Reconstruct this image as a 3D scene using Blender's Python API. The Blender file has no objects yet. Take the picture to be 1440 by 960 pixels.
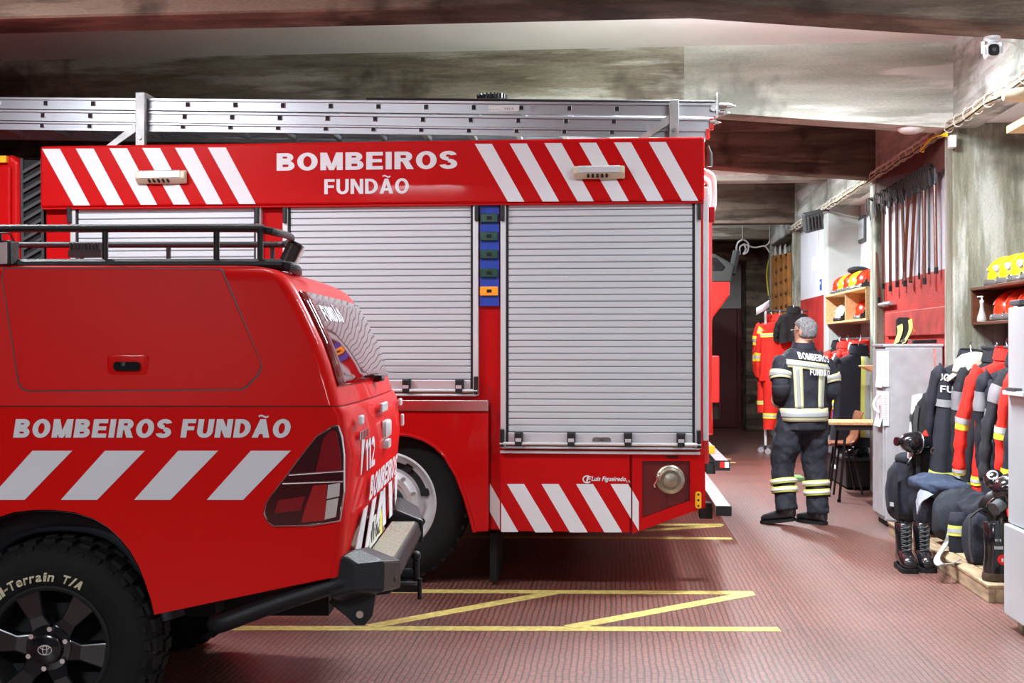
import bpy, bmesh, math, random
from mathutils import Vector, Matrix, noise, Euler
PI = math.pi
SC = bpy.context.scene
COL = SC.collection
V = Vector
F = 1700.0                       # focal length in pixels of the 1440 px wide frame
YAW = math.radians(4.74)
CAMZ = 1.5

# ------------------------------------------------------------------ photo -> place
def ray(px, py):
    xc = (px - 720) / F; zc = (487 - py) / F
    return V((-math.sin(YAW) + xc * math.cos(YAW), math.cos(YAW) + xc * math.sin(YAW), zc))
def atY(px, py, Y):
    d = ray(px, py); t = Y / d.y
    return V((d.x * t, Y, CAMZ + d.z * t))
def atX(px, py, X):
    d = ray(px, py); t = X / d.x
    return V((X, d.y * t, CAMZ + d.z * t))
def gnd(px, py, z=0.0):
    d = ray(px, py); t = (z - CAMZ) / d.z
    return V((d.x * t, d.y * t, z))

# ------------------------------------------------------------------ objects
ORG = {}
def put(o, label=None, cat=None, group=None, kind=None):
    if label: o['label'] = label
    if cat: o['category'] = cat
    if group: o['group'] = group
    if kind: o['kind'] = kind
    return o
def thing(name, label, cat, loc=(0, 0, 0), group=None):
    o = bpy.data.objects.new(name, None); COL.objects.link(o)
    o.location = loc; o.empty_display_size = .1
    ORG[o.name] = V(loc)
    return put(o, label, cat, group)
def kids(o): return [c for c in bpy.data.objects if c.parent == o]
def dup(root, loc=None, rot=None, label=None, group=None, scale=None):
    r = root.copy(); COL.objects.link(r)
    if loc is not None: r.location = loc
    if rot is not None: r.rotation_euler = rot
    if scale is not None: r.scale = scale
    if label: r['label'] = label
    if group: r['group'] = group
    for ch in kids(root):
        c = ch.copy(); COL.objects.link(c); c.parent = r
        for g in kids(ch):
            d = g.copy(); COL.objects.link(d); d.parent = c
    return r

def lerp(a, b, t): return a + (b - a) * t
def catmull(pts, n):
    P = [V(p) for p in pts]; out = []
    m = len(P)
    for i in range(m - 1):
        p0 = P[max(i - 1, 0)]; p1 = P[i]; p2 = P[i + 1]; p3 = P[min(i + 2, m - 1)]
        for k in range(n):
            t = k / n
            out.append(.5 * ((2 * p1) + (-p0 + p2) * t + (2 * p0 - 5 * p1 + 4 * p2 - p3) * t * t + (-p0 + 3 * p1 - 3 * p2 + p3) * t ** 3))
    out.append(P[-1]); return out
def rect_round(w, h, r, n=4):
    out = []
    for (sx, sy, a0) in ((1, 1, 0), (-1, 1, 90), (-1, -1, 180), (1, -1, 270)):
        for k in range(n + 1):
            a = math.radians(a0 + 90 * k / n)
            out.append((sx * (w / 2 - r) + r * math.cos(a), sy * (h / 2 - r) + r * math.sin(a)))
    return out

class MB:
    def __init__(s): s.v = []; s.f = []; s.m = []; s.cur = 0
    def add(s, vs, fs):
        b = len(s.v); s.v += [V(p) for p in vs]
        for f in fs: s.f.append([i + b for i in f]); s.m.append(s.cur)
        return s
    def box(s, p0, p1):
        x0, y0, z0 = p0; x1, y1, z1 = p1
        if x0 > x1: x0, x1 = x1, x0
        if y0 > y1: y0, y1 = y1, y0
        if z0 > z1: z0, z1 = z1, z0
        return s.add([(x0,y0,z0),(x1,y0,z0),(x1,y1,z0),(x0,y1,z0),(x0,y0,z1),(x1,y0,z1),(x1,y1,z1),(x0,y1,z1)],
                     [(0,3,2,1),(4,5,6,7),(0,1,5,4),(1,2,6,5),(2,3,7,6),(3,0,4,7)])
    def cbox(s, c, d, rot=None):
        c = V(c); h = V(d) / 2
        M = (Euler(rot).to_matrix() if rot else Matrix.Identity(3))
        vs = [c + M @ V((x * h.x, y * h.y, z * h.z)) for z in (-1, 1) for (x, y) in ((-1,-1),(1,-1),(1,1),(-1,1))]
        return s.add(vs, [(0,3,2,1),(4,5,6,7),(0,1,5,4),(1,2,6,5),(2,3,7,6),(3,0,4,7)])
    def loft(s, rings, cap=True, closed=True):
        n = len(rings[0]); b = [p for r in rings for p in r]; fs = []
        for i in range(len(rings) - 1):
            for k in range(n if closed else n - 1):
                k2 = (k + 1) % n
                fs.append((i * n + k, i * n + k2, (i + 1) * n + k2, (i + 1) * n + k))
        if cap and closed:
            fs.append(tuple(reversed(range(n)))); fs.append(tuple((len(rings) - 1) * n + k for k in range(n)))
        return s.add(b, fs)
    def prism(s, poly, axis, a0, a1):
        def P(u, v, a): return (u, a, v) if axis == 'y' else ((a, u, v) if axis == 'x' else (u, v, a))
        return s.loft([[P(u, v, a0) for u, v in poly], [P(u, v, a1) for u, v in poly]])
    def cyl(s, p0, p1, r0, r1=None, n=16, cap=True):
        p0 = V(p0); p1 = V(p1); r1 = r0 if r1 is None else r1
        d = (p1 - p0).normalized(); u = d.orthogonal().normalized(); w = d.cross(u)
        R = lambda p, r: [p + (u * math.cos(2 * PI * k / n) + w * math.sin(2 * PI * k / n)) * r for k in range(n)]
        return s.loft([R(p0, r0), R(p1, r1)], cap)
    def tube(s, pts, r, n=8, cap=True, closed=False):
        pts = [V(p) for p in pts]; rings = []; u = None; m = len(pts)
        for i, p in enumerate(pts):
            if closed: d = (pts[(i + 1) % m] - pts[i - 1]).normalized()
            else: d = (pts[min(i + 1, m - 1)] - pts[max(i - 1, 0)]).normalized()
            if u is None: u = d.orthogonal().normalized()
            u = (u - d * u.dot(d)).normalized(); w = d.cross(u)
            ri = r[i] if isinstance(r, (list, tuple)) else r
            rings.append([p + (u * math.cos(2 * PI * k / n) + w * math.sin(2 * PI * k / n)) * ri for k in range(n)])
        if closed: rings.append(rings[0]); cap = False
        return s.loft(rings, cap)
    def strap(s, pts, w, t, side):
        # flat ribbon along pts, 'side' = width direction
        pts = [V(p) for p in pts]; side = V(side).normalized(); rings = []
        for i, p in enumerate(pts):
            d = (pts[min(i + 1, len(pts) - 1)] - pts[max(i - 1, 0)]).normalized()
            nn = d.cross(side).normalized()
            rings.append([p + side * w / 2 + nn * t / 2, p - side * w / 2 + nn * t / 2, p - side * w / 2 - nn * t / 2, p + side * w / 2 - nn * t / 2])
        return s.loft(rings)
    def lathe(s, prof, org, axis, n=32, cap=False):
        org = V(org); d = V(axis).normalized(); u = d.orthogonal().normalized(); w = d.cross(u)
        rings = [[org + d * h + (u * math.cos(2 * PI * k / n) + w * math.sin(2 * PI * k / n)) * max(r, 1e-4) for k in range(n)] for r, h in prof]
        return s.loft(rings, cap)
    def ball(s, c, r, n=14, m=8, zmin=-1, zmax=1):
        c = V(c); r = V(r) if not isinstance(r, (int, float)) else V((r, r, r)); rings = []
        a0 = math.asin(zmin); a1 = math.asin(zmax)
        for i in range(m + 1):
            a = lerp(a0, a1, i / m); cr = max(math.cos(a), .002)
            rings.append([c + V((r.x * cr * math.cos(2 * PI * k / n), r.y * cr * math.sin(2 * PI * k / n), r.z * math.sin(a))) for k in range(n)])
        return s.loft(rings)
    def xf(s, M, start=0):
        for i in range(start, len(s.v)): s.v[i] = M @ s.v[i]
        return s
    def build(s, name, mat, parent=None, bevel=0, seg=2, smooth=35, sub=0, origin=None, kind=None, label=None, solid=0, remesh=0, smooth_it=0, disp=None):
        org = V(origin) if origin is not None else (ORG.get(parent.name, V((0, 0, 0))) if parent else V((0, 0, 0)))
        me = bpy.data.meshes.new(name)
        me.from_pydata([p - org for p in s.v], [], s.f)
        mats = mat if isinstance(mat, (list, tuple)) else [mat]
        for m in mats: me.materials.append(m)
        if len(mats) > 1: me.polygons.foreach_set('material_index', s.m)
        bm = bmesh.new(); bm.from_mesh(me); bmesh.ops.recalc_face_normals(bm, faces=bm.faces); bm.to_mesh(me); bm.free()
        if smooth:
            me.polygons.foreach_set('use_smooth', [True] * len(me.polygons))
            if smooth < 180: me.set_sharp_from_angle(angle=math.radians(smooth))
        o = bpy.data.objects.new(name, me); COL.objects.link(o)
        if parent: o.parent = parent; ORG[o.name] = org
        else: o.location = org; ORG[o.name] = org
        if solid:
            d = o.modifiers.new('s', 'SOLIDIFY'); d.thickness = solid; d.offset = 0
        if remesh:
            d = o.modifiers.new('r', 'REMESH'); d.mode = 'VOXEL'; d.voxel_size = remesh; d.use_smooth_shade = True
            if smooth_it:
                d = o.modifiers.new('m', 'SMOOTH'); d.iterations = smooth_it; d.factor = .5
        if disp:
            tx = bpy.data.textures.new('folds', 'CLOUDS'); tx.noise_scale = disp[1]; tx.noise_depth = 2
            d = o.modifiers.new('d', 'DISPLACE'); d.texture = tx; d.strength = disp[0]; d.mid_level = .5; d.texture_coords = 'LOCAL'
        if bevel:
            d = o.modifiers.new('b', 'BEVEL'); d.width = bevel; d.segments = seg; d.limit_method = 'ANGLE'; d.angle_limit = math.radians(40); d.harden_normals = False
        if sub:
            d = o.modifiers.new('u', 'SUBSURF'); d.levels = sub; d.render_levels = sub
        if kind: o['kind'] = kind
        if label: o['label'] = label
        return o

# ------------------------------------------------------------------ lettering
_txt = {}
def glyphs(s, t):
    """block capitals drawn as strokes of weight t: quads and ring sectors, cap height 1"""
    vs, fs, x = [], [], 0.0; th = t * .82
    def poly(*p):
        b = len(vs); vs.extend(V((x + a, c, 0)) for a, c in p); fs.append(tuple(range(b, b + len(p))))
    def bar(x0, y0, x1, y1): poly((x0, y0), (x1, y0), (x1, y1), (x0, y1))
    def ring(cx, cy, rx, ry, a0=0, a1=360, n=26):
        n = max(6, int(n * abs(a1 - a0) / 360))
        P = lambda a, k: (cx + (rx - t * k) * math.cos(a), cy + (ry - th * k) * math.sin(a))
        for i in range(n):
            a = math.radians(lerp(a0, a1, i / n)); b = math.radians(lerp(a0, a1, (i + 1) / n)); poly(P(a, 0), P(b, 0), P(b, 1), P(a, 1))
    W = {'B': .74, 'O': .84, 'M': .92, 'E': .68, 'I': t, 'R': .76, 'S': .72, 'F': .64, 'U': .76, 'N': .78, 'D': .78, 'A': .84, 'Ã': .84, '1': .42, '2': .66, '/': .34, ' ': .30, 'V': .84, '8': .7, '·': .25}
    for ch in s:
        w = W[ch]
        if ch in 'BDEFIMNRU': bar(0, 0, t, 1) if ch != 'U' else bar(0, .35, t, 1)
        if ch == 'B':
            for c, r, ww in ((.745, .255, w * .93), (.275, .275, w)):
                m = ww - r * 1.05; bar(t, c + r - th, m, c + r); bar(t, c - r, m, c - r + th); ring(m, c, r * 1.05, r, -90, 90)
        elif ch in 'O': ring(w / 2, .5, w / 2, .515)
        elif ch == 'M':
            bar(w - t, 0, w, 1); k = t * .95; poly((0, 1), (k * 1.15, 1), (w / 2 + k * .42, 0), (w / 2 - k * .42, 0)); poly((w, 1), (w - k * 1.15, 1), (w / 2 - k * .42, 0), (w / 2 + k * .42, 0))
        elif ch in 'EF':
            bar(t, 1 - th, w, 1); bar(t, .5 - th * .45, w * .93, .5 + th * .5)
            if ch == 'E': bar(t, 0, w, th)
        elif ch == 'R':
            r = .285; c = 1 - r; m = w * .95 - r; bar(t, 1 - th, m, 1); bar(t, c - r, m, c - r + th); ring(m, c, r, r, -90, 90); poly((m - t * .5, .43 + .02), (m + t * .55, .47), (w + t * .1, 0), (w - t * 1.05, 0))
        elif ch == 'S':
            ring(w / 2, .735, w * .48, .275, 12, 275); ring(w / 2, .275, w * .5, .29, -168, 95)
        elif ch == 'U': bar(w - t, .35, w, 1); ring(w / 2, .37, w / 2, .385, 180, 360)
        elif ch == 'N': bar(w - t, 0, w, 1); poly((0, 1), (t * 1.1, 1), (w, 0), (w - t * 1.1, 0))
        elif ch == 'D': m = w - .48; bar(t, 1 - th, m, 1); bar(t, 0, m, th); ring(m, .5, .48, .5, -90, 90)
        elif ch in 'AÃ':
            poly((0, 0), (t * 1.08, 0), (w / 2 + t * .5, 1), (w / 2 - t * .5, 1)); poly((w, 0), (w - t * 1.08, 0), (w / 2 - t * .5, 1), (w / 2 + t * .5, 1)); bar(w * .25, .20, w * .75, .20 + th)
            if ch == 'Ã':
                P = [(w * .5 - .24 + .48 * i / 10, 1.15 + .045 * math.sin(i / 10 * 2 * PI)) for i in range(11)]
                for (xa, ya), (xb, yb) in zip(P, P[1:]): poly((xa, ya - .05), (xb, yb - .05), (xb, yb + .05), (xa, ya + .05))
        elif ch == '1': bar(w - t, 0, w, 1); poly((w - t, 1), (w - t, .80), (0, .66), (0, .84))
        elif ch == '2': ring(w / 2, .70, w / 2, .30, -25, 170); bar(0, 0, w, th); poly((0, th), (t * 1.2, th), (w, .62), (w - t * .8, .55))
        elif ch == '/': poly((0, -.05), (t * .6, -.05), (w, 1.05), (w - t * .6, 1.05))
        elif ch == 'V': poly((w / 2 - t / 2, 0), (w / 2 + t / 2, 0), (w, 1), (w - t, 1)); poly((w / 2 - t / 2, 0), (w / 2 + t / 2, 0), (t, 1), (0, 1))
        elif ch == '8': ring(w / 2, .735, w * .46, .265); ring(w / 2, .265, w * .5, .28)
        elif ch == '·': bar(.05, .42, .2, .58)
        x += w + (.11 if ch != ' ' else 0)
    x -= .11
    return [(v.x / x, v.y) for v in vs], fs
def text_geo(s, bold=.03):
    key = (s, bold)
    if key in _txt: return _txt[key]
    if all(c in 'BOMEIRSFUNDAÃ12/ V8·' for c in s):
        _txt[key] = glyphs(s, .15 + bold * 2.2); return _txt[key]
    cu = bpy.data.curves.new('t', 'FONT'); cu.body = s; cu.size = 1; cu.offset = bold * .6; cu.resolution_u = 3; cu.space_character = 1.06 if bold else 1
    o = bpy.data.objects.new('t', cu); COL.objects.link(o)
    bpy.context.view_layer.update()
    me = bpy.data.meshes.new_from_object(o.evaluated_get(bpy.context.evaluated_depsgraph_get()))
    vs = [v.co.copy() for v in me.vertices]; fs = [tuple(p.vertices) for p in me.polygons]
    bpy.data.objects.remove(o); bpy.data.meshes.remove(me)
    x0 = min(v.x for v in vs); x1 = max(v.x for v in vs); y0 = min(v.y for v in vs); y1 = max(v.y for v in vs)
    _txt[key] = ([((v.x - x0) / (x1 - x0), (v.y - y0) / (y1 - y0)) for v in vs], fs)
    return _txt[key]
def put_text(mb, s, warp, bold=.03):
    vs, fs = text_geo(s, bold)
    n = (warp(1, 0) - warp(0, 0)).cross(warp(0, 1) - warp(0, 0)).normalized()
    for k, f in enumerate(fs):                       # strokes lie a hair above one another
        mb.add([warp(*vs[i]) + n * (k % 40) * 2.5e-5 for i in f], [tuple(range(len(f)))])
    return mb
def flat_warp(o, u, v, shear=0):
    o = V(o); u = V(u); v = V(v)
    return lambda a, b: o + u * a + v * b + u.normalized() * (shear * b * v.length)

# ------------------------------------------------------------------ materials
def nt(name):
    m = bpy.data.materials.new(name); m.use_nodes = True
    t = m.node_tree; return m, t, t.nodes['Principled BSDF']
def link(t, a, b): t.links.new(a, b)
def mat(name, col, rough=.5, metal=0, coat=0, bump=0, bscale=60, var=0, vscale=4, emit=0, spec=.5, alpha=1, trans=0, coatr=.03, stretch=None, ecol=None):
    m, t, b = nt(name)
    b.inputs['Base Color'].default_value = (*col, 1); b.inputs['Roughness'].default_value = rough
    b.inputs['Metallic'].default_value = metal; b.inputs['Coat Weight'].default_value = coat; b.inputs['Coat Roughness'].default_value = coatr
    b.inputs['Specular IOR Level'].default_value = spec; b.inputs['Alpha'].default_value = alpha
    b.inputs['Transmission Weight'].default_value = trans
    if emit:
        b.inputs['Emission Color'].default_value = (*(ecol or col), 1); b.inputs['Emission Strength'].default_value = emit
    if bump or var:
        tc = t.nodes.new('ShaderNodeTexCoord'); src = tc.outputs['Object']
        if stretch:
            mp = t.nodes.new('ShaderNodeMapping'); mp.inputs['Scale'].default_value = stretch; link(t, src, mp.inputs[0]); src = mp.outputs[0]
    if bump:
        n = t.nodes.new('ShaderNodeTexNoise'); n.inputs['Scale'].default_value = bscale; n.inputs['Detail'].default_value = 4; link(t, src, n.inputs['Vector'])
        bp = t.nodes.new('ShaderNodeBump'); bp.inputs['Strength'].default_value = bump; bp.inputs['Distance'].default_value = .01
        link(t, n.outputs['Fac'], bp.inputs['Height']); link(t, bp.outputs[0], b.inputs['Normal'])
    if var:
        n = t.nodes.new('ShaderNodeTexNoise'); n.inputs['Scale'].default_value = vscale; n.inputs['Detail'].default_value = 6; link(t, src, n.inputs['Vector'])
        r = t.nodes.new('ShaderNodeValToRGB'); r.color_ramp.elements[0].position = .3; r.color_ramp.elements[1].position = .72
        r.color_ramp.elements[0].color = (*[c * (1 - var) for c in col], 1); r.color_ramp.elements[1].color = (*[min(1, c * (1 + var)) for c in col], 1)
        link(t, n.outputs['Fac'], r.inputs[0]); link(t, r.outputs[0], b.inputs['Base Color'])
    return m

def concrete(name, base, dark, light, along='x', paint=.0, seed=0.0):
    """board-marked concrete: streaks along the form boards, damp patches, leftover plaster"""
    m, t, b = nt(name); N = t.nodes.new
    tc = N('ShaderNodeTexCoord'); mp = N('ShaderNodeMapping')
    mp.inputs['Scale'].default_value = {'x': (.28, 1, 2.6), 'z': (2.4, 2.4, .3), 'y': (1, .3, 2.4)}[along]
    mp.inputs['Location'].default_value = (seed, seed * 1.7, seed * .6)
    link(t, tc.outputs['Object'], mp.inputs[0])
    def noise_(scale, det, src, rough=.6):
        n = N('ShaderNodeTexNoise'); n.inputs['Scale'].default_value = scale; n.inputs['Detail'].default_value = det; n.inputs['Roughness'].default_value = rough
        link(t, src, n.inputs['Vector']); return n.outputs['Fac']
    def ramp(src, p0, p1, c0, c1):
        r = N('ShaderNodeValToRGB'); e = r.color_ramp.elements; e[0].position = p0; e[1].position = p1; e[0].color = (*c0, 1); e[1].color = (*c1, 1)
        link(t, src, r.inputs[0]); return r.outputs[0]
    def mix(f, a, c, mode='MIX'):
        x = N('ShaderNodeMix'); x.data_type = 'RGBA'; x.blend_type = mode
        if isinstance(f, float): x.inputs[0].default_value = f
        else: link(t, f, x.inputs[0])
        for s_, k in ((a, 6), (c, 7)):
            if isinstance(s_, tuple): x.inputs[k].default_value = (*s_, 1)
            else: link(t, s_, x.inputs[k])
        return x.outputs[2]
    streak = noise_(3.2, 8, mp.outputs[0], .65)
    c = ramp(streak, .36, .64, dark, base)
    patch = noise_(1.7, 5, mp.outputs[0])
    c = mix(ramp(patch, .50, .57, (0, 0, 0), (1, 1, 1)), c, light)
    stain = noise_(1.2, 4, tc.outputs['Object'])
    c = mix(ramp(stain, .53, .62, (0, 0, 0), (.8, .8, .8)), c, tuple(v * .45 for v in dark))
    fine = noise_(120, 3, mp.outputs[0])
    c = mix(.5, c, ramp(fine, .3, .7, (.30, .30, .30), (.72, .72, .72)), 'OVERLAY')
    link(t, c, b.inputs['Base Color'])
    b.inputs['Roughness'].default_value = .85; b.inputs['Specular IOR Level'].default_value = .25
    bp = N('ShaderNodeBump'); bp.inputs['Strength'].default_value = .5; bp.inputs['Distance'].default_value = .012
    a = N('ShaderNodeMath'); a.operation = 'ADD'; link(t, streak, a.inputs[0]); link(t, fine, a.inputs[1])
    link(t, a.outputs[0], bp.inputs['Height']); link(t, bp.outputs[0], b.inputs['Normal'])
    return m

def floor_mat():
    m, t, b = nt('ribbed_red_tile'); N = t.nodes.new
    tc = N('ShaderNodeTexCoord')
    br = N('ShaderNodeTexBrick'); br.inputs['Scale'].default_value = 1
    br.inputs['Brick Width'].default_value = .085; br.inputs['Row Height'].default_value = .031; br.inputs['Mortar Size'].default_value = .006; br.inputs['Mortar Smooth'].default_value = .35
    br.inputs['Color1'].default_value = (.215, .070, .045, 1); br.inputs['Color2'].default_value = (.18, .058, .038, 1); br.inputs['Mortar'].default_value = (.06, .024, .019, 1)
    wob = N('ShaderNodeTexNoise'); wob.inputs['Scale'].default_value = 9; link(t, tc.outputs['Object'], wob.inputs['Vector'])
    ad = N('ShaderNodeVectorMath'); ad.operation = 'MULTIPLY_ADD'; ad.inputs[1].default_value = (.02, .02, 0)
    rt = N('ShaderNodeMapping'); rt.inputs['Rotation'].default_value = (0, 0, math.radians(90)); link(t, tc.outputs['Object'], rt.inputs[0])
    link(t, wob.outputs['Color'], ad.inputs[0]); link(t, rt.outputs[0], ad.inputs[2]); link(t, ad.outputs[0], br.inputs['Vector'])
    n = N('ShaderNodeTexNoise'); n.inputs['Scale'].default_value = 1.3; n.inputs['Detail'].default_value = 7; link(t, tc.outputs['Object'], n.inputs['Vector'])
    r = N('ShaderNodeValToRGB'); r.color_ramp.elements[0].position = .3; r.color_ramp.elements[1].position = .75
    r.color_ramp.elements[0].color = (.36, .36, .38, 1); r.color_ramp.elements[1].color = (.64, .64, .66, 1); link(t, n.outputs['Fac'], r.inputs[0])
    mx = N('ShaderNodeMix'); mx.data_type = 'RGBA'; mx.blend_type = 'OVERLAY'; mx.inputs[0].default_value = .8
    link(t, br.outputs['Color'], mx.inputs[6]); link(t, r.outputs[0], mx.inputs[7])
    # large square tiles, thin dark joints
    b2 = N('ShaderNodeTexBrick'); b2.inputs['Scale'].default_value = 1; b2.offset = 0; b2.inputs['Brick Width'].default_value = .5; b2.inputs['Row Height'].default_value = .5; b2.inputs['Mortar Size'].default_value = .004
    b2.inputs['Color1'].default_value = b2.inputs['Color2'].default_value = (1, 1, 1, 1); b2.inputs['Mortar'].default_value = (.45, .4, .4, 1)
    link(t, tc.outputs['Object'], b2.inputs['Vector'])
    m2 = N('ShaderNodeMix'); m2.data_type = 'RGBA'; m2.blend_type = 'MULTIPLY'; m2.inputs[0].default_value = 1
    link(t, mx.outputs[2], m2.inputs[6]); link(t, b2.outputs['Color'], m2.inputs[7])
    link(t, m2.outputs[2], b.inputs['Base Color'])
    rr = N('ShaderNodeMapRange'); rr.inputs['To Min'].default_value = .42; rr.inputs['To Max'].default_value = .56; link(t, n.outputs['Fac'], rr.inputs[0])
    link(t, rr.outputs[0], b.inputs['Roughness']); b.inputs['Specular IOR Level'].default_value = 1.0; b.inputs['Coat Weight'].default_value = .6; b.inputs['Coat Roughness'].default_value = .42
    bp = N('ShaderNodeBump'); bp.inputs['Strength'].default_value = .4; bp.inputs['Distance'].default_value = .005; bp.invert = True
    link(t, br.outputs['Fac'], bp.inputs['Height']); link(t, bp.outputs[0], b.inputs['Normal'])
    return m

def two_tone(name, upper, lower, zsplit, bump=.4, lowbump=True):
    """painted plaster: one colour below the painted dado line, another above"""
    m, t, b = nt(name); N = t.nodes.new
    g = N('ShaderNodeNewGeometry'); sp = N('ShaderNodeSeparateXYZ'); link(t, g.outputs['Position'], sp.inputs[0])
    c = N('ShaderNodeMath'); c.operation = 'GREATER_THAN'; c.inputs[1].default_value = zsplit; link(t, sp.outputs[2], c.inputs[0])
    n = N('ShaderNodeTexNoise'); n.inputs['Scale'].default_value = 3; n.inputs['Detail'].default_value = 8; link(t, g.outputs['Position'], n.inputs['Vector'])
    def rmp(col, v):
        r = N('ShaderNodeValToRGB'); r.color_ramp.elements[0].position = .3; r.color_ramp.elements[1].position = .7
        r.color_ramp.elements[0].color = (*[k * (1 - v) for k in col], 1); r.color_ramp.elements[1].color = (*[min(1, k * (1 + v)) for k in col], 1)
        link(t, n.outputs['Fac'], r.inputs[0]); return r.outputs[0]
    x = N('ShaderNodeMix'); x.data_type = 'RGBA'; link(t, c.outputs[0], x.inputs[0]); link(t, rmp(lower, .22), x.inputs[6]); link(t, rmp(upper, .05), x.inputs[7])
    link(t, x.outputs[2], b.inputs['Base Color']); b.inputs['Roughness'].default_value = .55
    f = N('ShaderNodeTexNoise'); f.inputs['Scale'].default_value = 60; f.inputs['Detail'].default_value = 3; link(t, g.outputs['Position'], f.inputs['Vector'])
    bp = N('ShaderNodeBump'); bp.inputs['Strength'].default_value = bump; bp.inputs['Distance'].default_value = .01
    link(t, f.outputs['Fac'], bp.inputs['Height']); link(t, bp.outputs[0], b.inputs['Normal'])
    return m

M = {}
M['paint'] = mat('red_truck_paint', (.50, .003, .004), .42, coat=.25, coatr=.05, spec=.12)
M['car'] = mat('red_car_paint', (.66, .003, .002), .42, coat=.35, coatr=.02, spec=.1)
M['white_dec'] = mat('white_reflective_film', (.74, .76, .80), .45)
M['silver'] = mat('anodised_aluminium', (.72, .74, .77), .42, metal=.55)
M['alu'] = mat('ladder_aluminium', (.46, .47, .51), .42, metal=.85, bump=.05, bscale=8, stretch=(.2, 1, 8))
M['slat'] = mat('roller_slat_aluminium', (.62, .66, .70), .5, metal=.35)
M['steel'] = mat('stainless_steel', (.6, .6, .6), .25, metal=1, bump=.1, bscale=20)
M['galv'] = mat('galvanised_steel', (.42, .42, .42), .5, metal=.6, var=.2, vscale=12)
M['chrome'] = mat('chrome', (.85, .85, .87), .08, metal=1)
M['black'] = mat('black_plastic', (.012, .012, .014), .45)
M['black_gloss'] = mat('gloss_black', (.008, .008, .010), .15, coat=.6)
M['black_metal'] = mat('black_powder_coat', (.010, .011, .013), .42, spec=.35, bump=.25, bscale=220)
M['rubber'] = mat('tyre_rubber', (.009, .009, .0095), .8, spec=.25, bump=.3, bscale=40)
M['dark'] = mat('dark_underbody', (.008, .008, .009), .8)
M['blue'] = mat('blue_panel', (.01, .05, .42), .45)
M['green_lens'] = mat('dark_green_lens', (.008, .06, .04), .25, coat=.5)
M['orange_lens'] = mat('orange_lens', (.95, .30, .01), .3, coat=.5, emit=.25)
M['yellow_lens'] = mat('yellow_reflector', (.95, .50, .02), .35, coat=.5)
M['red_lens'] = mat('red_lamp_lens', (.22, .004, .01), .08, coat=1)
M['red_lens_dark'] = mat('smoked_red_lens', (.045, .003, .006), .06, coat=1)
M['red_lens_bright'] = mat('bright_red_reflector', (.38, .012, .015), .1, coat=1)
M['white_lens'] = mat('clear_lens', (.6, .55, .54), .12, coat=1)
M['cream'] = mat('cream_lamp_plastic', (.66, .60, .44), .45)
M['glass_red'] = mat('tinted_rear_glass', (.20, .012, .014), .04, coat=1)
M['floor'] = floor_mat()
M['yline'] = mat('worn_yellow_floor_paint', (.62, .52, .16), .5, var=.28, vscale=26)
M['white_ceil'] = mat('white_ceiling_paint', (.78, .79, .80), .7, var=.05, vscale=2)
M['wood'] = mat('pale_plywood', (.62, .40, .19), .5, var=.25, vscale=5, stretch=(8, 1, 8))
M['wood_dark'] = mat('brown_shelf_wood', (.10, .030, .014), .4, var=.35, vscale=5, stretch=(1, 8, 8))
M['pallet'] = mat('raw_timber', (.34, .25, .15), .75, var=.4, vscale=4, stretch=(8, 1, 8), bump=.3, bscale=20)
M['handle_wood'] = mat('varnished_brown_handle', (.13, .036, .014), .35, var=.3, vscale=8)
M['ladder_wood'] = mat('varnished_orange_wood', (.42, .17, .035), .4, var=.35, vscale=7)
M['locker'] = mat('pale_grey_locker_paint', (.40, .40, .42), .45, var=.14, vscale=9, bump=.15, bscale=300)
M['fridge'] = mat('white_enamel', (.43, .465, .49), .3, var=.06, vscale=3)
M['paper'] = mat('white_paper', (.80, .82, .85), .7)
M['ink'] = mat('grey_print', (.45, .46, .48), .7)
M['navy'] = mat('navy_cloth', (.0055, .0075, .017), .85, bump=.3, bscale=130, var=.3, vscale=10)
M['navy2'] = mat('dark_navy_turnout_cloth', (.010, .012, .021), .8, bump=.3, bscale=150, var=.25, vscale=14)
M['charcoal'] = mat('charcoal_cloth', (.014, .016, .022), .85, bump=.3, bscale=150, var=.25, vscale=12)
M['blackc'] = mat('black_cloth', (.010, .010, .012), .9, bump=.4, bscale=100)
M['redc'] = mat('red_cloth', (.70, .018, .008), .8, bump=.2, bscale=120, var=.15, vscale=9)
M['beige'] = mat('beige_cloth', (.58, .53, .43), .85, bump=.3, bscale=120)
M['bluegrey'] = mat('faded_blue_cloth', (.035, .055, .10), .85, bump=.3, bscale=90, var=.3, vscale=8)
M['bluec'] = mat('bright_blue_cloth', (.02, .10, .42), .8)
M['greenc'] = mat('green_cloth', (.10, .32, .10), .8)
M['lime'] = mat('lime_reflective_tape', (.66, .72, .16), .5)
M['tape_y'] = mat('yellow_reflective_tape', (.90, .76, .06), .5)
M['tape_s'] = mat('silver_reflective_tape', (.46, .49, .50), .4)
M['tape_g'] = mat('grey_reflective_tape', (.25, .26, .28), .5)
M['skin'] = mat('skin', (.50, .27, .18), .55)
M['hair'] = mat('grey_hair', (.20, .20, .21), .8, bump=.9, bscale=160, var=.5, vscale=60)
M['hel_red'] = mat('red_helmet_shell', (.72, .035, .008), .22, coat=.8)
M['hel_yel'] = mat('yellow_helmet_shell', (.86, .58, .01), .25, coat=.8)
M['hel_wht'] = mat('white_helmet_shell', (.72, .70, .62), .3, coat=.6)
M['visor'] = mat('smoky_clear_visor', (.10, .11, .11), .12, coat=1)
M['shade'] = mat('dark_grey_garage_wall', (.05, .052, .055), .7)
M['wallbit'] = mat('white_plaster', (.62, .65, .68), .7, var=.05)
M['bay2'] = two_tone('red_and_white_plaster', (.66, .69, .76), (.46, .032, .022), 2.14)
M['bay4'] = two_tone('red_and_white_plaster_far', (.66, .69, .74), (.42, .02, .016), 2.17)
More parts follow.
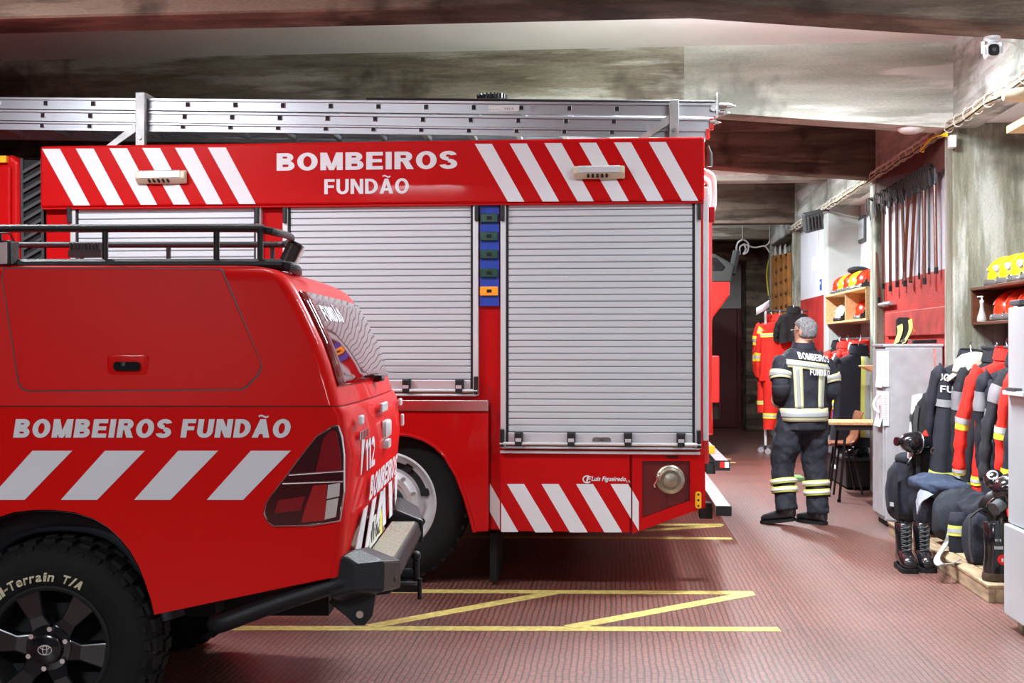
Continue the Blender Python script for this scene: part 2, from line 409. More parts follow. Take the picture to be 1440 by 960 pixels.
M['backw'] = two_tone('back_wall_shaded_plaster', (.42, .42, .42), (.10, .006, .010), 2.20)  # red and white wall paint with the rear bay's shade in its colour
M['door'] = mat('shaded_red_door_paint', (.085, .006, .010), .5)  # the wall's red, darkened to carry the shade at the back
M['cement'] = mat('grey_render_paint', (.42, .45, .43), .8, var=.12, vscale=3, bump=.25, bscale=60)
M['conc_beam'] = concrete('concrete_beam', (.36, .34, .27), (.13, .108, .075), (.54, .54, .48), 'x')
M['conc_beam2'] = concrete('concrete_beam_streaked_lit', (.50, .52, .46), (.34, .35, .30), (.68, .70, .66), 'x', seed=3.1)
M['conc_dark'] = concrete('concrete_beam_brown', (.16, .122, .092), (.06, .046, .036), (.21, .165, .125), 'x', seed=7.7)  # brown copy of the beam concrete; the unlit bays' shade is in its colour
M['conc_col'] = concrete('concrete_column', (.38, .385, .32), (.165, .165, .115), (.46, .48, .43), 'z', seed=1.3)
M['conc_long'] = concrete('concrete_edge_beam', (.46, .48, .44), (.28, .29, .24), (.58, .61, .59), 'y', seed=5.2)
M['conduit'] = mat('yellowed_conduit', (.58, .50, .34), .5, var=.3, vscale=9)
M['cable_w'] = mat('white_cable', (.75, .73, .66), .5)
M['cable_y'] = mat('yellow_cable', (.85, .62, .02), .5)
M['plastic_w'] = mat('white_plastic', (.78, .79, .80), .4)
M['lamp_on'] = mat('lit_tube', (1, .98, .95), .5, emit=9)
M['chair_brown'] = mat('brown_moulded_seat', (.30, .12, .065), .3, coat=.4, var=.2, vscale=8)
M['strap_g'] = mat('grey_webbing', (.36, .35, .32), .8)
M['redp'] = mat('red_plastic', (.75, .02, .015), .35)
M['dgrey'] = mat('dark_grey_plastic', (.055, .06, .066), .5)
M['tread'] = mat('tread_plate', (.40, .38, .30), .4, metal=.6, bump=.9, bscale=70)
EXPOSURE = 0.42
# x, y, z, watts, along   (all under the slab, none in view)
UPSHARE = .75
LAMPS = [(.95, 7.85, 3.66, 275, 'x'),
         (.70, 13.6, 3.70, 330, 'y'), (1.2, 16.7, 3.72, 50, 'y'), (1.4, 19.4, 3.75, 14, 'y'),
         (-3.6, 5.3, 3.70, 115, 'x'), (-1.6, 5.3, 3.70, 18, 'x'), (1.6, 5.3, 3.70, 45, 'x'),
         (-2.6, -1.0, 3.70, 210, 'x'), (1.8, -1.2, 3.70, 40, 'x')]  # fill added behind the camera in place of missing floor bounce
# ================================================================== THE SETTING
S = 'structure'
XE = 2.65                       # inner face of the edge beam / column faces along the right side
fl = MB(); fl.box((-9, -5, -.12), (4.2, 24, 0)); floor = fl.build('floor', M['floor'], smooth=0, kind=S)
# floor paint: hatched yellow strips between the parking bays
def stripe(a, b, w=.05, lift=0):
    a = V(a) + V((0, 0, lift)); b = V(b) + V((0, 0, lift)); d = (b - a).normalized(); n = V((-d.y, d.x, 0)) * w
    mb = MB(); z = V((0, 0, .0015))
    mb.loft([[a - n, a + n, a + n + z, a - n + z], [b - n, b + n, b + n + z, b - n + z]])
    mb.build('painted_line', M['yline'], floor, smooth=0, origin=(0, 0, 0))
stripe(gnd(312, 883), gnd(1096, 884.5)); stripe(gnd(240, 829), gnd(1060, 833.5))
for (x0, y0, x1, y1) in ((520, 881, 785, 832), (800, 882, 1054, 835), (262, 881, 510, 832)):
    stripe(gnd(x0, y0), gnd(x1, y1), lift=.0008)
stripe(gnd(640, 754.5), gnd(1029, 757)); stripe(gnd(760, 737), gnd(1017, 737.5)); stripe(gnd(905, 746), gnd(1012, 739))
stripe(gnd(985, 650), gnd(1034, 650)); stripe(gnd(985, 645), gnd(1028, 645))

c = MB(); c.box((-9, -5, 3.88), (4.2, 24, 4.05)); c.build('ceiling', M['white_ceil'], smooth=0, kind=S)
def beam(name, y0, y1, m, deep=True, zb=3.39, ze=3.20):
    mb = MB()
    poly = [(-9, 3.9), (-9, zb), (.45, zb), (1.6, zb - (zb - ze) * .55), (XE + .02, ze), (XE + .02, 3.9)] if deep else [(-9, 3.9), (-9, zb), (XE + .02, zb), (XE + .02, 3.9)]
    mb.prism(poly, 'y', y0, y1)
    return mb.build(name, m, smooth=0, bevel=.012, seg=1, kind=S)
beam('ceiling_beam', .9, 1.26, M['conc_dark'])
beam('ceiling_beam', 3.8, 4.06, M['conc_dark'])
beam('ceiling_beam', 6.70, 7.04, M['conc_dark'])
XS = atY(962, 100, 9.68).x                       # joint of two pours; lamp light is also put into the right tone
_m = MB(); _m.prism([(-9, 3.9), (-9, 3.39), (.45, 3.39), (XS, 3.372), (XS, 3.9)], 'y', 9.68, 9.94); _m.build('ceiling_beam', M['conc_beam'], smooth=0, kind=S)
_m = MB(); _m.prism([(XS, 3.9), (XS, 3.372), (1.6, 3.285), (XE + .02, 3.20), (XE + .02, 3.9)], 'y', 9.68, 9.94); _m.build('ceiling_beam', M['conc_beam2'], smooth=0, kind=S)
beam('ceiling_beam', 12.47, 12.73, M['conc_dark'])
beam('ceiling_beam', 15.2, 15.46, M['conc_beam2'], False, 3.56)
beam('ceiling_beam', 17.9, 18.16, M['conc_dark'], False, 3.30)
beam('ceiling_beam', 20.6, 20.86, M['conc_beam'], False, 3.30)
# edge beam over the columns on the right and the painted slab of the niches behind it
mb = MB(); mb.box((XE, -5, 3.2), (2.84, 22.5, 3.9)); mb.build('edge_beam', M['conc_long'], smooth=0, bevel=.01, seg=1, kind=S)
mb = MB(); mb.box((2.84, -5, 3.24), (3.6, 22.5, 3.34)); mb.build('ceiling', M['white_ceil'], smooth=0, kind=S)
# columns (deep fins); the narrow inner faces are smooth cement
def column(y0, y1, x1=3.45, m='conc_col'):
    mb = MB(); mb.box((XE, y0, 0), (x1, y1, 3.245)); mb.build('column', M[m], smooth=0, bevel=.012, seg=1, kind=S)
column(6.78, 6.98); column(9.68, 9.93); column(12.47, 12.75); column(15.2, 15.48, m='cement'); column(17.9, 18.16); column(20.6, 20.86)
def wall(name, p0, p1, m):
    mb = MB(); mb.box(p0, p1); return mb.build(name, m, smooth=0, kind=S)
wall('wall_right', (3.28, -5, 0), (3.48, 9.68, 3.24), M['wallbit'])
wall('wall_right', (2.735, 9.93, 0), (2.95, 12.47, 3.21), M['bay2'])
wall('wall_right', (3.05, 12.75, 0), (3.25, 15.2, 3.24), M['wallbit'])
wall('wall_right', (2.735, 15.48, 0), (2.95, 17.9, 3.21), M['bay4'])
wall('wall_right', (2.85, 18.16, 0), (3.1, 20.6, 3.24), M['conc_col'])
wall('wall_right', (2.85, 20.86, 0), (3.1, 22.5, 3.24), M['wallbit'])
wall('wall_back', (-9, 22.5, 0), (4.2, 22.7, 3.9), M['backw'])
wall('wall_left', (-9.2, -5, 0), (-9, 24, 3.9), M['shade'])
wall('wall_front', (-9, -5.2, 0), (4.2, -5, 3.9), M['shade'])
# return pier beside the rear door, dark lintel box over it
mb = MB(); mb.box((2.36, 21.6, 0), (2.9, 22.5, 3.9)); mb.build('column', M['conc_dark'], smooth=0, kind=S)
mb = MB(); mb.box((-3, 21.4, 3.02), (2.36, 22.5, 3.3)); mb.build('trim_1', M['conc_dark'], smooth=0, kind=S)
d = MB(); d.box((1.0, 22.44, 0.02), (2.28, 22.5, 2.18)); door = d.build('door_1', M['door'], smooth=0, bevel=.005, kind=S)
h = MB(); p = atY(1054, 503, 22.42); h.cyl(p, p + V((0, .03, 0)), .03, n=12); h.cyl(p - V((.0, .02, 0)), p + V((-.10, -.02, 0)), .011, n=8)
h.build('door_handle', M['chrome'], door)
# timber rail painted red on the tool wall, step of red-painted board below it
mb = MB(); mb.box((2.70, 9.95, 1.60), (2.735, 12.3, 1.83)); mb.build('trim_2', mat('red_painted_board', (.44, .06, .05), .5, var=.3, vscale=6), smooth=0, bevel=.006, kind=S)
mb = MB(); mb.box((2.66, 9.95, 2.93), (2.735, 12.47, 3.19)); mb.build('trim_3', mat('tool_wall_shade_strip', (.09, .03, .022), .7, var=.3, vscale=6), smooth=0, kind=S)  # dark strip; the edge beam's shadow over the tool heads is in its colour

# ------------------------------------------------------------------ camera, lamps
cam = bpy.data.cameras.new('camera'); co = bpy.data.objects.new('camera', cam); COL.objects.link(co)
cam.sensor_width = 36; cam.lens = F / 1440 * 36; cam.shift_y = 7 / 1440
co.location = (0, 0, CAMZ); co.rotation_euler = (PI / 2, 0, YAW); cam.clip_start = .05
SC.camera = co
w = bpy.data.worlds.new('world'); SC.world = w; w.use_nodes = True
w.node_tree.nodes['Background'].inputs[0].default_value = (.5, .55, .62, 1); w.node_tree.nodes['Background'].inputs[1].default_value = .015
vs = SC.view_settings; vs.view_transform = 'Standard'; vs.look = 'None'; vs.gamma = 1; vs.exposure = EXPOSURE
try: vs.use_curve_mapping = False
except Exception: pass
SC.display_settings.display_device = 'sRGB'

def batten(x, y, z, watts, along='x', L=1.25, col=(.88, .95, 1.0), tube=True):
    """a fluorescent batten under the slab: housing, two tubes, and the light they give"""
    dx, dy = (L / 2, .06) if along == 'x' else (.06, L / 2)
    root = thing('fluorescent_lamp', 'unseen white fluorescent batten with two tubes under the ceiling slab', 'lamp', (x, y, z), 'fluorescent battens above the bays')
    root['kind'] = S
    mb = MB(); mb.box((x - dx, y - dy, z), (x + dx, y + dy, z + .06)); mb.build('housing', M['plastic_w'], root, bevel=.008)
    for s in (-1, 1):
        t_ = MB()
        if along == 'x': t_.cyl((x - dx + .03, y + s * .035, z - .02), (x + dx - .03, y + s * .035, z - .02), .013, n=8)
        else: t_.cyl((x + s * .035, y - dy + .03, z - .02), (x + s * .035, y + dy - .03, z - .02), .013, n=8)
        t_.build('tube', M['lamp_on'], root)
    li = bpy.data.lights.new('tube_light', 'AREA'); li.shape = 'RECTANGLE'; li.energy = watts; li.color = col
    li.size, li.size_y = (L, .12) if along == 'x' else (.12, L)
    up = li.copy(); up.energy = watts * (UPSHARE if y == 7.85 else .08); uo = bpy.data.objects.new('tube_light', up); COL.objects.link(uo); uo.location = (x, y, z + .07); uo.rotation_euler = (PI, 0, 0)
    lo = bpy.data.objects.new('tube_light', li); COL.objects.link(lo); lo.location = (x, y, z - .045)
    return lo
for args in LAMPS: batten(*args)
# ================================================================== FIRE TRUCK
T = 7.5
def q(px, py, dy=0): return atY(px, py, T + dy)
def slab(mb, pxpoly, y0, y1):                       # polygon given on the truck's side, extruded in depth
    pts = [atY(px, py, T) for px, py in pxpoly]
    mb.prism([(p.x, p.z) for p in pts], 'y', y0, y1)
truck = thing('fire_truck', 'red fire truck with three silver roller shutters and ladders on its roof', 'fire truck', (-1.4, T + 1.2, 0))
XR = q(989, 400).x                                   # rear face
XB = q(62, 250).x                                    # front face of the equipment body
zt = q(520, 200).z; zp = q(520, 288).z; zb = .352
b = MB()
# box body behind the shutters, rear end with rising departure line
p1 = q(888, 750); p2 = q(978, 717)
b.prism([(XB, zp + .02), (XB, 1.13), (q(549, 590).x - .75, 1.13), (q(640, 590).x - .0, 1.13), (q(688, 600).x, 1.13), (q(688, 700).x, zb), (p1.x, zb), (p2.x, p2.z), (XR, q(992, 713).z), (XR, zp + .02)], 'y', T + .02, T + 2.43)
b.build('body', M['paint'], truck, smooth=0, bevel=.012)
b = MB(); b.box((XB - .01, T - .035, zp), (XR + .005, T + 2.45, zt)); top = b.build('top_panel', M['paint'], truck, smooth=0, bevel=.014)
b = MB(); b.box((XB + .03, T + .02, zt - .002), (XR - .03, T + 2.40, zt + .004)); b.build('roof_deck', M['tread'], truck, smooth=0, label='unseen grey tread plate roof')  # unseen deck, added to keep red bounce off the ceiling
b = MB(); b.box((XB, T - .03, zp - .012), (XR, T + .01, zp - .001)); b.build('drip_edge', M['paint'], truck, smooth=0)
b = MB(); b.box((XB - 2.6, T + .25, .55), (XR - .25, T + 2.2, 1.12)); b.build('chassis', M['dark'], truck, smooth=0)
b = MB(); b.box((XB - 2.4, T + .55, .33), (q(690, 700).x - .2, T + 2.0, .6)); b.box((q(690, 700).x + .05, T + .10, .36), (q(880, 700).x, T + 2.35, .6)); b.build('underbody', M['dark'], truck, smooth=0)  # boxes added to block light and darken the floor beneath
# diagonal white bands on the top panel
def band(px0, px1, pxb0, pxb1, ya, yb, y, parent, name='reflective_band'):
    m_ = MB(); pts = [q(px0, ya), q(px1, ya), q(pxb1, yb), q(pxb0, yb)]
    m_.prism([(p.x, p.z) for p in pts], 'y', y - .0025, y); return m_.build(name, M['white_dec'], parent, smooth=0)
tops = [63, 110, 157, 203, 249, 295]
for x in tops: band(x, x + 25, x + 44, x + 67, 210.5 - (x - 63) * .008, 289.5 - (x - 63) * .008, T - .035, top)
for i in range(6):
    x = 668.5 + 48.7 * i; band(x, x + 24, x + 46.5, x + 69.5, 203.5 - i * .5, 284.5 - i * .25, T - .035, top)
def panel_text(s, x0, x1, y0, y1, y, parent, bold, name='lettering', m='white_dec', shear=0):
    o = q(x0, y1, y - T); e = q(x1, y1, y - T); u_ = q(x0, y0, y - T)
    m_ = MB(); put_text(m_, s, flat_warp(V((o.x, y, o.z)), V((e.x - o.x, 0, 0)), V((0, 0, u_.z - o.z)), shear), bold)
    return m_.build(name, M[m], parent, smooth=0)
panel_text('BOMBEIROS', 389, 643, 215.5, 240, T - .038, top, .045)
panel_text('FUNDÃO', 456, 575, 252, 273, T - .038, top, .03)

# ---- roller shutters
def shutter(x0, x1, y0, y1, lx=None, lock=False):
    a = q(x0, y0); c_ = q(x1, y1); X0, X1, Z1, Z0 = a.x, c_.x, a.z, c_.z
    f = MB()
    for xa, xb in ((X0, X0 + .034), (X1 - .034, X1)):
        f.box((xa, T - .015, Z0), (xb, T + .05, Z1))
    f.box((X0 + .01, T - .008, Z0 - .004), (X1 - .01, T + .03, Z0 + .010))
    fr = f.build('shutter_frame', M['silver'], truck, smooth=0, bevel=.004)
    for xa in (X0 + .034, X1 - .046): g = MB(); g.box((xa, T - .004, Z0 + .01), (xa + .012, T + .04, Z1)); g.build('rubber_seal', M['black'], fr, smooth=0)
    s_ = MB(); n = max(4, int(round((Z1 - Z0 - .10) / .0405))); h_ = (Z1 - Z0 - .10) / n
    for k in range(n):                                # pattern of slats kept in one mesh
        z0 = Z0 + .10 + k * h_
        s_.prism([(T + .004, z0 + .003), (T + .0, z0 + .008), (T + .0, z0 + h_ - .005), (T + .004, z0 + h_ - .0005), (T + .02, z0 + h_), (T + .02, z0 + .003)], 'x', X0 + .05, X1 - .05)
    sh = s_.build('roller_shutter', M['slat'], truck, smooth=0)
    m_ = MB(); m_.box((X0 + .046, T + .012, Z0 + .02), (X1 - .046, T + .024, Z1)); m_.build('slat_joint', M['dgrey'], sh, smooth=0)
    m_ = MB(); m_.box((X0 + .048, T - .014, Z0 + .028), (X1 - .048, T + .012, Z0 + .098)); m_.build('bottom_rail', M['silver'], sh, smooth=0, bevel=.004)
    m_ = MB(); m_.cyl((X0 + .0, T - .055, Z0 + .032), (X1 - .0, T - .055, Z0 + .032), .011, n=12); m_.build('lift_bar', M['silver'], sh)
    for xx in (X0 + .012, X1 - .012):
        m_ = MB(); m_.box((xx - .012, T - .065, Z0 + .01), (xx + .012, T - .01, Z0 + .12)); m_.build('bar_bracket', M['black'], sh, smooth=0, bevel=.004)
    for xx in (lx or []):
        lx_ = q(xx, y1).x
        m_ = MB(); m_.box((lx_ - .026, T - .05, Z0 + .035), (lx_ + .026, T - .012, Z0 + .105)); m_.box((lx_ - .022, T - .072, Z0 + .016), (lx_ + .022, T - .046, Z0 + .10))
        o_ = m_.build('bar_clip', M['black'], sh, smooth=0, bevel=.006)
        m_ = MB(); m_.box((lx_ - .018, T - .074, Z0 + .045), (lx_ + .018, T - .071, Z0 + .066)); m_.build('clip_plate', M['silver'], o_, smooth=0)
    if lock:
        xx = q(846, 618).x; zz = q(846, 618.5).z
        m_ = MB(); m_.prism([(xx + px_ , zz + pz_) for px_, pz_ in rect_round(.115, .038, .018)], 'y', T - .022, T - .012); o_ = m_.build('lock_plate', M['steel'], sh)
        m_ = MB(); m_.cyl((xx, T - .03, zz), (xx, T - .02, zz), .013, n=14); m_.build('lock_barrel', M['chrome'], o_)
    return sh
shutter(100, 368, 291, 556, [170, 320])
shutter(398, 673, 290, 556, [430, 573, 647])
shutter(704, 985, 287, 631.5, [730, 803.5, 883, 957], True)
for (x, y) in ((100, 303), (363, 303), (402, 303), (671, 300), (707, 300), (983, 298)):
    p = q(x, y); m_ = MB(); m_.box((p.x - .012, T - .04, p.z - .05), (p.x + .012, T - .006, p.z + .05)); m_.build('shutter_latch', M['black'], truck, smooth=0, bevel=.005)
# side strip with lamps between the shutters
a = q(675, 288.5); c_ = q(702, 430)
m_ = MB(); m_.box((a.x, T - .004, c_.z), (c_.x, T + .022, a.z)); bs = m_.build('blue_strip', M['blue'], truck, smooth=0, label='blue strip with marker lamps')
for i, y in enumerate((307, 332.5, 358, 384, 409.5)):
    a = q(675, y - 6.5); c_ = q(701, y + 6)
    m_ = MB(); m_.box((a.x + .002, T - .024, c_.z), (c_.x - .002, T - .003, a.z))
    o_ = m_.build('marker_lamp', M['orange_lens'] if i == 4 else M['green_lens'], bs, smooth=0, bevel=.005, label='orange marker lamp' if i == 4 else 'dark green marker lamp')
    m_ = MB(); m_.box((a.x + .045, T - .028, c_.z + .018), (a.x + .075, T - .022, a.z - .018)); m_.build('lamp_chip', M['dark'], bs, smooth=0)
# scene lights on the top panel
for (x0, x1, y0, y1) in ((197, 266, 241, 259.5), (807, 878.5, 234.5, 252.5)):
    a = q(x0, y0); c_ = q(x1, y1); y = T - .035; h_ = a.z - c_.z
    m_ = MB(); m_.prism([(y, a.z), (y - .05, a.z - .012), (y - .055, c_.z + h_ * .35), (y - .02, c_.z), (y, c_.z)], 'x', a.x, c_.x)
    l_ = m_.build('side_flood_lamp', M['cream'], truck, smooth=0, bevel=.008, label='cream side flood lamp')
    m_ = MB(); m_.prism([(y - .048, a.z - .006), (y - .058, a.z - .014), (y - .060, c_.z + h_ * .40), (y - .05, c_.z + h_ * .40)], 'x', a.x + .03, c_.x - .03); m_.build('reflector_strip', M['silver'], l_, smooth=0)
    for k in range(5):
        xx = lerp(a.x + .09, c_.x - .11, k / 4.0); zz = c_.z + h_ * .2
        m_ = MB(); m_.cyl((xx, y - .054, zz + .004), (xx, y - .030, zz - .006), .008, n=8); m_.build('lamp_led', M['dark'], l_)
# ---- wheel side panel with arch, step strip
hub = q(541, 708); R_T = .515
ax, az = hub.x, .515
arch = []
half_ = [(668, 747), (661.5, 722), (655, 700), (643, 668), (627, 641), (613, 627), (596, 617), (577, 611), (557, 609.5)]
hr = [(p_.x, p_.z) for p_ in (q(*k) for k in half_)]
arch = [(2 * ax - x, z) for x, z in hr] + hr[::-1]
xr = q(687.5, 650).x; xl = ax - .80
zs = q(600, 577).z
poly = [(xl, zs), (xl, zb)] + arch + [(xr, zb), (xr, zs)]
m_ = MB(); m_.prism(poly, 'y', T - .03, T + .12); m_.build('wheel_arch_panel', M['paint'], truck, smooth=0, bevel=.008)
m_ = MB(); m_.tube([V((x * 1.0, T - .03, z)) for x, z in arch], .012, n=8); m_.build('arch_lip', M['paint'], truck)
m_ = MB(); m_.prism([(xl, zb + .02), (xl - .9, zb + .02), (xl - .9, zs), (xl, zs)], 'y', T - .02, T + .12); m_.build('side_panel', M['paint'], truck, smooth=0, bevel=.006)
m_ = MB(); m_.box((xl - .9, T - .045, zs), (xr, T + .05, q(600, 562).z)); m_.build('step_plate', M['steel'], truck, smooth=0, bevel=.004)
m_ = MB(); m_.box((xl, T + .12, .55), (xr, T + .85, 1.12)); m_.build('wheel_well', M['dark'], truck, smooth=0)
# ---- lower rear panel
m_ = MB(); m_.prism([(q(704, 640).x, zb), (p1.x - .012, zb), (p1.x - .012, q(880, 637).z), (q(704, 640).x, q(704, 637).z)], 'y', T - .006, T + .02)
lp = m_.build('lower_panel', M['paint'], truck, smooth=0, bevel=.003)
def clipband(poly, name='reflective_band'):
    m_ = MB(); pts = [q(*p) for p in poly]; m_.prism([(p.x, p.z) for p in pts], 'y', T - .0095, T - .0065); m_.build(name, M['white_dec'], lp, smooth=0)
for x in (713, 761.5, 810): clipband([(x, 680), (x + 24, 680), (x + 65, 748), (x + 40, 748)])
clipband([(858.5, 680), (883, 680), (887.4, 687), (887.4, 729)])
clipband([(705, 706), (729, 747.5), (705, 747.5)])
m_ = MB(); m_.prism([(p.x, p.z) for p in (q(688.5, 680), q(702.5, 704.5), q(702.5, 745), q(688.5, 720))], 'y', T + .0165, T + .0195); m_.build('reflective_band', M['white_dec'], truck, smooth=0)
m_ = MB(); m_.prism([(p.x, p.z) for p in (q(889.3, 689.5), q(898.3, 705), q(898.3, 746), q(889.3, 731))], 'y', T - .0095, T - .006); m_.build('reflective_band', M['white_dec'], truck, smooth=0)
panel_text('Luis Figueiredo', 831, 879, 669.5, 678, T - .0095, lp, .05, 'lettering', shear=.25)
panel_text('s.a.', 880, 887, 675, 678, T - .0095, lp, .0, 'lettering')
o_ = q(825.5, 673.5); m_ = MB(); r_ = []
for k in range(14):
    a_ = math.radians(40 + k * 22); r_.append(V((o_.x + .024 * math.cos(a_), T - .009, o_.z + .021 * math.sin(a_))))
m_.strap(r_, .003, .008, (0, 1, 0)); m_.build('maker_emblem', M['white_dec'], lp, smooth=0)
panel_text('F', 824, 830, 669.5, 677, T - .0095, lp, .05, 'lettering', shear=.25)
# rear corner panel with its recess and hose coupling
Z0r = .352
outer = [q(889, 637), q(991, 637), q(992, 713), q(978, 717.5), q(889, 750)]
inner = [q(903, 648), q(970, 648), q(970, 703), q(903, 728)]
m_ = MB()
for i in range(4):
    pass
oo = [(p.x, p.z) for p in (outer[0], outer[1], outer[2], outer[3], outer[4])]; ii = [(p.x, p.z) for p in (inner[0], inner[1], inner[2], inner[3])]
quads = [(oo[0], oo[1], ii[1], ii[0]), (oo[1], oo[2], ii[2], ii[1]), (oo[2], oo[3], ii[2]), (oo[3], oo[4], ii[3], ii[2]), (oo[4], oo[0], ii[0], ii[3])]
for q_ in quads: m_.prism(list(q_), 'y', T - .006, T + .012)
rc = m_.build('rear_corner_panel', M['paint'], truck, smooth=0)
m_ = MB()
for i in range(4):
    a, c_ = ii[i], ii[(i + 1) % 4]
    m_.add([(a[0], T - .004, a[1]), (c_[0], T - .004, c_[1]), (c_[0], T + .019, c_[1]), (a[0], T + .019, a[1])], [(0, 1, 2, 3)])
dk = mat('recess_dark_red', (.13, .004, .006), .4, coat=.5)  # darker red than the truck body, used inside the recess
m_.prism(ii, 'y', T + .0135, T + .0185); m_.build('recess_panel', dk, rc, smooth=0)
m_ = MB(); p = q(942.5, 673.5)
m_.lathe([(.03, .02), (.088, .02), (.088, -.02), (.078, -.026), (.076, -.06), (.062, -.066), (.060, -.05), (.045, -.05), (.043, -.062), (.030, -.064), (.012, -.07), (.0, -.07)], (p.x, T, p.z), (0, 1, 0), n=32)
cp = m_.build('hose_coupling', mat('cast_brass_grey', (.42, .38, .30), .35, metal=.9, var=.2, vscale=30), rc)
m_ = MB(); m_.tube([V((p.x - .07, T - .05, p.z + .02)), V((p.x - .085, T - .05, p.z + .0)), V((p.x - .10, T - .05, p.z - .03)), V((p.x - .095, T - .04, p.z - .045))], .005); m_.ball((p.x - .078, T - .05, p.z + .025), .014, 10, 6); m_.build('coupling_lever', M['chrome'], cp)
m_ = MB(); m_.box((p.x - .02, T + .005, p.z - .17), (p.x + .09, T + .0185, p.z - .03)); m_.build('recess_cover', dk, rc, smooth=0, bevel=.003)
a = q(977.5, 690.5); c_ = q(986, 714)
m_ = MB(); m_.prism([((a.x + c_.x) / 2 + x_, (a.z + c_.z) / 2 + z_) for x_, z_ in rect_round(c_.x - a.x, a.z - c_.z, .014)], 'y', T - .022, T - .006); yr = m_.build('side_reflector', M['yellow_lens'], rc, label='yellow side reflector')
for y in (694.5, 702.5, 710.5):
    p = q(981.7, y); m_ = MB(); m_.cyl((p.x, T - .024, p.z), (p.x, T - .02, p.z), .007, n=10); m_.build('reflector_screw', M['dark'], yr)
m_ = MB(); a = q(938, 642); m_.cbox((a.x + .03, T - .008, a.z), (.075, .012, .012)); m_.build('panel_catch', M['dark'], rc, smooth=0, bevel=.004)
m_ = MB(); m_.box((q(704, 632).x, T - .028, q(700, 635).z - .006), (XR - .02, T + .0, q(700, 633).z)); m_.build('sill_trim', M['silver'], truck, smooth=0)
m_ = MB(); m_.prism([(p.x, p.z) for p in (q(688, 751), q(697, 751), q(697, 820), q(687.5, 820))], 'y', T + .05, T + .5); m_.build('mud_flap', M['rubber'], truck, smooth=0)
# ---- rear end: step, grab rails, door edge
m_ = MB(); m_.box((XR + .075, T - .03, .47), (XR + .165, T + 2.3, .525)); st = m_.build('rear_step', M['silver'], truck, smooth=0, bevel=.005)
m_ = MB(); m_.box((XR + .074, T - .045, .465), (XR + .168, T - .028, .527)); m_.build('end_cap', M['black'], st, smooth=0, bevel=.003)
for x_ in (.098, .12, .142):
    m_ = MB(); m_.box((XR + x_ - .003, T - .02, .525), (XR + x_ + .003, T + 2.3, .529)); m_.build('tread_rib', M['silver'], st, smooth=0)
m_ = MB(); m_.box((XR, T + .3, .40), (XR + .08, T + .4, .50)); m_.build('step_bracket', M['dark'], truck, smooth=0); m_ = MB(); m_.box((XR, T + 2.0, .40), (XR + .08, T + 2.1, .50)); m_.build('step_bracket', M['dark'], truck, smooth=0)
for dy in (.14, .42):
    p = [q(991, 235), q(1003, 242), q(1006.5, 255), q(1006.5, 283), q(1003, 294), q(991, 300)]
    m_ = MB(); m_.tube(catmull([V((k.x, T + dy, k.z)) for k in p], 5), .017, n=10); m_.build('grab_rail', M['plastic_w'], truck)
m_ = MB(); m_.box((XR, T + .03, q(990, 620).z), (XR + .035, T + .09, q(990, 262).z)); m_.build('rear_corner_profile', M['silver'], truck, smooth=0, bevel=.006)
m_ = MB(); m_.box((XR, T + .12, q(990, 655).z), (XR + .045, T + 2.35, q(990, 268).z)); m_.build('rear_door', mat('faded_red_rear_paint', (.56, .03, .035), .45), truck, smooth=0, bevel=.01)
m_ = MB(); m_.box((XR + .03, T + .06, q(990, 311).z), (XR + .075, T + .12, q(990, 289).z)); m_.build('rear_marker_lamp', M['red_lens_bright'], truck, smooth=0, bevel=.006)
m_ = MB(); a = q(997, 232); m_.cyl((XR + .045, T + .06, a.z), (XR + .045, T + .06, q(995, 212).z), .016, n=10); m_.cyl((XR + .045, T + .06, q(995, 212).z), (XR + .03, T + .06, q(995, 203).z), .01, n=8); m_.build('roof_hatch_strut', M['dgrey'], truck)
# ---- wheels
def truck_wheel(x, name='rear_wheel'):
    w_ = MB(); y = T + .06; r = R_T; prof = []
    for rr, hh in ((.30, .02), (.315, -.012), (.37, -.03), (.43, -.028), (.475, -.012), (.50, .012), (.515, .03), (.515, .27), (.50, .285), (.31, .29), (.30, .27)): prof.append((rr, hh))
    w_.lathe(prof, (x, y, r), (0, 1, 0), n=64, cap=False); tyre = w_.build('tyre', M['rubber'], truck)
    g = MB()
    for k in range(40):
        a_ = 2 * PI * k / 40; g.cbox((x + .505 * math.cos(a_), y + .06, r + .505 * math.sin(a_)), (.028, .10, .03), (0, -a_, 0))
    g.build('tread_block', M['rubber'], tyre, smooth=0)
    w_ = MB(); w_.lathe([(.318, -.004), (.322, -.014), (.310, -.018), (.303, -.006), (.296, .02), (.27, .05), (.235, .075), (.215, .06), (.20, .03), (.165, .018), (.16, .012), (.13, .012), (.125, .03), (.08, .03), (.075, -.03), (.06, -.045), (0, -.045)], (x, y, r), (0, 1, 0), n=48)
    rim = w_.build('rim', M['silver'], truck)
    w_ = MB(); w_.lathe([(.105, .03), (.10, -.04), (.085, -.06), (.0, -.062)], (x, y, r), (0, 1, 0), n=24); w_.build('hub', M['black'], rim)
    for k in range(10):
        a_ = 2 * PI * (k + .5) / 10; cx, cz = x + .178 * math.cos(a_), r + .178 * math.sin(a_)
        w_ = MB(); w_.cyl((cx, y + .03, cz), (cx, y - .008, cz), .015, .013, n=6); w_.build('wheel_nut', M['galv'], rim)
    for k in range(8):
        a_ = 2 * PI * (k + .3) / 8; cx, cz = x + .252 * math.cos(a_), r + .252 * math.sin(a_)
        w_ = MB(); w_.cyl((cx, y + .075, cz), (cx, y + .046, cz), .026, n=12); w_.build('vent_hole', M['dark'], rim)
truck_wheel(ax); truck_wheel(-5.6)
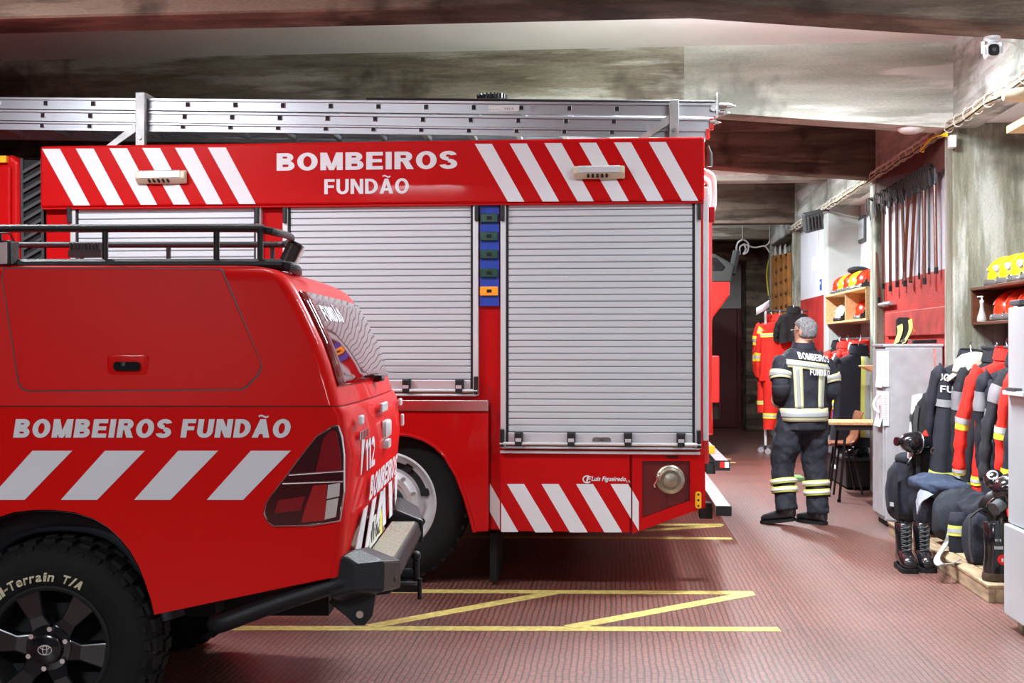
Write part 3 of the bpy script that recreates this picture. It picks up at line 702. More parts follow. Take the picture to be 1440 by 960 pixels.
# ---- cab end (left): air intake grille and cab corner
m_ = MB(); m_.prism([(-6.9, .5), (-6.9, 1.6), (-6.6, 2.6), (-6.2, q(0, 217).z), (q(14, 217).x, q(14, 217).z), (q(25, 226).x, q(25, 226).z), (q(25, 400).x, .5)], 'y', T + .02, T + 2.4); cab = m_.build('cab', M['paint'], truck, smooth=0, bevel=.03, seg=3)
m_ = MB(); m_.box((q(0, 220).x - .4, T - .01, q(0, 229).z), (q(9.5, 220).x, T + .03, q(0, 219).z)); m_.build('cab_marker_lamp', M['yellow_lens'], cab, smooth=0, bevel=.004)
m_ = MB(); m_.box((-4.9, T - .004, 1.25), (q(15, 233).x, T + .03, q(0, 233).z)); m_.build('cab_panel', M['paint'], cab, smooth=0, bevel=.02)
g0 = q(26, 221); g1 = q(54, 221); gb = q(57, 440)
m_ = MB(); m_.prism([(g0.x, g0.z), (g1.x, g0.z - .004), (gb.x, gb.z), (q(28, 440).x, gb.z)], 'y', T + .055, T + .5); gr = m_.build('intake_stack', M['dark'], truck, smooth=0)
m_ = MB()
fr_ = [(g0.x, g0.z), (g1.x, g0.z - .004), (gb.x, gb.z), (q(28, 440).x, gb.z)]
m_.tube([V((x, T + .045, z)) for x, z in fr_], .010, n=6, closed=True)
m_.build('grille_frame', M['dgrey'], gr, smooth=0)
m_ = MB(); n = 15
for k in range(n):
    z = g0.z - .06 - k * .062; t_ = (g0.z - z) / (g0.z - gb.z); xa = lerp(g0.x, q(28, 440).x, t_); xb = lerp(g1.x, gb.x, t_)
    m_.cbox(((xa + xb) / 2, T + .045, z + .0), ((xb - xa) * 1.05, .02, .018), (0, -.5, 0))
m_.build('grille_slats', M['dgrey'], gr, smooth=0)
m_ = MB(); m_.box((g1.x + .01, T + .3, .6), (XB, T + 2.2, zt - .06)); m_.build('cab_gap', M['dark'], truck, smooth=0)
# ---- ladder stanchions on the roof
for (x0, x1, y0) in ((191, 204, 130), (941.5, 954.5, 140.5)):
    a = q(x0, y0, .02); c_ = q(x1, y0, .02)
    m_ = MB(); m_.box((a.x, T + .01, zt - .01), (c_.x, T + .05, a.z)); so = m_.build('ladder_bracket', M['galv'] , truck, smooth=0, bevel=.004)
    s = -1; m_ = MB()
    bx = a.x + .01
    m_.prism([(bx, zt + .16), (bx, zt + .10), (bx - .16, zt - .005), (bx - .12 - .10, zt - .005)], 'y', T + .02, T + .035); m_.build('bracket_brace', M['galv'], so, smooth=0)
    m_ = MB(); m_.cyl(((a.x + c_.x) / 2, T + .012, zt + .05), ((a.x + c_.x) / 2, T + .0, zt + .05), .012, n=8); m_.build('bracket_bolt', M['steel'], so)
    m_ = MB(); m_.box((a.x + .005, T + .05, a.z - .03), (c_.x, T + .62, a.z)); m_.build('cross_bar', M['galv'], so, smooth=0)

# ================================================================== LADDER ON THE ROOF
lad = thing('extension_ladder', 'three-section aluminium ladder stacked on the roof of the red truck', 'ladder', (-1.4, T + .3, zt))
LY = T + .075
def rail(pxl, yl, pxr, yr, hpx_l, hpx_r, holes, wid=.42, tip=None):
    """one ladder section lying flat: two box-section rails and the rungs between them"""
    a = atY(pxl, yl, LY); e = atY(pxr, yr, LY); ha = abs(atY(pxl, yl + hpx_l, LY).z - a.z); he = abs(atY(pxr, yr + hpx_r, LY).z - e.z)
    d = (e - a).normalized(); ext = .9
    a2 = a - d * ext
    sec = thing_part = None
    m_ = MB()
    for y in (LY, LY + wid):
        for (o0, o1, yy0, yy1) in ((.03, .2, 0, .030), (.2, .78, .012, .024), (.78, .95, 0, .030)):
            P = [V((a2.x, y + yy, a2.z - ha * oo)) for oo, yy in ((o0, yy0), (o0, yy1), (o1, yy1), (o1, yy0))]
            Q = [V((e.x, y + yy, e.z - he * oo)) for oo, yy in ((o0, yy0), (o0, yy1), (o1, yy1), (o1, yy0))]
            m_.loft([P, Q])
    sec = m_.build('ladder_rail', M['alu'], lad, smooth=0)
    for x, y in holes:
        p = atY(x, y, LY)
        r_ = MB(); s_ = .0155
        r_.box((p.x - s_, LY + .006, p.z - s_), (p.x + s_, LY + wid + .02, p.z + s_)); rg = r_.build('rung', M['alu'], sec, smooth=0, bevel=.003)
        r_ = MB(); s_ = .0125; r_.box((p.x - s_, LY + .003, p.z - s_), (p.x + s_, LY + .007, p.z + s_)); r_.build('rung_end', M['dark'], sec, smooth=0)
    return a, e, ha, he, sec
hs = lambda x0, y0, dx, dy, n: [(x0 + dx * k + (k * k) * .015, y0 + dy * k) for k in range(n)]
A_ = rail(0, 136, 1012, 144.5, 17, 20, hs(-3, 144, 66.6, .62, 4) + hs(263.5, 146.5, 67, .68, 10), .46)
B_ = rail(0, 153.5, 999, 165.8, 16, 18, hs(-7, 161, 66.6, .7, 4) + hs(259, 163.7, 67, .76, 10), .42)
C_ = rail(0, 170, 994, 182.5, 13, 12, hs(-8, 175, 66.6, .75, 4) + hs(256.5, 177.3, 67, .86, 10), .38)
m_ = MB(); p = atY(515, 139, LY); e = atY(1005, 143.6, LY); m_.tube([p + V((0, .01, 0)), e + V((0, .01, 0))], .011, n=8); m_.build('rubber_cord', M['black'], lad)
for (x, y, l) in ((1012, 149, .1), (1010, 159, .075), (998, 172, .07)):
    p = atY(x, y, LY + .01); m_ = MB(); m_.cyl(p, p + V((l * .45, 0, 0)), .020, n=10); m_.cyl(p + V((l * .45, 0, 0)), p + V((l, 0, -.004)), .020, .002, n=10); m_.build('ladder_spike', M['steel'], lad)
for (x, y, h_) in ((1000.5, 174, .036), (995, 188, .032)):
    p = atY(x, y, LY + .0); m_ = MB(); m_.box((p.x - .012, LY - .006, p.z - h_), (p.x + .014, LY + .03, p.z + h_)); m_.build('end_cap', M['redp'], lad, smooth=0, bevel=.008)
p = atY(1008, 152, LY); m_ = MB(); m_.cyl(p + V((-.02, -.006, 0)), p + V((-.02, .03, 0)), .02, n=12); m_.box((p.x - .004, LY - .004, p.z - .06), (p.x + .006, LY + .03, p.z + .10)); m_.build('ladder_hinge', M['steel'], lad)
a = atY(687, 148.5, LY); c_ = atY(730, 156.5, LY); m_ = MB(); m_.box((a.x, LY - .003, c_.z), (c_.x, LY + .012, a.z)); st_ = m_.build('rating_sticker', M['plastic_w'], lad, smooth=0)
m_ = MB()
for k, xx in enumerate((690, 695, 700, 711, 714, 717, 721)): 
    p = atY(xx, 153, LY); m_.box((p.x - .006, LY - .0045, p.z - .006), (p.x + .004, LY - .003, p.z + (.006 if k > 2 else -.002)))
m_.build('sticker_print', M['ink'], lad, smooth=0)
p = atY(750, 152.5, LY); m_ = MB(); m_.tube([p + V((.018 * math.cos(t * .45), -.005, .018 * math.sin(t * .45))) for t in range(3, 14)], .003, n=5); m_.build('round_mark', M['ink'], lad)
# toothed rubber wheel lying behind the ladder, against the roof edge
tw = thing('toothed_wheel', 'black toothed rubber wheel lying on top of the ladder stack', 'wheel', tuple(atY(692, 139, LY + .2)))
p = atY(692, 140, LY + .2); m_ = MB(); m_.lathe([(.03, -.012), (.085, -.014), (.09, 0), (.085, .020), (.03, .022)], p, (.0, .0, 1), n=36); m_.build('disc', M['black'], tw)
for k in range(24):
    a_ = 2 * PI * k / 24; m_ = MB(); m_.cbox(p + V((.09 * math.cos(a_), .09 * math.sin(a_), .012)), (.02, .010, .03), (0, 0, a_)); m_.build('tooth', M['black'], tw, smooth=0)
# ================================================================== PICKUP
PIV = V((-1.0, 4.33, 0)); PR = math.radians(4.3)
def pp(px, py, yl=0.0):
    """photo ray -> point of the pickup's own frame lying at lateral distance yl"""
    Rm = Matrix.Rotation(-PR, 3, 'Z'); o = Rm @ (V((0, 0, CAMZ)) - PIV); d = Rm @ ray(px, py)
    t = (yl - o.y) / d.y
    return o + d * t
def ppx(px, py, xl):
    Rm = Matrix.Rotation(-PR, 3, 'Z'); o = Rm @ (V((0, 0, CAMZ)) - PIV); d = Rm @ ray(px, py)
    t = (xl - o.x) / d.x
    return o + d * t
pk = thing('pickup_truck', 'red pickup with canopy, black roof rack and all-terrain tyres in the foreground', 'pickup', (0, 0, 0))
W_ = 1.80
ZB = pp(300, 572).z
arch_px = [(217, 864), (212, 842), (204, 818), (195, 795), (183, 774), (169, 757), (152, 741), (132, 729), (105, 720), (75, 716.5)]
A = [(p.x, p.z) for p in (pp(x, y) for x, y in arch_px)]
hubp = pp(62, 908); hx = hubp.x; RW = .392
archL = [(2 * hx - x, z) for x, z in A]
botR = pp(464, 813)
def bed_poly(ret, drop=0, shr=0):
    """side outline of the load bed with the wheel arch; ret = how far the tail is drawn in"""
    return [(-2.0, ZB - drop)] + [(-2.0, .48 + shr)] + archL + A[::-1] + [(botR.x - ret * .9, botR.z + shr), (pp(472, 745).x - ret, pp(472, 745).z), (pp(477, 640).x + .012 - ret, pp(477, 640).z), (pp(470, 585).x + .012 - ret, ZB - .03), (pp(468, 575).x - ret, ZB - drop)]
rings = []
def outv(ret, y, drop=0, shr=0): return [V((x, y, z)) for x, z in bed_poly(ret, drop, shr)]
prof = [(.0015, .0, .002, .002), (.0, .004, 0, 0), (-.012, .008, 0, 0), (-.022, .02, 0, 0), (-.034, .05, 0, 0), (-.040, .10, 0, 0), (-.050, .35, 0, 0), (-.054, W_ / 2, 0, 0)]
seq = prof + [(r, W_ - y, d_, s_) for r, y, d_, s_ in reversed(prof[:-1])]
for r, y, d_, s_ in seq: rings.append(outv(r, y, d_, s_))
mb = MB(); mb.loft(rings); bed = mb.build('load_bed', M['car'], pk, smooth=50)
mb = MB(); mb.box((-2.0, .10, .50), (-.22, W_ - .10, ZB - .05)); 
mb = MB(); mb.box((hx - .62, .30, .45), (hx + .55, W_ - .30, .95)); mb.build('inner_arch', M['dark'], pk, smooth=0)
mb = MB(); mb.tube([V((x, .022, z - .004)) for x, z in archL + A[::-1]], .010, n=6); mb.build('arch_rubber', M['black'], bed, smooth=60)
mb = MB(); mb.tube([V((x * 1.0, .20, z - .055)) for x, z in archL + A[::-1]], .06, n=8); mb.build('arch_liner', mat('grey_blue_liner', (.03, .034, .045), .7), bed, smooth=60)
mb = MB(); mb.box((hx - .5, .28, .80), (hx + .28, .34, .84)); mb.box((hx - .06, .27, .60), (hx - .0, .33, .84)); mb.build('chassis_frame', mat('primer_red_frame', (.07, .010, .010), .6), pk, smooth=0)
# belt gap
def canopy_tin(z): 
    t = (z - ZB) / .50
    return .060 * t
# canopy: outlines stacked upwards
near = [(467, 574), (461, 548), (451, 512), (440, 482), (421, 441), (406, 412), (396, 397), (386, 386)]
lev = []
for px, py in near:
    z = pp(px, py).z
    p = pp(px, py, canopy_tin(z)); lev.append((p.z, p.x, canopy_tin(p.z)))
lev[0] = (ZB + .004, lev[0][1], 0.0)
zt_ = lev[-1][0]
lev += [(zt_ + .022, lev[-1][1] - .035, lev[-1][2] + .018), (zt_ + .036, lev[-1][1] - .10, lev[-1][2] + .055), (zt_ + .043, lev[-1][1] - .2, lev[-1][2] + .13)]
def can_outline(x1, tin, rad=.06, x0=-2.02, bulge=.02):
    out = [(x0, tin), ]
    y0, y1 = tin, W_ - tin
    n = 6
    for k in range(n + 1):
        a = -PI / 2 + (PI / 2) * k / n; out.append((x1 - rad * .35 + rad * .85 * math.cos(a) * 1.0, y0 + rad + rad * math.sin(a)))
    for t in (.25, .5, .75): out.append((x1 + rad * .5 + bulge * 4 * t * (1 - t), lerp(y0 + rad, y1 - rad, t)))
    for k in range(n + 1):
        a = (PI / 2) * k / n; out.append((x1 - rad * .35 + rad * .85 * math.cos(a), y1 - rad + rad * math.sin(a)))
    out.append((x0, y1)); return out
mb = MB(); mb.loft([[V((x, y, z)) for x, y in can_outline(x1, tin)] for z, x1, tin in lev]); can = mb.build('canopy', M['car'], pk, smooth=50)
# dark joint between canopy and bed
mb = MB(); z, x1, tin = lev[0]; mb.loft([[V((x, y, zz)) for x, y in can_outline(x1 - .004, .004)] for zz in (ZB - .006, ZB + .006)]); mb.build('canopy_seal', M['black'], pk, smooth=0)
# side hatch standing a little proud, dark rubber joint around it
hp = [(6, 378), (309, 378.5), (313, 383), (366, 508), (367, 516), (362, 526), (346, 543), (338, 547), (42, 549), (34, 547), (27, 538), (4, 392)]
def side_pts(poly, grow, off):
    c_ = V((190, 470)); out = []
    for x, y in poly:
        v = V((x, y)) - c_; v = v + V((math.copysign(grow, v.x), math.copysign(grow, v.y)))
        y_ = 0
        p = pp(c_.x + v.x, c_.y + v.y, 0); tin = canopy_tin(p.z); p = pp(c_.x + v.x, c_.y + v.y, tin); out.append(V((p.x, canopy_tin(p.z) - off, p.z)))
    return out
mb = MB(); a_ = side_pts(hp, 1.6, .0015); mb.loft([a_, [p + V((0, .01, 0)) for p in a_]]); mb.build('hatch_seal', M['black'], can, smooth=0)
mb = MB(); a_ = side_pts(hp, 0, .004); mb.loft([a_, [p + V((0, .012, 0)) for p in a_]]); hat = mb.build('side_hatch', M['car'], can, smooth=0, bevel=.003)
o = pp(182, 513, .03); yy = canopy_tin(o.z)
mb = MB(); mb.loft([[V((o.x + x * s_, yy - .004 - d_, o.z + z * s_)) for x, z in rect_round(.145, .075, .015)] for s_, d_ in ((1.05, 0), (1.0, .004), (.9, .0055))]); mb.build('handle_surround', M['car'], hat, smooth=30)
mb = MB(); mb.loft([[V((o.x + x, yy - d_, o.z - .004 + z)) for x, z in rect_round(.096, .032, .010)] for d_ in (.006, .018, .022)]); hh = mb.build('hatch_handle', M['black_gloss'], hat, smooth=40)
mb = MB(); mb.cyl((o.x - .01, yy - .026, o.z + .004), (o.x - .01, yy - .02, o.z + .004), .008, n=10); mb.build('key_lock', M['chrome'], hh)
# lettering and slanted bands on the flank
def side_text(s, x0, x1, y0, y1, bold, shear=0):
    a = pp(x0, y1, 0); e = pp(x1, y1, 0); u = pp(x0, y0, 0)
    mb = MB(); put_text(mb, s, flat_warp((a.x, -.0035, a.z), (e.x - a.x, 0, 0), (0, 0, u.z - a.z), shear), bold); return mb.build('lettering', M['white_dec'], bed, smooth=0)
side_text('BOMBEIROS', 19, 240, 589, 615, .055, .15); side_text('FUNDÃO', 254, 407, 589, 615, .055, .15)
for x in (-52, 50, 152, 255, 357):
    pts = [pp(*k) for k in ((x - 4 + .0, 633.5 + 0), (x + 52, 633.5), (x - 15, 702.5), (x - 66, 702.5))]
    if x == -52: pass
    mb = MB(); mb.prism([(p.x, p.z) for p in pts], 'y', -.0035, -.001); mb.build('reflective_band', M['white_dec'], bed, smooth=0)
# ---- tail lamp wrapping the corner
def tail_lamp(mir=False):
    Y = (lambda y: y) if not mir else (lambda y: W_ - y)
    ol = [(470, 598), (476, 599), (481, 615), (484, 640), (484, 690), (478, 731), (440, 738), (385, 739), (377, 733), (372, 722), (375, 707), (388, 689), (405, 667), (425, 640), (446, 614)]
    P_ = [pp(*k) for k in ol]; cx = sum(p.x for p in P_) / len(P_); cz = sum(p.z for p in P_) / len(P_)
    mb = MB()
    mb.loft([[V((cx + (p.x - cx) * s_, Y(y), cz + (p.z - cz) * s_)) for p in P_] for s_, y in ((.97, -.010), (1.0, -.004), (1.0, .03), (.98, .12))])
    tl = mb.build('tail_lamp', M['red_lens_dark'], pk, smooth=40)
    mb = MB(); mb.tube([V((p.x, Y(-.004), p.z)) for p in P_], .0055, n=6, closed=True); mb.build('chrome_trim', M['chrome'], tl, smooth=60)
    def pane(poly, m, name, off):
        mb = MB(); mb.prism([(p.x, p.z) for p in (pp(*k) for k in poly)], 'y', Y(off), Y(off + .004)); mb.build(name, M[m], tl, smooth=0, bevel=.0015)
    pane([(455, 616), (466, 604), (474, 606), (480, 640), (481, 661), (444, 664)], 'red_lens', 'lamp_pane', -.0125)
    pane([(428, 640), (453, 617), (441, 664), (411, 664)], 'red_lens_dark', 'lamp_pane', -.0125)
    pane([(441, 682), (461, 680), (458, 731), (424, 734), (430, 712)], 'red_lens_bright', 'lamp_pane', -.0125)
    pane([(392, 702), (430, 697), (424, 717), (386, 721)], 'red_lens', 'lamp_pane', -.0125)
    pane([(462, 681), (479, 678), (478, 697), (460, 701)], 'white_lens', 'reversing_pane', -.013)
    pane([(460, 703), (477, 699), (473, 726), (457, 730)], 'white_lens', 'reversing_pane', -.013)
    for yy in ((407, 667, 484, 661.5), (398, 679, 483, 676)):
        a = pp(yy[0], yy[1]); c_ = pp(yy[2], yy[3]); mb = MB(); mb.cyl((a.x, Y(-.012), a.z), (c_.x, Y(-.012), c_.z), .004, n=6); mb.build('chrome_strip', M['chrome'], tl)
tail_lamp(); tail_lamp(True)
# ---- tailgate dressing on the rear face (local plane x = rear)
def rearx(z, yl):
    t = max(0, min(1, (z - .72) / (ZB - .72))); base = lerp(pp(472, 745).x, pp(477, 640).x + .012, min(1, t * 2)); ret = -.051 if .2 < yl < W_ - .2 else -.042
    return base - ret + .0035
def rear_warp(y0, y1, z0, z1, sh=0):
    return lambda u, v: V((rearx(lerp(z0, z1, v), lerp(y0, y1, u)) , lerp(y0, y1, u) + sh * v, lerp(z0, z1, v)))
mb = MB(); put_text(mb, '/112', rear_warp(.16, .52, 1.02, 1.14), .04); mb.build('lettering', M['white_dec'], bed, smooth=0)
mb = MB(); put_text(mb, 'BOMBEIROS', rear_warp(.42, 1.45, .885, .985), .05); mb.build('lettering', M['white_dec'], bed, smooth=0)
for k, (y0, sl) in enumerate(((.12, .15), (.40, .15), (.68, .15), (1.02, -.15), (1.30, -.15), (1.56, -.15))):
    mb = MB(); z0, z1 = .69, .87
    P4 = [(y0, z0), (y0 + .13, z0), (y0 + .13 + sl, z1), (y0 + sl, z1)]
    mb.loft([[V((rearx(z, y) , y, z)) for y, z in P4], [V((rearx(z, y) - .003, y, z)) for y, z in P4]]); mb.build('reflective_band', M['white_dec'], bed, smooth=0)
mb = MB(); x_ = rearx(1.15, .9); mb.loft([[V((x_ + dx, .92 + y * s_, 1.14 + z * s_)) for y, z in rect_round(.20, .075, .02)] for dx, s_ in ((-.004, 1), (.012, .97), (.017, .8))]); tg = mb.build('tailgate_handle', M['silver'], bed, smooth=40)
mb = MB(); mb.loft([[V((x_ + .01 + dx, .92 + y * s_, 1.075 + z * s_)) for y, z in rect_round(.12, .04, .012)] for dx, s_ in ((-.014, 1), (.008, .9))]); mb.build('handle_lock', M['silver'], tg, smooth=40)
for (y, z, w_, h_) in ((.14, 1.225, .075, .035), (.80, 1.24, .20, .04), (1.60, 1.225, .075, .035), (1.70, 1.13, .05, .06)):
    mb = MB(); x_ = rearx(z, y); mb.cbox((x_ + .004, y, z), (.016, w_, h_)); mb.build('rear_hinge', M['silver'], bed, smooth=0, bevel=.006)
mb = MB(); x_ = rearx(1.1, .2)
for k in range(5): mb.cbox((x_ + .002, .14 + k * .045, 1.165), (.008, .032, .034))
mb.build('chrome_badge', M['chrome'], bed, smooth=0, bevel=.004)
# rear window of the canopy: tinted sheet, sticker, T-handle
def canx(z, y):
    for i in range(len(lev) - 1):
        if lev[i][0] <= z <= lev[i + 1][0]:
            t = (z - lev[i][0]) / (lev[i + 1][0] - lev[i][0]); x1 = lerp(lev[i][1], lev[i + 1][1], t); tin = lerp(lev[i][2], lev[i + 1][2], t); break
    rad = .06; t = (y - tin - rad) / (W_ - 2 * tin - 2 * rad); t = max(0, min(1, t))
    # same bowed outline as the canopy, piecewise
    ks = [0, .25, .5, .75, 1]; kv = [.5 * rad + .02 * 4 * k * (1 - k) for k in ks]
    for i in range(4):
        if ks[i] <= t <= ks[i + 1]: return x1 + lerp(kv[i], kv[i + 1], (t - ks[i]) / .25)
nz, ny = 10, 12; zlo, zhi = ZB + .075, lev[5][0] + .01
def glass_y(j, z): 
    tin = canopy_tin(z); return lerp(tin + .055, W_ - tin - .055, j / ny)
mb = MB(); top_, bot_ = [], []
for i in range(nz + 1):
    z = lerp(zlo, zhi, i / nz)
    top_.append([V((canx(z, glass_y(j, z)) + .006, glass_y(j, z), z)) for j in range(ny + 1)])
mb.loft(top_, cap=False, closed=False); gl = mb.build('rear_window', M['glass_red'], can, smooth=60, solid=.006)
o = ppx(524, 531, canx(1.38, 1.0) + .03)
yh = 1.0; zh = 1.36; xh = canx(zh, yh)
mb = MB(); mb.cyl((xh - .005, yh, zh), (xh + .03, yh, zh), .02, n=12); mb.cbox((xh + .035, yh, zh), (.022, .11, .026)); mb.build('window_handle', M['black_gloss'], gl, bevel=.004)
mb = MB(); put_text(mb, 'FUNDÃO', lambda u, v: V((canx(lerp(1.60, 1.66, v), lerp(.30, .72, u)) + .011, lerp(.30, .72, u), lerp(1.60, 1.66, v))), .05); mb.build('lettering', M['white_dec'], gl, smooth=0)
# ---- cab ahead of the bed (mostly outside the photo)
mb = MB()
cabp = [(-2.06, .5), (-2.06, 1.74), (-2.15, 1.80), (-3.3, 1.80), (-4.05, 1.27), (-5.15, 1.10), (-5.28, .9), (-5.28, .45), (-5.15, .42)]
wf = hx - 3.08
for k in range(13):
    a = math.radians(k * 15); cabp.append((wf - .5 * math.cos(a), .42 + .5 * math.sin(a)))
cabp += [(-2.8, .42)]
mb.loft([[V((x, y, z)) for x, z in cabp] for y in (.05, W_ - .05)]); cab2 = mb.build('cab', M['car'], pk, smooth=0, bevel=.03, seg=2)
mb = MB(); mb.prism([(-2.25, 1.30), (-2.25, 1.68), (-3.25, 1.70), (-3.85, 1.30)], 'y', .04, .052); mb.build('side_window', M['black_gloss'], cab2, smooth=0)
# ---- rear bumper, corner pods, tow eyes, side bars
def px_block(poly, x0, x1): pass
mb = MB(); mb.prism([(.03, .53), (.17, .545), (.19, .60), (.175, .655), (.04, .66)], 'y', .26, W_ - .26); bu = mb.build('rear_bumper', M['black_metal'], pk, smooth=0, bevel=.012)
mb = MB(); mb.box((.055, .42, .655), (.165, W_ - .42, .664)); mb.build('step_tread', M['tread'], bu, smooth=0)
for s in (0, 1):
    Y = (lambda y: y) if s == 0 else (lambda y: W_ - y)
    mb = MB()
    r0 = [V((-.03, Y(.02), .58)), V((-.03, Y(.02), .66)), V((-.02, Y(.03), .71)), V((.02, Y(.035), .735)), V((.06, Y(.05), .70)), V((.06, Y(.04), .60))]
    r1 = [V((.0, Y(.12), .54)), V((.0, Y(.12), .66)), V((.01, Y(.12), .73)), V((.06, Y(.12), .745)), V((.16, Y(.14), .695)), V((.16, Y(.12), .585))]
    r2 = [V((.03, Y(.36), .53)), V((.03, Y(.36), .62)), V((.03, Y(.36), .70)), V((.07, Y(.36), .712)), V((.20, Y(.36), .66)), V((.20, Y(.36), .55))]
    mb.loft([r0, r1, r2]); pod = mb.build('bumper_corner', M['black_metal'], bu, smooth=0, bevel=.010)
    mb = MB(); pl = [(.02, .62), (.135, .62), (.115, .49), (.085, .455), (.05, .455), (.02, .485), (-.05, .54)]
    mb.prism(pl, 'y', Y(.13), Y(.155)); ey = mb.build('tow_eye_plate', M['black_metal'], bu, smooth=0, bevel=.005)
    mb = MB(); mb.cyl((.068, Y(.126), .497), (.068, Y(.159), .497), .014, n=14); mb.build('eye_hole', mat('bare_steel_bore', (.55, .45, .40), .4, metal=.5), ey)
    a = pp(300, 877, .03); c_ = pp(478, 819, .06)
    mb = MB(); d_ = (c_ - a)
    tp = [a + V((.0, .10, -.012)), a + V((.02, .02, -.004)), a + d_ * .5, c_, c_ + V((.03, .08, .01))]
    mb.tube([V((p.x, Y(p.y), p.z)) for p in catmull(tp, 6)], .034, n=12); mb.build('side_bar', M['black_metal'], bu)
mb = MB(); mb.box((.035, .52, .67), (.05, .98, .79)); bp = mb.build('plate_holder', M['black'], pk, smooth=0, bevel=.004)
mb = MB(); mb.box((.05, .53, .675), (.054, .90, .785)); lp2 = mb.build('licence_plate', mat('plate_white', (.68, .68, .60), .4), bp, smooth=0)
mb = MB(); mb.box((.0535, .90, .675), (.055, .96, .785)); mb.build('plate_band', M['tape_y'], bp, smooth=0)
mb = MB(); put_text(mb, 'VI·82', lambda u, v: V((.0555, lerp(.55, .88, u), lerp(.69, .77, v))), .03); mb.build('lettering', M['black'], lp2, smooth=0)
mb = MB(); mb.cyl((.10, .92, .50), (.20, .92, .50), .025, n=10); mb.cyl((.21, .92, .47), (.21, .92, .56), .016, n=10); mb.ball((.21, .92, .58), .022); mb.cyl((.23, .87, .40), (.23, .87, .49), .010, n=8); mb.box((.10, .87, .43), (.23, .97, .46)); mb.build('tow_hitch', M['black_metal'], pk, smooth=40)
# ---- wheels
def car_wheel(x, y0, flip=False, front=False):
    Y = (lambda y: y0 + y) if not flip else (lambda y: y0 - y)
    r = RW
    w = MB(); prof = [(.222, .03), (.228, .006), (.24, -.004), (.29, -.016), (.335, -.014), (.36, .0), (.378, .02), (.385, .05), (.385, .21), (.36, .245), (.24, .25), (.222, .22)]
    w.lathe([(rr, hh if not flip else -hh) for rr, hh in prof], (x, y0, r), (0, 1, 0), n=64, cap=False); ty = w.build('tyre', M['rubber'], pk)
    for half in (0, 1):
        g = MB(); n = 36
        for k in range(n):
            a = 2 * PI * (k + .5 * half) / n + .02; st = .012 if (k % 2) else 0
            yc = (.055 if half == 0 else .165)
            c_ = V((x + (.384) * math.cos(a), Y(yc + st), r + (.384) * math.sin(a))); g.cbox(c_, (.022, .075, .048), (0, -a, 0))
            if half == 0:
                c_ = V((x + (.360 - st * .8) * math.cos(a), Y(.006), r + (.360 - st * .8) * math.sin(a))); g.cbox(c_, (.036, .02, .034), (0, -a, 0))
        g.build('tread_block', M['rubber'], ty, smooth=0, bevel=.003, seg=1)
    sgn = -1 if not flip else 1
    if not flip and not front:
        # raised white letters around the side wall
        s = 'All-Terrain T/A'; rad = .247; ang0 = math.radians(141); adv = {' ': 5.5, 'l': 3.4, 'i': 3.4, '-': 4.4, 'r': 5.0, '/': 4.6, 'T': 6.6, 'A': 7.2, 'e': 6.4, 'n': 6.6, 'a': 6.4}
        ang = ang0; w = MB()
        for ch in s:
            da = adv.get(ch, 6); 
            if ch != ' ':
                vs_, fs_ = text_geo(ch, .045); cx = .0
                lw = da * .82; h_ = .034 if ch in 'AlTi/' else (.026 if ch != '-' else .007); b0 = 0 if ch != '-' else .012
                def wp(u, v, ang=ang, lw=lw, h_=h_, b0=b0):
                    a = math.radians(math.degrees(ang) - lw * u - v * 1.5); rr = rad + b0 + v * h_
                    return V((x + rr * math.cos(a), Y(-.0175 if rr > .262 else -.012), r + rr * math.sin(a)))
                w.add([wp(u, v) for u, v in vs_], fs_)
            ang -= math.radians(da)
        w.build('lettering', mat('raised_cream_letters', (.62, .58, .40), .6), ty, smooth=0)
    w = MB(); w.lathe([(rr, hh if not flip else -hh) for rr, hh in ((.226, .012), (.229, .002), (.222, -.002), (.212, .004), (.205, .03), (.20, .12), (.05, .13), (0, .13))], (x, y0, r), (0, 1, 0), n=48); rim = w.build('rim', M['dark'], ty)
    for k in range(6):
        a = 2 * PI * k / 6 + math.radians(-8 + 0); sp = MB(); ca, sa = math.cos(a), math.sin(a); n_ = V((-sa, 0, ca)); e_ = V((ca, 0, sa)); c0 = V((x, y0, r))
        def P(d, wv, y): return c0 + e_ * d + n_ * wv + V((0, Y(y) - y0, 0))
        sp.loft([[P(.05, .045, .012), P(.05, -.045, .012), P(.05, -.045, .06), P(.05, .045, .06)], [P(.12, .030, .002), P(.12, -.030, .002), P(.12, -.034, .05), P(.12, .034, .05)], [P(.214, .050, .006), P(.214, -.050, .006), P(.214, -.052, .05), P(.214, .052, .05)]])
        sp.build('spoke', M['black_gloss'], rim, smooth=0, bevel=.006)
        a = a + math.pi / 6; q_ = c0 + V((math.cos(a), 0, math.sin(a))) * .073
        nu = MB(); nu.cyl(q_ + V((0, Y(.01) - y0, 0)), q_ + V((0, Y(-.012) - y0, 0)), .0125, .010, n=6); nu.build('wheel_nut', M['chrome'], rim)
    w = MB(); w.lathe([(rr, hh if not flip else -hh) for rr, hh in ((.085, .03), (.083, .004), (.060, .0), (.055, -.018), (.045, -.024), (0, -.026))], (x, y0, r), (0, 1, 0), n=32); cap = w.build('centre_cap', M['black_gloss'], rim)
    if not flip:
        w = MB(); yy = y0 - .0285
        for (rx, rz, dz) in ((.025, .0175, 0), (.008, .0165, 0), (.016, .0065, .009)):
            w.tube([V((x + rx * math.cos(t), yy, r + dz + rz * math.sin(t))) for t in [2 * PI * k / 24 for k in range(24)]], .0018, n=5, closed=True)
        w.build('emblem', M['white_lens'], cap)
car_wheel(hx, .035); car_wheel(wf, .035, front=True); car_wheel(hx, W_ - .035, True); car_wheel(wf, W_ - .035, True, True)
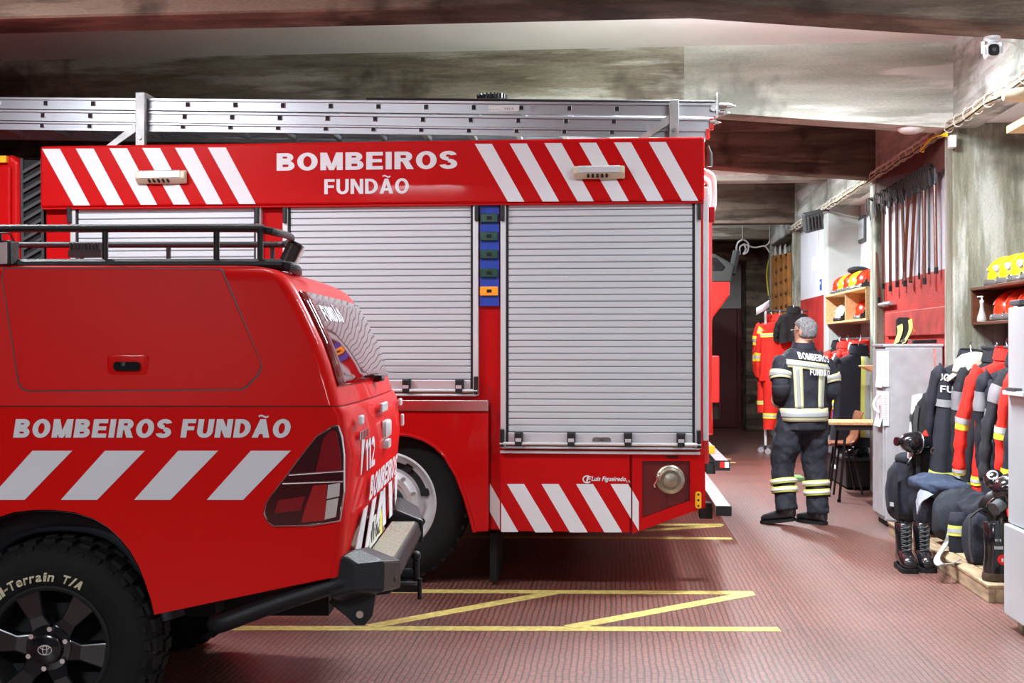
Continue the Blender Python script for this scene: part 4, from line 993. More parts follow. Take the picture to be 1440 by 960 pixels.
mb = MB(); mb.cyl((hx, .2, RW), (hx, W_ - .2, RW), .06, n=12); mb.ball((hx, W_ / 2, RW), .14); mb.build('rear_axle', M['dark'], pk)
mb = MB(); mb.box((-4.9, .45, .42), (-.1, .58, .56)); mb.box((-4.9, W_ - .58, .42), (-.1, W_ - .45, .56)); mb.box((-4.4, .6, .40), (-2.3, W_ - .6, .62)); mb.build('underbody', M['dark'], pk, smooth=0)
# ---- roof rack
yn, yf = .17, W_ - .17
zr1 = pp(200, 321, yn).z; zr0 = pp(200, 371.5, yn).z
rk = MB(); xa = -2.02; xb = pp(372, 320, yn).x
zf1 = pp(200, 344, yf).z; xf = pp(410, 344, yf).x
def rack_loop(z, zf, r, xb, xf):
    pts = [(xa, yn, z), (xa + .4, yn, z), (xb - .12, yn, z), (xb - .03, yn + .02, z - .002), (xb + .03, yn + .10, z - .008), (lerp(xb, xf, .5) + .05, W_ / 2, lerp(z, zf, .5)), (xf + .0, yf - .10, zf), (xf - .05, yf - .02, zf), (xf - .14, yf, zf), (xa, yf, zf)]
    m_ = MB(); m_.tube(catmull(pts, 5), r, n=10); return m_
rack = rack_loop(zr1, zf1, .0155, xb, xf).build('roof_rack', M['black_metal'], pk)
xb2 = pp(395, 372, yn).x; rack_loop(zr0, zr0, .021, xb2, xf - .02).build('rack_base_rail', M['black_metal'], rack)
for px in (-1, 148, 304.5, 366):
    a = pp(px, 321, yn); c_ = pp(px, 371, yn); m_ = MB(); m_.cyl(a, c_, .0115, n=10); m_.build('rack_post', M['black_metal'], rack)
for px in (115, 237, 383):
    a = pp(px, 344, yf); m_ = MB(); m_.cyl(a, V((a.x, yf, zr0)), .0115, n=10); m_.cyl(V((a.x, yf, zr0 + .03)), V((a.x, yf, zr0)), .0115, .02, n=10); m_.build('rack_post', M['black_metal'], rack)
for x_ in (xa + .1, xa + .55, xa + 1.0):
    m_ = MB(); m_.box((x_ - .02, yn, zr0 - .012), (x_ + .02, yf, zr0 + .012)); m_.build('rack_slat', M['black_metal'], rack, smooth=0)
def work_lamp(c, rot, s=1.0):
    w = MB(); w.cbox((0, 0, 0), (.05 * s, .13 * s, .11 * s)); M_ = Matrix.Translation(c) @ Euler(rot).to_matrix().to_4x4(); w.xf(M_); l = w.build('work_lamp', M['black_metal'], rack, smooth=0, bevel=.01)
    w = MB(); w.cbox((.027 * s, 0, 0), (.008, .112 * s, .09 * s)); w.xf(M_); w.build('lamp_glass', M['white_lens'], l, smooth=0, bevel=.002)
    w = MB()
    for k in range(5): w.cbox((-.032 * s, -.05 * s + k * .025 * s, 0), (.02 * s, .008, .1 * s))
    w.xf(M_); w.build('cooling_fins', M['black_metal'], l, smooth=0)
work_lamp(pp(413, 358, W_ / 2 + .15), (0, .45, .1), 1.0)
work_lamp(pp(2, 357, yn - .02), (0, 0, PI + 1.2), .9)
c_ = pp(122, 357, yf - .15); m_ = MB(); m_.cbox(c_, (.16, .06, .035))
for k in range(9): m_.cbox(c_ + V((-.07 + k * .0175, 0, .03)), (.006, .06, .045))
m_.build('finned_lamp_back', M['black_metal'], rack, smooth=0)
m_ = MB(); a = pp(14, 350, yn - .03); m_.tube(catmull([a + V((-.04, 0, .06)), a + V((.0, 0, .055)), a + V((.02, 0, .01)), a + V((-.0, 0, -.03))], 5), .003, n=6); m_.build('lamp_cable', M['black'], rack)
pk.location = PIV; pk.rotation_euler = (0, 0, PR)
# ================================================================== RIGHT-HAND SIDE
rnd = random.Random(7)
def single(mb, name, label, cat, m, base, group=None, **k):
    o = mb.build(name, m, None, origin=base, **k); return put(o, label, cat, group)
# ---- cable conduit along the edge beam
cz = atX(1320, 189, 2.62).z
cd = thing('cable_conduit', 'yellowed cable conduit strapped along the concrete edge beam', 'conduit', (2.62, 6.0, cz))
mb = MB(); mb.cyl((2.625, 4.0, cz), (2.625, 18.2, cz), .021, n=10); pipe = mb.build('pipe', M['conduit'], cd)
for dx, dz, r in ((-.02, .035, .006), (.0, .042, .007), (-.025, -.028, .006)):
    mb = MB(); pts = [V((2.615 + dx + .006 * math.sin(i * 1.7 + dz * 90), 4.0 + i * .31, cz + dz + .010 * math.sin(i * 2.3 + dx * 80))) for i in range(46)]
    mb.tube(pts, r, n=6); mb.build('cable', M['cable_w'] if dz > 0 else M['dark'], cd)
for i in range(44):
    y = 6.9 + i * .25; mb = MB(); mb.tube([V((2.61 + .036 * math.cos(a), y + .012 * math.sin(a * 2), cz + .006 + .050 * math.sin(a))) for a in [2 * PI * k / 10 for k in range(10)]], .0042, n=5, closed=True); mb.build('cable_tie', M['cable_w'], cd)
mb = MB(); c_ = atY(1319.5, 200, 9.64); c_.x = 2.625; mb.cbox((2.625, 9.62, c_.z), (.05, .075, .095)); jb = single(mb, 'junction_box', 'small white junction box on the column corner under the conduit', 'box', M['plastic_w'], (2.625, 9.62, c_.z - .05), bevel=.006, smooth=0)
yc = thing('yellow_cable', 'bundle of yellow cable looped at the column under the conduit', 'cable', (2.6, 9.9, cz - .08))
for k in range(5):
    pts = [V((2.60, 9.66, cz - .04 - .008 * k)), V((2.585, 9.85 + .03 * k, cz - .035 + .004 * k)), V((2.57 - .004 * k, 10.12 + .04 * k, cz - .02 - .014 * k)), V((2.585, 10.3, cz - .05 - .01 * k))]
    mb = MB(); mb.tube(catmull(pts, 6), .006, n=6); mb.build('strand', M['cable_y'], yc)
# ---- dome lamp, camera, floodlight, small lamps
p = atY(1281, 185, 9.81); zc = 3.216; dl = thing('dome_lamp', 'round white dome lamp under the haunch of the concrete beam', 'lamp', (p.x, 9.81, p.z))
mb = MB(); mb.lathe([(.0, -.045), (.05, -.043), (.085, -.032), (.105, -.012), (.11, .0)], (p.x, 9.81, p.z + .028), (0, 0, 1), n=32); mb.build('diffuser', M['plastic_w'], dl)
mb = MB(); mb.lathe([(.112, -.002), (.112, .012), (.09, .06), (0, .06)], (p.x, 9.81, p.z + .028), (0, 0, 1), n=32); mb.build('base', M['dgrey'], dl)
c_ = atY(1395, 70, 6.86); cc = thing('security_camera', 'small white security camera under the front beam', 'camera', (c_.x, c_.y, 3.2))
mb = MB(); mb.lathe([(.0, 0), (.045, 0), (.045, -.012), (.02, -.02), (.02, -.03), (0, -.03)], (c_.x, 6.86, 3.205), (0, 0, 1), n=20); mb.build('mount', M['plastic_w'], cc)
mb = MB(); mb.loft([[V((c_.x + x * s_, 6.86 + y, c_.z - .004 + z * s_)) for x, z in rect_round(.072, .082, .024)] for s_, y in ((.8, .055), (1, .04), (1, -.025), (.95, -.032))]); cb = mb.build('camera_body', M['plastic_w'], cc)
mb = MB(); mb.loft([[V((c_.x + x * s_, 6.86 + y, c_.z - .008 + z * s_)) for x, z in rect_round(.060, .064, .020)] for s_, y in ((1, -.03), (.97, -.036))]); mb.build('camera_face', M['black_gloss'], cb)
mb = MB(); mb.cyl((c_.x, 6.822, c_.z - .008), (c_.x, 6.818, c_.z - .008), .012, n=14); mb.build('camera_lens', M['dgrey'], cb)
for s in (-1, 1):
    mb = MB(); mb.loft([[V((c_.x + s * .045, 6.84, c_.z + z)), V((c_.x + s * .06, 6.86, c_.z + z)), V((c_.x + s * .045, 6.88, c_.z + z))] for z in (-.02, .045)]); mb.build('antenna', M['plastic_w'], cc, smooth=0)
e = atY(1446, 73, 6.9); mb = MB(); mb.tube(catmull([V((c_.x + .02, 6.86, 3.195)), V((c_.x + .12, 6.88, 3.175)), V((e.x, 6.9, e.z))], 6), .005, n=6); mb.build('camera_cable', M['cable_w'], cc)
c_ = atY(1143, 311, 14.9); fl_ = thing('floodlight', 'dark grey floodlight with ribbed back on the column by the far bays', 'lamp', tuple(c_))
Mx = Matrix.Translation(c_) @ Euler((.35, -.25, .25)).to_matrix().to_4x4()
mb = MB(); mb.cbox((0, 0, 0), (.24, .09, .24)); mb.xf(Mx); fb = mb.build('housing', M['dgrey'], fl_, smooth=0, bevel=.012)
for k in range(5): mb = MB(); mb.cbox((-.085 + k * .042, -.055, .0), (.014, .04, .18)); mb.xf(Mx); mb.build('fin', M['dgrey'], fb, smooth=0, bevel=.003)
mb = MB(); mb.cbox((0, .047, 0), (.21, .006, .21)); mb.xf(Mx); mb.build('lamp_glass', M['white_lens'], fb, smooth=0)
mb = MB(); mb.tube([c_ + V((.06, .05, .05)), c_ + V((.14, .1, .14)), V((2.66, 15.19, c_.z + .16))], .014, n=8); mb.build('bracket', M['dgrey'], fl_)
c_ = atX(1147, 371, 2.69); wl = thing('wall_lamp', 'small glowing white lamp on the white wall beyond the helmet shelf', 'lamp', tuple(c_))
mb = MB(); mb.lathe([(0, -.09), (.045, -.08), (.05, .06), (.03, .09), (0, .09)], c_, (0, 0, 1), n=16); mb.build('lamp_cover', mat('glowing_cover', (1, 1, 1), .4, emit=2.5), wl)
mb = MB(); mb.cyl(c_ + V((.025, 0, .09)), V((2.725, c_.y, 3.15)), .007, n=6); mb.build('lamp_cord', M['cable_w'], wl)
c_ = atX(1154, 400, 2.728); mb = MB(); mb.cbox(c_, (.008, .10, .14)); sg = single(mb, 'wall_notice', 'small blue and white notice on the white wall beside the far column', 'sign', M['bluec'], tuple(c_), smooth=0)
mb = MB(); mb.cbox(c_ + V((-.005, 0, .02)), (.003, .07, .03)); mb.build('notice_print', M['paper'], sg, smooth=0, origin=tuple(c_))
a = atX(1211, 305, 3.03); b_ = atX(1211, 341, 3.03); pf = thing('framed_panel', 'grey framed panel on the white wall above the helmet shelf', 'picture', (3.03, a.y, b_.z))
mb = MB(); mb.box((3.022, a.y - .22, b_.z), (3.05, a.y + .16, a.z)); mb.build('frame', M['dgrey'], pf, smooth=0, bevel=.006)
mb = MB(); mb.box((3.016, a.y - .19, b_.z + .04), (3.024, a.y + .13, a.z - .04)); mb.build('picture', mat('grey_print_panel', (.42, .45, .46), .4, var=.5, vscale=7), pf, smooth=0)
# ---- bits at the top right corner
a = atY(1415, 188, 8.3); mb = MB(); mb.box((a.x, 7.5, a.z - .0), (a.x + .34, 8.3, a.z + .05)); single(mb, 'timber_plank', 'pale timber plank end high up at the right edge', 'plank', M['wood'], (a.x, 7.9, a.z), smooth=0, bevel=.004)
mb = MB(); a2 = a + V((.10, -.3, .05)); mb.box((a2.x, 7.7, a2.z), (a2.x + .2, 8.1, a2.z + .07)); single(mb, 'wooden_block', 'dark red block lying on the timber plank', 'block', M['redp'] if False else mat('dark_red_block', (.16, .02, .02), .6), (a2.x, 7.9, a2.z), smooth=0, bevel=.005)
c_ = atY(1438, 133, 7.9); mb = MB(); mb.lathe([(.0, -.13), (.03, -.12), (.045, -.05), (.05, .02), (.03, .07), (.02, .10), (0, .10)], c_, (1, 0, .05), n=16); single(mb, 'yellowed_lamp', 'yellowed globe lamp at the right edge under the edge beam', 'lamp', M['cream'], tuple(c_))

# ---- fire swatters hanging on the tool wall
SWR = mat('dark_brown_rubber', (.016, .011, .009), .7)
def swatter(px0, px1, ybot, i, label, thin=False, X=2.665):
    t = atX(px0, 290, X); b_ = atX(px1, ybot, X); z1 = 3.06
    root = thing('fire_swatter', label, 'fire swatter', (X, b_.y, b_.z), 'fire swatters on the tool wall')
    r = .015 if not thin else .009
    top = V((X, t.y + (t.y - b_.y) * .12, 2.86))
    mb = MB(); mb.cyl(b_, top, r, r, n=10); mb.build('handle', M['handle_wood'] if not thin else M['dgrey'], root)
    mb = MB(); mb.cyl(b_ - V((0, 0, .004)), b_ + V((0, 0, .05)), r * 1.15, n=10); mb.build('grip_end', M['dark'], root)
    hd = MB(); hd.cbox(top + V((0, 0, .05)), (.03, .10, .14)); h = hd.build('head_plate', M['dgrey'], root, smooth=0, bevel=.006)
    rr = random.Random(i)
    for k in range(3):
        o_ = (k - 1) * .034; s = MB(); fl = rr.uniform(-.02, .10)
        pts = [top + V((-.012, o_, .12)), top + V((-.05 - .01 * k % 3, o_ * 1.5, .15)), top + V((-.075, o_ * 2.0, .06)), top + V((-.06 + rr.uniform(-.01, .01), o_ * 1.7, -fl))]
        s.strap(catmull(pts, 5), .03, .005, (0, 1, 0)); s.build('rubber_strip', SWR, h)
sw = [(1231, 1236, 425, 0), (1242, 1242, 405.5, 0), (1251.5, 1252, 409, 0), (1261, 1261.5, 403, 0), (1269, 1272.5, 402, 0), (1277, 1271, 399, 0), (1286, 1280.5, 397, 0), (1293, 1292.5, 392, 1), (1299.5, 1300, 399, 0), (1306.5, 1306.5, 385, 1), (1314.5, 1316.5, 384, 0)]
lab = ['farthest fire swatter on the tool wall, brown handle reaching lowest', 'brown handled fire swatter next to the farthest one on the tool wall', 'third fire swatter from the far end of the tool wall, long brown handle', 'fourth fire swatter from the far end of the tool wall, upright brown handle', 'brown fire swatter leaning right, crossing the handle beside it', 'brown fire swatter leaning left, crossing the handle beside it', 'slanting brown fire swatter just right of the crossing pair', 'thin grey handled swatter beside the slanting brown one', 'thick brown fire swatter with dark grip end near the concrete column', 'thin grey handled swatter nearest the concrete column', 'brown fire swatter hanging against the edge of the concrete column']
for i, (a, b_, y, th) in enumerate(sw): swatter(a, b_, y, i, lab[i], th)
tr = atX(1239, 428, 2.68); mb = MB(); mb.cyl((2.69, tr.y - .4, tr.z), (2.69, tr.y + .15, tr.z), .02, n=8); mb.cyl((2.73, tr.y - .1, tr.z), (2.68, tr.y - .1, tr.z), .03, n=10); single(mb, 'wall_bracket', 'rusty grey pipe bracket on the red board of the tool wall', 'bracket', M['galv'], (2.7, tr.y, tr.z))

# ---- wooden hook ladders hanging in the farthest bay
for i, px in enumerate((1086, 1094, 1101, 1108)):
    t = atX(px, 345 + (1113 - px) * -.1, 2.70); zb_ = 1.98; zt_ = 3.02 - .03 * i
    hl = thing('hook_ladder', ['farthest orange wooden hook ladder under its white hook', 'second orange wooden hook ladder from the far end', 'third orange wooden hook ladder from the far end', 'nearest orange brown hook ladder, next to the firefighters wall'][i].replace('firefighters', 'white'), 'ladder', (2.68, t.y, zb_), 'wooden hook ladders')
    for dy in (-.22, .22):
        mb = MB(); mb.box((2.66, t.y + dy - .055, zb_), (2.72, t.y + dy + .055, zt_)); mb.build('side_rail', M['ladder_wood'], hl, smooth=0, bevel=.006)
    for k in range(5):
        mb = MB(); z = zb_ + .15 + k * .2; mb.box((2.672, t.y - .18, z - .02), (2.705, t.y + .18, z + .02)); mb.build('rung', M['handle_wood'], hl, smooth=0, bevel=.004)
    mb = MB(); mb.prism([(t.y - .12, zt_), (t.y + .12, zt_), (t.y + .10, zt_ + .14), (t.y + .03, zt_ + .06), (t.y - .02, zt_ + .15), (t.y - .06, zt_ + .05)], 'x', 2.655, 2.665); mb.build('hook', M['plastic_w'], hl, smooth=0)
p = atY(1044, 346, 19.0); mb = MB(); mb.tube(catmull([p + V((0, 0, .1)), p + V((-.07, 0, .05)), p + V((-.09, 0, -.06)), p + V((-.04, 0, -.12)), p + V((-.04, 0, -.02)), p + V((.02, 0, .02)), p + V((.05, 0, -.05)), p + V((.02, 0, -.12)), p + V((.08, 0, -.08)), p + V((.09, 0, .04)), p + V((.02, 0, .1))], 5), .014, n=6)
mb.cyl(p + V((0, 0, .1)), V((p.x, 19.0, 3.9)), .006, n=6); single(mb, 'hanging_clamp', 'white claw clamp hanging in front of the rear wall', 'clamp', M['plastic_w'], tuple(p))
p = atY(1068, 348, 19.4); mb = MB(); mb.tube(catmull([p + V((-.25, 0, .06)), p + V((-.08, 0, .0)), p + V((.08, 0, .02)), p + V((.16, 0, -.08))], 5), .012, n=6); mb.tube(catmull([p + V((.08, 0, .02)), p + V((.14, 0, .06)), p + V((.16, .0, .1))], 5), .01, n=6); mb.cyl(p + V((.16, 0, .1)), V((p.x + .16, 19.4, 3.9)), .006, n=5); single(mb, 'white_cable_end', 'loose white cable dangling by the hook ladders', 'cable', M['cable_w'], tuple(p))
p = atX(1081, 352, 2.62); mb = MB(); mb.tube(catmull([V((2.62, p.y, 2.95)), V((2.60, p.y + .1, 2.7)), V((2.62, p.y, 2.35))], 6), .012, n=6); single(mb, 'yellow_rope', 'yellow rope hanging left of the hook ladders', 'rope', M['cable_y'], (2.62, p.y, 2.35))

# ---- pale grey locker with papers
c0 = gnd(1238, 738); LX0, LY0 = c0.x, 10.25; LX1 = 2.725; LY1 = LY0 + .42; LH = atY(1270, 484, LY0).z
lk = thing('metal_locker', 'pale grey metal locker standing against the red tool wall', 'locker', ((LX0 + LX1) / 2, LY0 + .2, 0))
mb = MB(); mb.box((LX0 + .012, LY0, .05), (LX1, LY1, LH - .02)); body = mb.build('carcass', M['locker'], lk, smooth=0, bevel=.014, seg=3)
mb = MB(); mb.box((LX0 - .008, LY0 - .006, LH - .022), (LX1 + .004, LY1 + .006, LH + .004)); mb.build('locker_top', M['fridge'], lk, smooth=0, bevel=.008)
mb = MB(); mb.box((LX0 - .004, LY0 + .02, .09), (LX0 + .014, LY1 - .01, LH - .04)); ldoor = mb.build('door', M['locker'], lk, smooth=0, bevel=.004)
mb = MB(); mb.cbox((LX0 - .012, LY0 + .07, .95), (.018, .02, .12)); mb.build('handle', M['chrome'], ldoor, bevel=.004)
mb = MB(); mb.box((LX0 + .04, LY0 + .03, 0), (LX1 - .03, LY1 - .03, .05)); mb.build('plinth', M['dark'], lk, smooth=0)
stn = mat('red_paint_overspray', (.52, .24, .20), .6, var=.3, vscale=20)
mb = MB(); a = atY(1312, 490, LY0); b_ = atY(1316, 555, LY0)
mb.add([(a.x, LY0 - .0012, a.z), (b_.x, LY0 - .0012, a.z), (b_.x, LY0 - .0012, b_.z), (b_.x - .006, LY0 - .0012, b_.z + .03), (b_.x - .014, LY0 - .0012, b_.z + .2)], [(0, 1, 2, 3, 4)]); mb.build('paint_smear', stn, body, smooth=0, label='red overspray along the locker edge')
for i, (y0, y1, lb) in enumerate(((493, 545, 'upper white typed sheet taped to the grey locker edge'), (550, 600, 'lower white typed sheet taped to the grey locker edge, curling at the bottom'))):
    zt_, zb_ = atY(1230, y0, LY0).z, atY(1230, y1, LY0).z
    ph = thing('paper_sheet', lb, 'paper', (LX0 - .01, LY0 + .15, zb_), 'sheets taped to the locker')
    rr = []
    for k in range(7):
        z = lerp(zt_, zb_, k / 6); cu_ = (.0 if k < 5 else .012 * (k - 4)) * (1 if i else .4)
        rr.append([V((LX0 - .010 - cu_, LY0 - .012 + .0, z)), V((LX0 - .009 - cu_, LY0 + .24, z)), V((LX0 - .0082 - cu_, LY0 + .24, z)), V((LX0 - .0085 - cu_, LY0 - .012, z))])
    mb = MB(); mb.loft(rr); sh = mb.build('sheet', M['paper'], ph, smooth=60)
    # the folded-over margin that faces the aisle entrance
    mb = MB(); mb.loft([[V((LX0 - .012, LY0 - .0135, z)), V((LX0 + .040, LY0 - .0135 + .004, z)), V((LX0 + .040, LY0 - .0115 + .004, z)), V((LX0 - .012, LY0 - .0125, z))] for z in (zt_, zb_ + .01)]); mb.build('folded_margin', M['paper'], ph, smooth=0)
    mb = MB()
    for k in range(14):
        z = zt_ - .03 - k * (zt_ - zb_ - .08) / 14; mb.cbox((LX0 + .008, LY0 - .0142, z), (.022 + .008 * ((k * 7) % 3), .0006, .004))
    mb.build('typed_lines', M['ink'], ph, smooth=0)
mb = MB(); p = atY(1221, 563, LY0 + .2); mb.tube(catmull([V((LX0 - .012, LY0 + .1, p.z + .06)), V((LX0 - .05, LY0 + .12, p.z)), V((LX0 - .05, LY0 + .12, p.z - .06)), V((LX0 - .012, LY0 + .1, p.z - .1))], 5), .012, n=6); single(mb, 'tape_roll', 'white loop of tape hanging on the locker door', 'tape', M['plastic_w'], (LX0 - .02, LY0 + .1, p.z - .1))
# things lying on the locker
tz = LH + .005
a = atY(1258, 484, LY0 + .12); bt = thing('harness_pad', 'black harness pad with lime green straps propped on the grey locker', 'harness', (a.x + .06, LY0 + .14, tz))
t_ = atY(1270, 446, LY0 + .2)
mb = MB(); mb.loft([[V((p.x + x * .055 * w_, p.y + y * .02, p.z)) for x, y in ((-1, -1), (1, -1), (1, 1), (-1, 1))] for p, w_ in ((V((a.x + .055, LY0 + .1, tz)), .8), (lerp(V((a.x + .055, LY0 + .1, tz)), t_, .5), 1.0), (lerp(V((a.x + .055, LY0 + .1, tz)), t_, .9), 1.05), (t_, .85))]); mb.build('pad', M['blackc'], bt, smooth=0, bevel=.012)
mb = MB(); mb.strap(catmull([V((a.x, LY0 + .06, tz + .005)), lerp(V((a.x, LY0 + .05, tz)), t_, .45) + V((0, -.02, 0)), lerp(V((a.x, LY0 + .05, tz)), t_, .7) + V((-.02, -.03, 0))], 5), .05, .006, (1, 0, .5)); mb.build('lime_strap', M['lime'], bt)
mb = MB(); mb.strap(catmull([V((a.x + .06, LY0 + .06, tz + .005)), lerp(V((a.x + .1, LY0 + .04, tz)), t_, .5) + V((.03, -.02, 0)), t_ + V((.05, -.03, -.02))], 5), .035, .006, (1, 0, .5)); mb.build('lime_strap', M['lime'], bt)
mb = MB(); mb.tube(catmull([t_ + V((.05, 0, -.02)), t_ + V((.08, 0, -.09)), t_ + V((.10, 0, -.12))], 5), .006, n=6); mb.build('orange_cord', M['orange_lens'], bt)
a = atY(1272, 478, LY0 + .1); tl = thing('folding_tool', 'black metal tool lying flat on the grey locker top', 'tool', (2.55, LY0 + .1, tz))
mb = MB(); mb.cbox((2.60, LY0 + .10, tz + .018), (.20, .04, .03), (0, -.03, .15)); mb.build('tool_body', M['black_metal'], tl, smooth=0, bevel=.006)
mb = MB(); mb.tube(catmull([V((2.40, LY0 + .08, tz + .014)), V((2.44, LY0 + .09, tz + .04)), V((2.50, LY0 + .10, tz + .022)), V((2.54, LY0 + .1, tz + .03))], 5), .009, n=6); mb.cyl((2.42, LY0 + .06, tz + .02), (2.42, LY0 + .12, tz + .02), .016, n=10); mb.build('tool_jaw', M['steel'], tl)
mb = MB(); mb.cbox((2.44, LY0 + .2, tz + .045), (.09, .05, .09)); single(mb, 'black_pouch', 'small black pouch behind the harness pad on the locker', 'pouch', M['blackc'], (2.44, LY0 + .2, tz), bevel=.018, seg=3)

# ---- white cabinet at the right edge
FX = gnd(1411, 880).x; fy0, fy1 = 5.9, gnd(1411, 880).y; fz = atY(1420, 430, fy1).z
fr = thing('white_cabinet', 'tall white enamelled cabinet with two doors at the right edge', 'cabinet', (FX + .3, 6.2, 0))
mb = MB(); mb.box((FX + .05, fy0, .07), (FX + .62, fy1, fz)); fb = mb.build('carcass', M['fridge'], fr, smooth=0, bevel=.01)
zs_ = atY(1415, 735, fy1).z; zm = atY(1425, 550, fy1).z
mb = MB(); mb.box((FX, fy0 + .005, .07), (FX + .05, fy1 - .005, zs_)); mb.build('lower_door', M['fridge'], fr, smooth=0, bevel=.008)
mb = MB(); mb.box((FX + .022, fy0 + .005, zs_ + .004), (FX + .05, fy1 - .005, zm - .01)); ud = mb.build('middle_door', M['fridge'], fr, smooth=0, bevel=.008)
mb = MB(); mb.box((FX + .022, fy0 + .005, zm + .004), (FX + .05, fy1 - .005, fz - .01)); ud2 = mb.build('upper_door', M['fridge'], fr, smooth=0, bevel=.008)
mb = MB(); mb.loft([[V((FX + .022, fy1 - .02 - k, zm + .01)), V((FX - .016, fy1 - .03 - k, zm + .006)), V((FX - .016, fy1 - .03 - k, zm - .016)), V((FX + .022, fy1 - .02 - k, zm - .02))] for k in (0, .32)]); mb.build('handle', M['plastic_w'], ud2, smooth=0, bevel=.004)
mb = MB(); mb.cbox((FX + .0, fy1 - .16, zm + .016), (.035, .16, .016)); mb.build('handle_recess', M['dgrey'], ud2, smooth=0)
mb = MB(); mb.cbox((FX + .04, fy1 - .13, fz + .012), (.05, .16, .03)); mb.build('top_latch', M['dgrey'], fr, smooth=0, bevel=.006)
for y in (fy0 + .1, fy1 - .08):
    mb = MB(); mb.box((FX + .06, y - .04, 0), (FX + .14, y + .04, .07)); mb.build('foot', M['pallet'], fr, smooth=0, bevel=.004)

# ---- pallet platform
pa = gnd(1240, 748); pb = gnd(1394, 850)
pal = thing('timber_platform', 'low raw timber platform under the bags along the wall', 'pallet', (2.6, 8.4, 0))
PX = pb.x + .0; PY0 = pb.y + .05; PY1 = gnd(1238, 742).y - .35; PH = .105
mb = MB(); mb.box((PX, PY0, 0), (PX + .04, (PY0 + PY1) / 2 - .02, PH - .02)); mb.build('front_board', M['pallet'], pal, smooth=0, bevel=.004)
mb = MB(); mb.box((PX + .005, (PY0 + PY1) / 2 + .0, 0), (PX + .04, PY1, PH - .022)); mb.build('front_board', M['pallet'], pal, smooth=0, bevel=.004)
mb = MB(); mb.box((PX + .04, PY0, 0), (3.2, PY0 + .03, PH - .02)); mb.build('end_board', M['pallet'], pal, smooth=0, bevel=.004)
for k in range(8):
    x = PX - .005 + k * .125; mb = MB(); mb.box((x, PY0 - .005, PH - .02), (x + .115, PY1 if x + .115 < 2.64 else 9.66, PH)); mb.build('deck_board', M['pallet'], pal, smooth=0, bevel=.004)

# ---- shelves with helmets
def shelf(name, label, x0, x1, y0, y1, z0, z1, m, div=(), th=.022, back=True):
    r = thing(name, label, 'shelf', ((x0 + x1) / 2, (y0 + y1) / 2, z0))
    def part(n_, a, b_): q_ = MB(); q_.box(a, b_); q_.build(n_, m, r, smooth=0, bevel=.003)
    part('bottom_board', (x0, y0, z0), (x1, y1, z0 + th)); part('top_board', (x0 - .01, y0, z1 - th), (x1, y1, z1))
    part('end_panel', (x0, y1 - th, z0 + th), (x1, y1, z1 - th)); part('end_panel', (x0, y0, z0 + th), (x1, y0 + th, z1 - th))
    for y in div: part('divider', (x0 + .01, y - th / 2, z0 + th), (x1, y + th / 2, z1 - th))
    if back: part('back_board', (x1 - .01, y0 + th, z0 + th), (x1, y1 - th, z1 - th))
    return r
s3x = atY(1161, 455, 15.18).x; s3z0 = atY(1161, 456, 15.18).z; s3z1 = atY(1161, 416, 15.18).z
dv = atX(1187, 430, s3x).y
shelf('helmet_shelf', 'pale plywood two-compartment shelf full of helmets in the far bay', s3x, 3.045, 12.8, 15.19, s3z0, s3z1, M['wood'], (dv,))
s1x = atY(1366, 455, 9.66).x; s1z0 = atY(1366, 457, 9.66).z; s1z1 = atY(1372, 405, 9.66).z
shelf('helmet_shelf', 'dark brown shelf with helmets on the nearest concrete column', s1x, 3.27, 7.1, 9.665, s1z0, s1z1, M['wood_dark'])
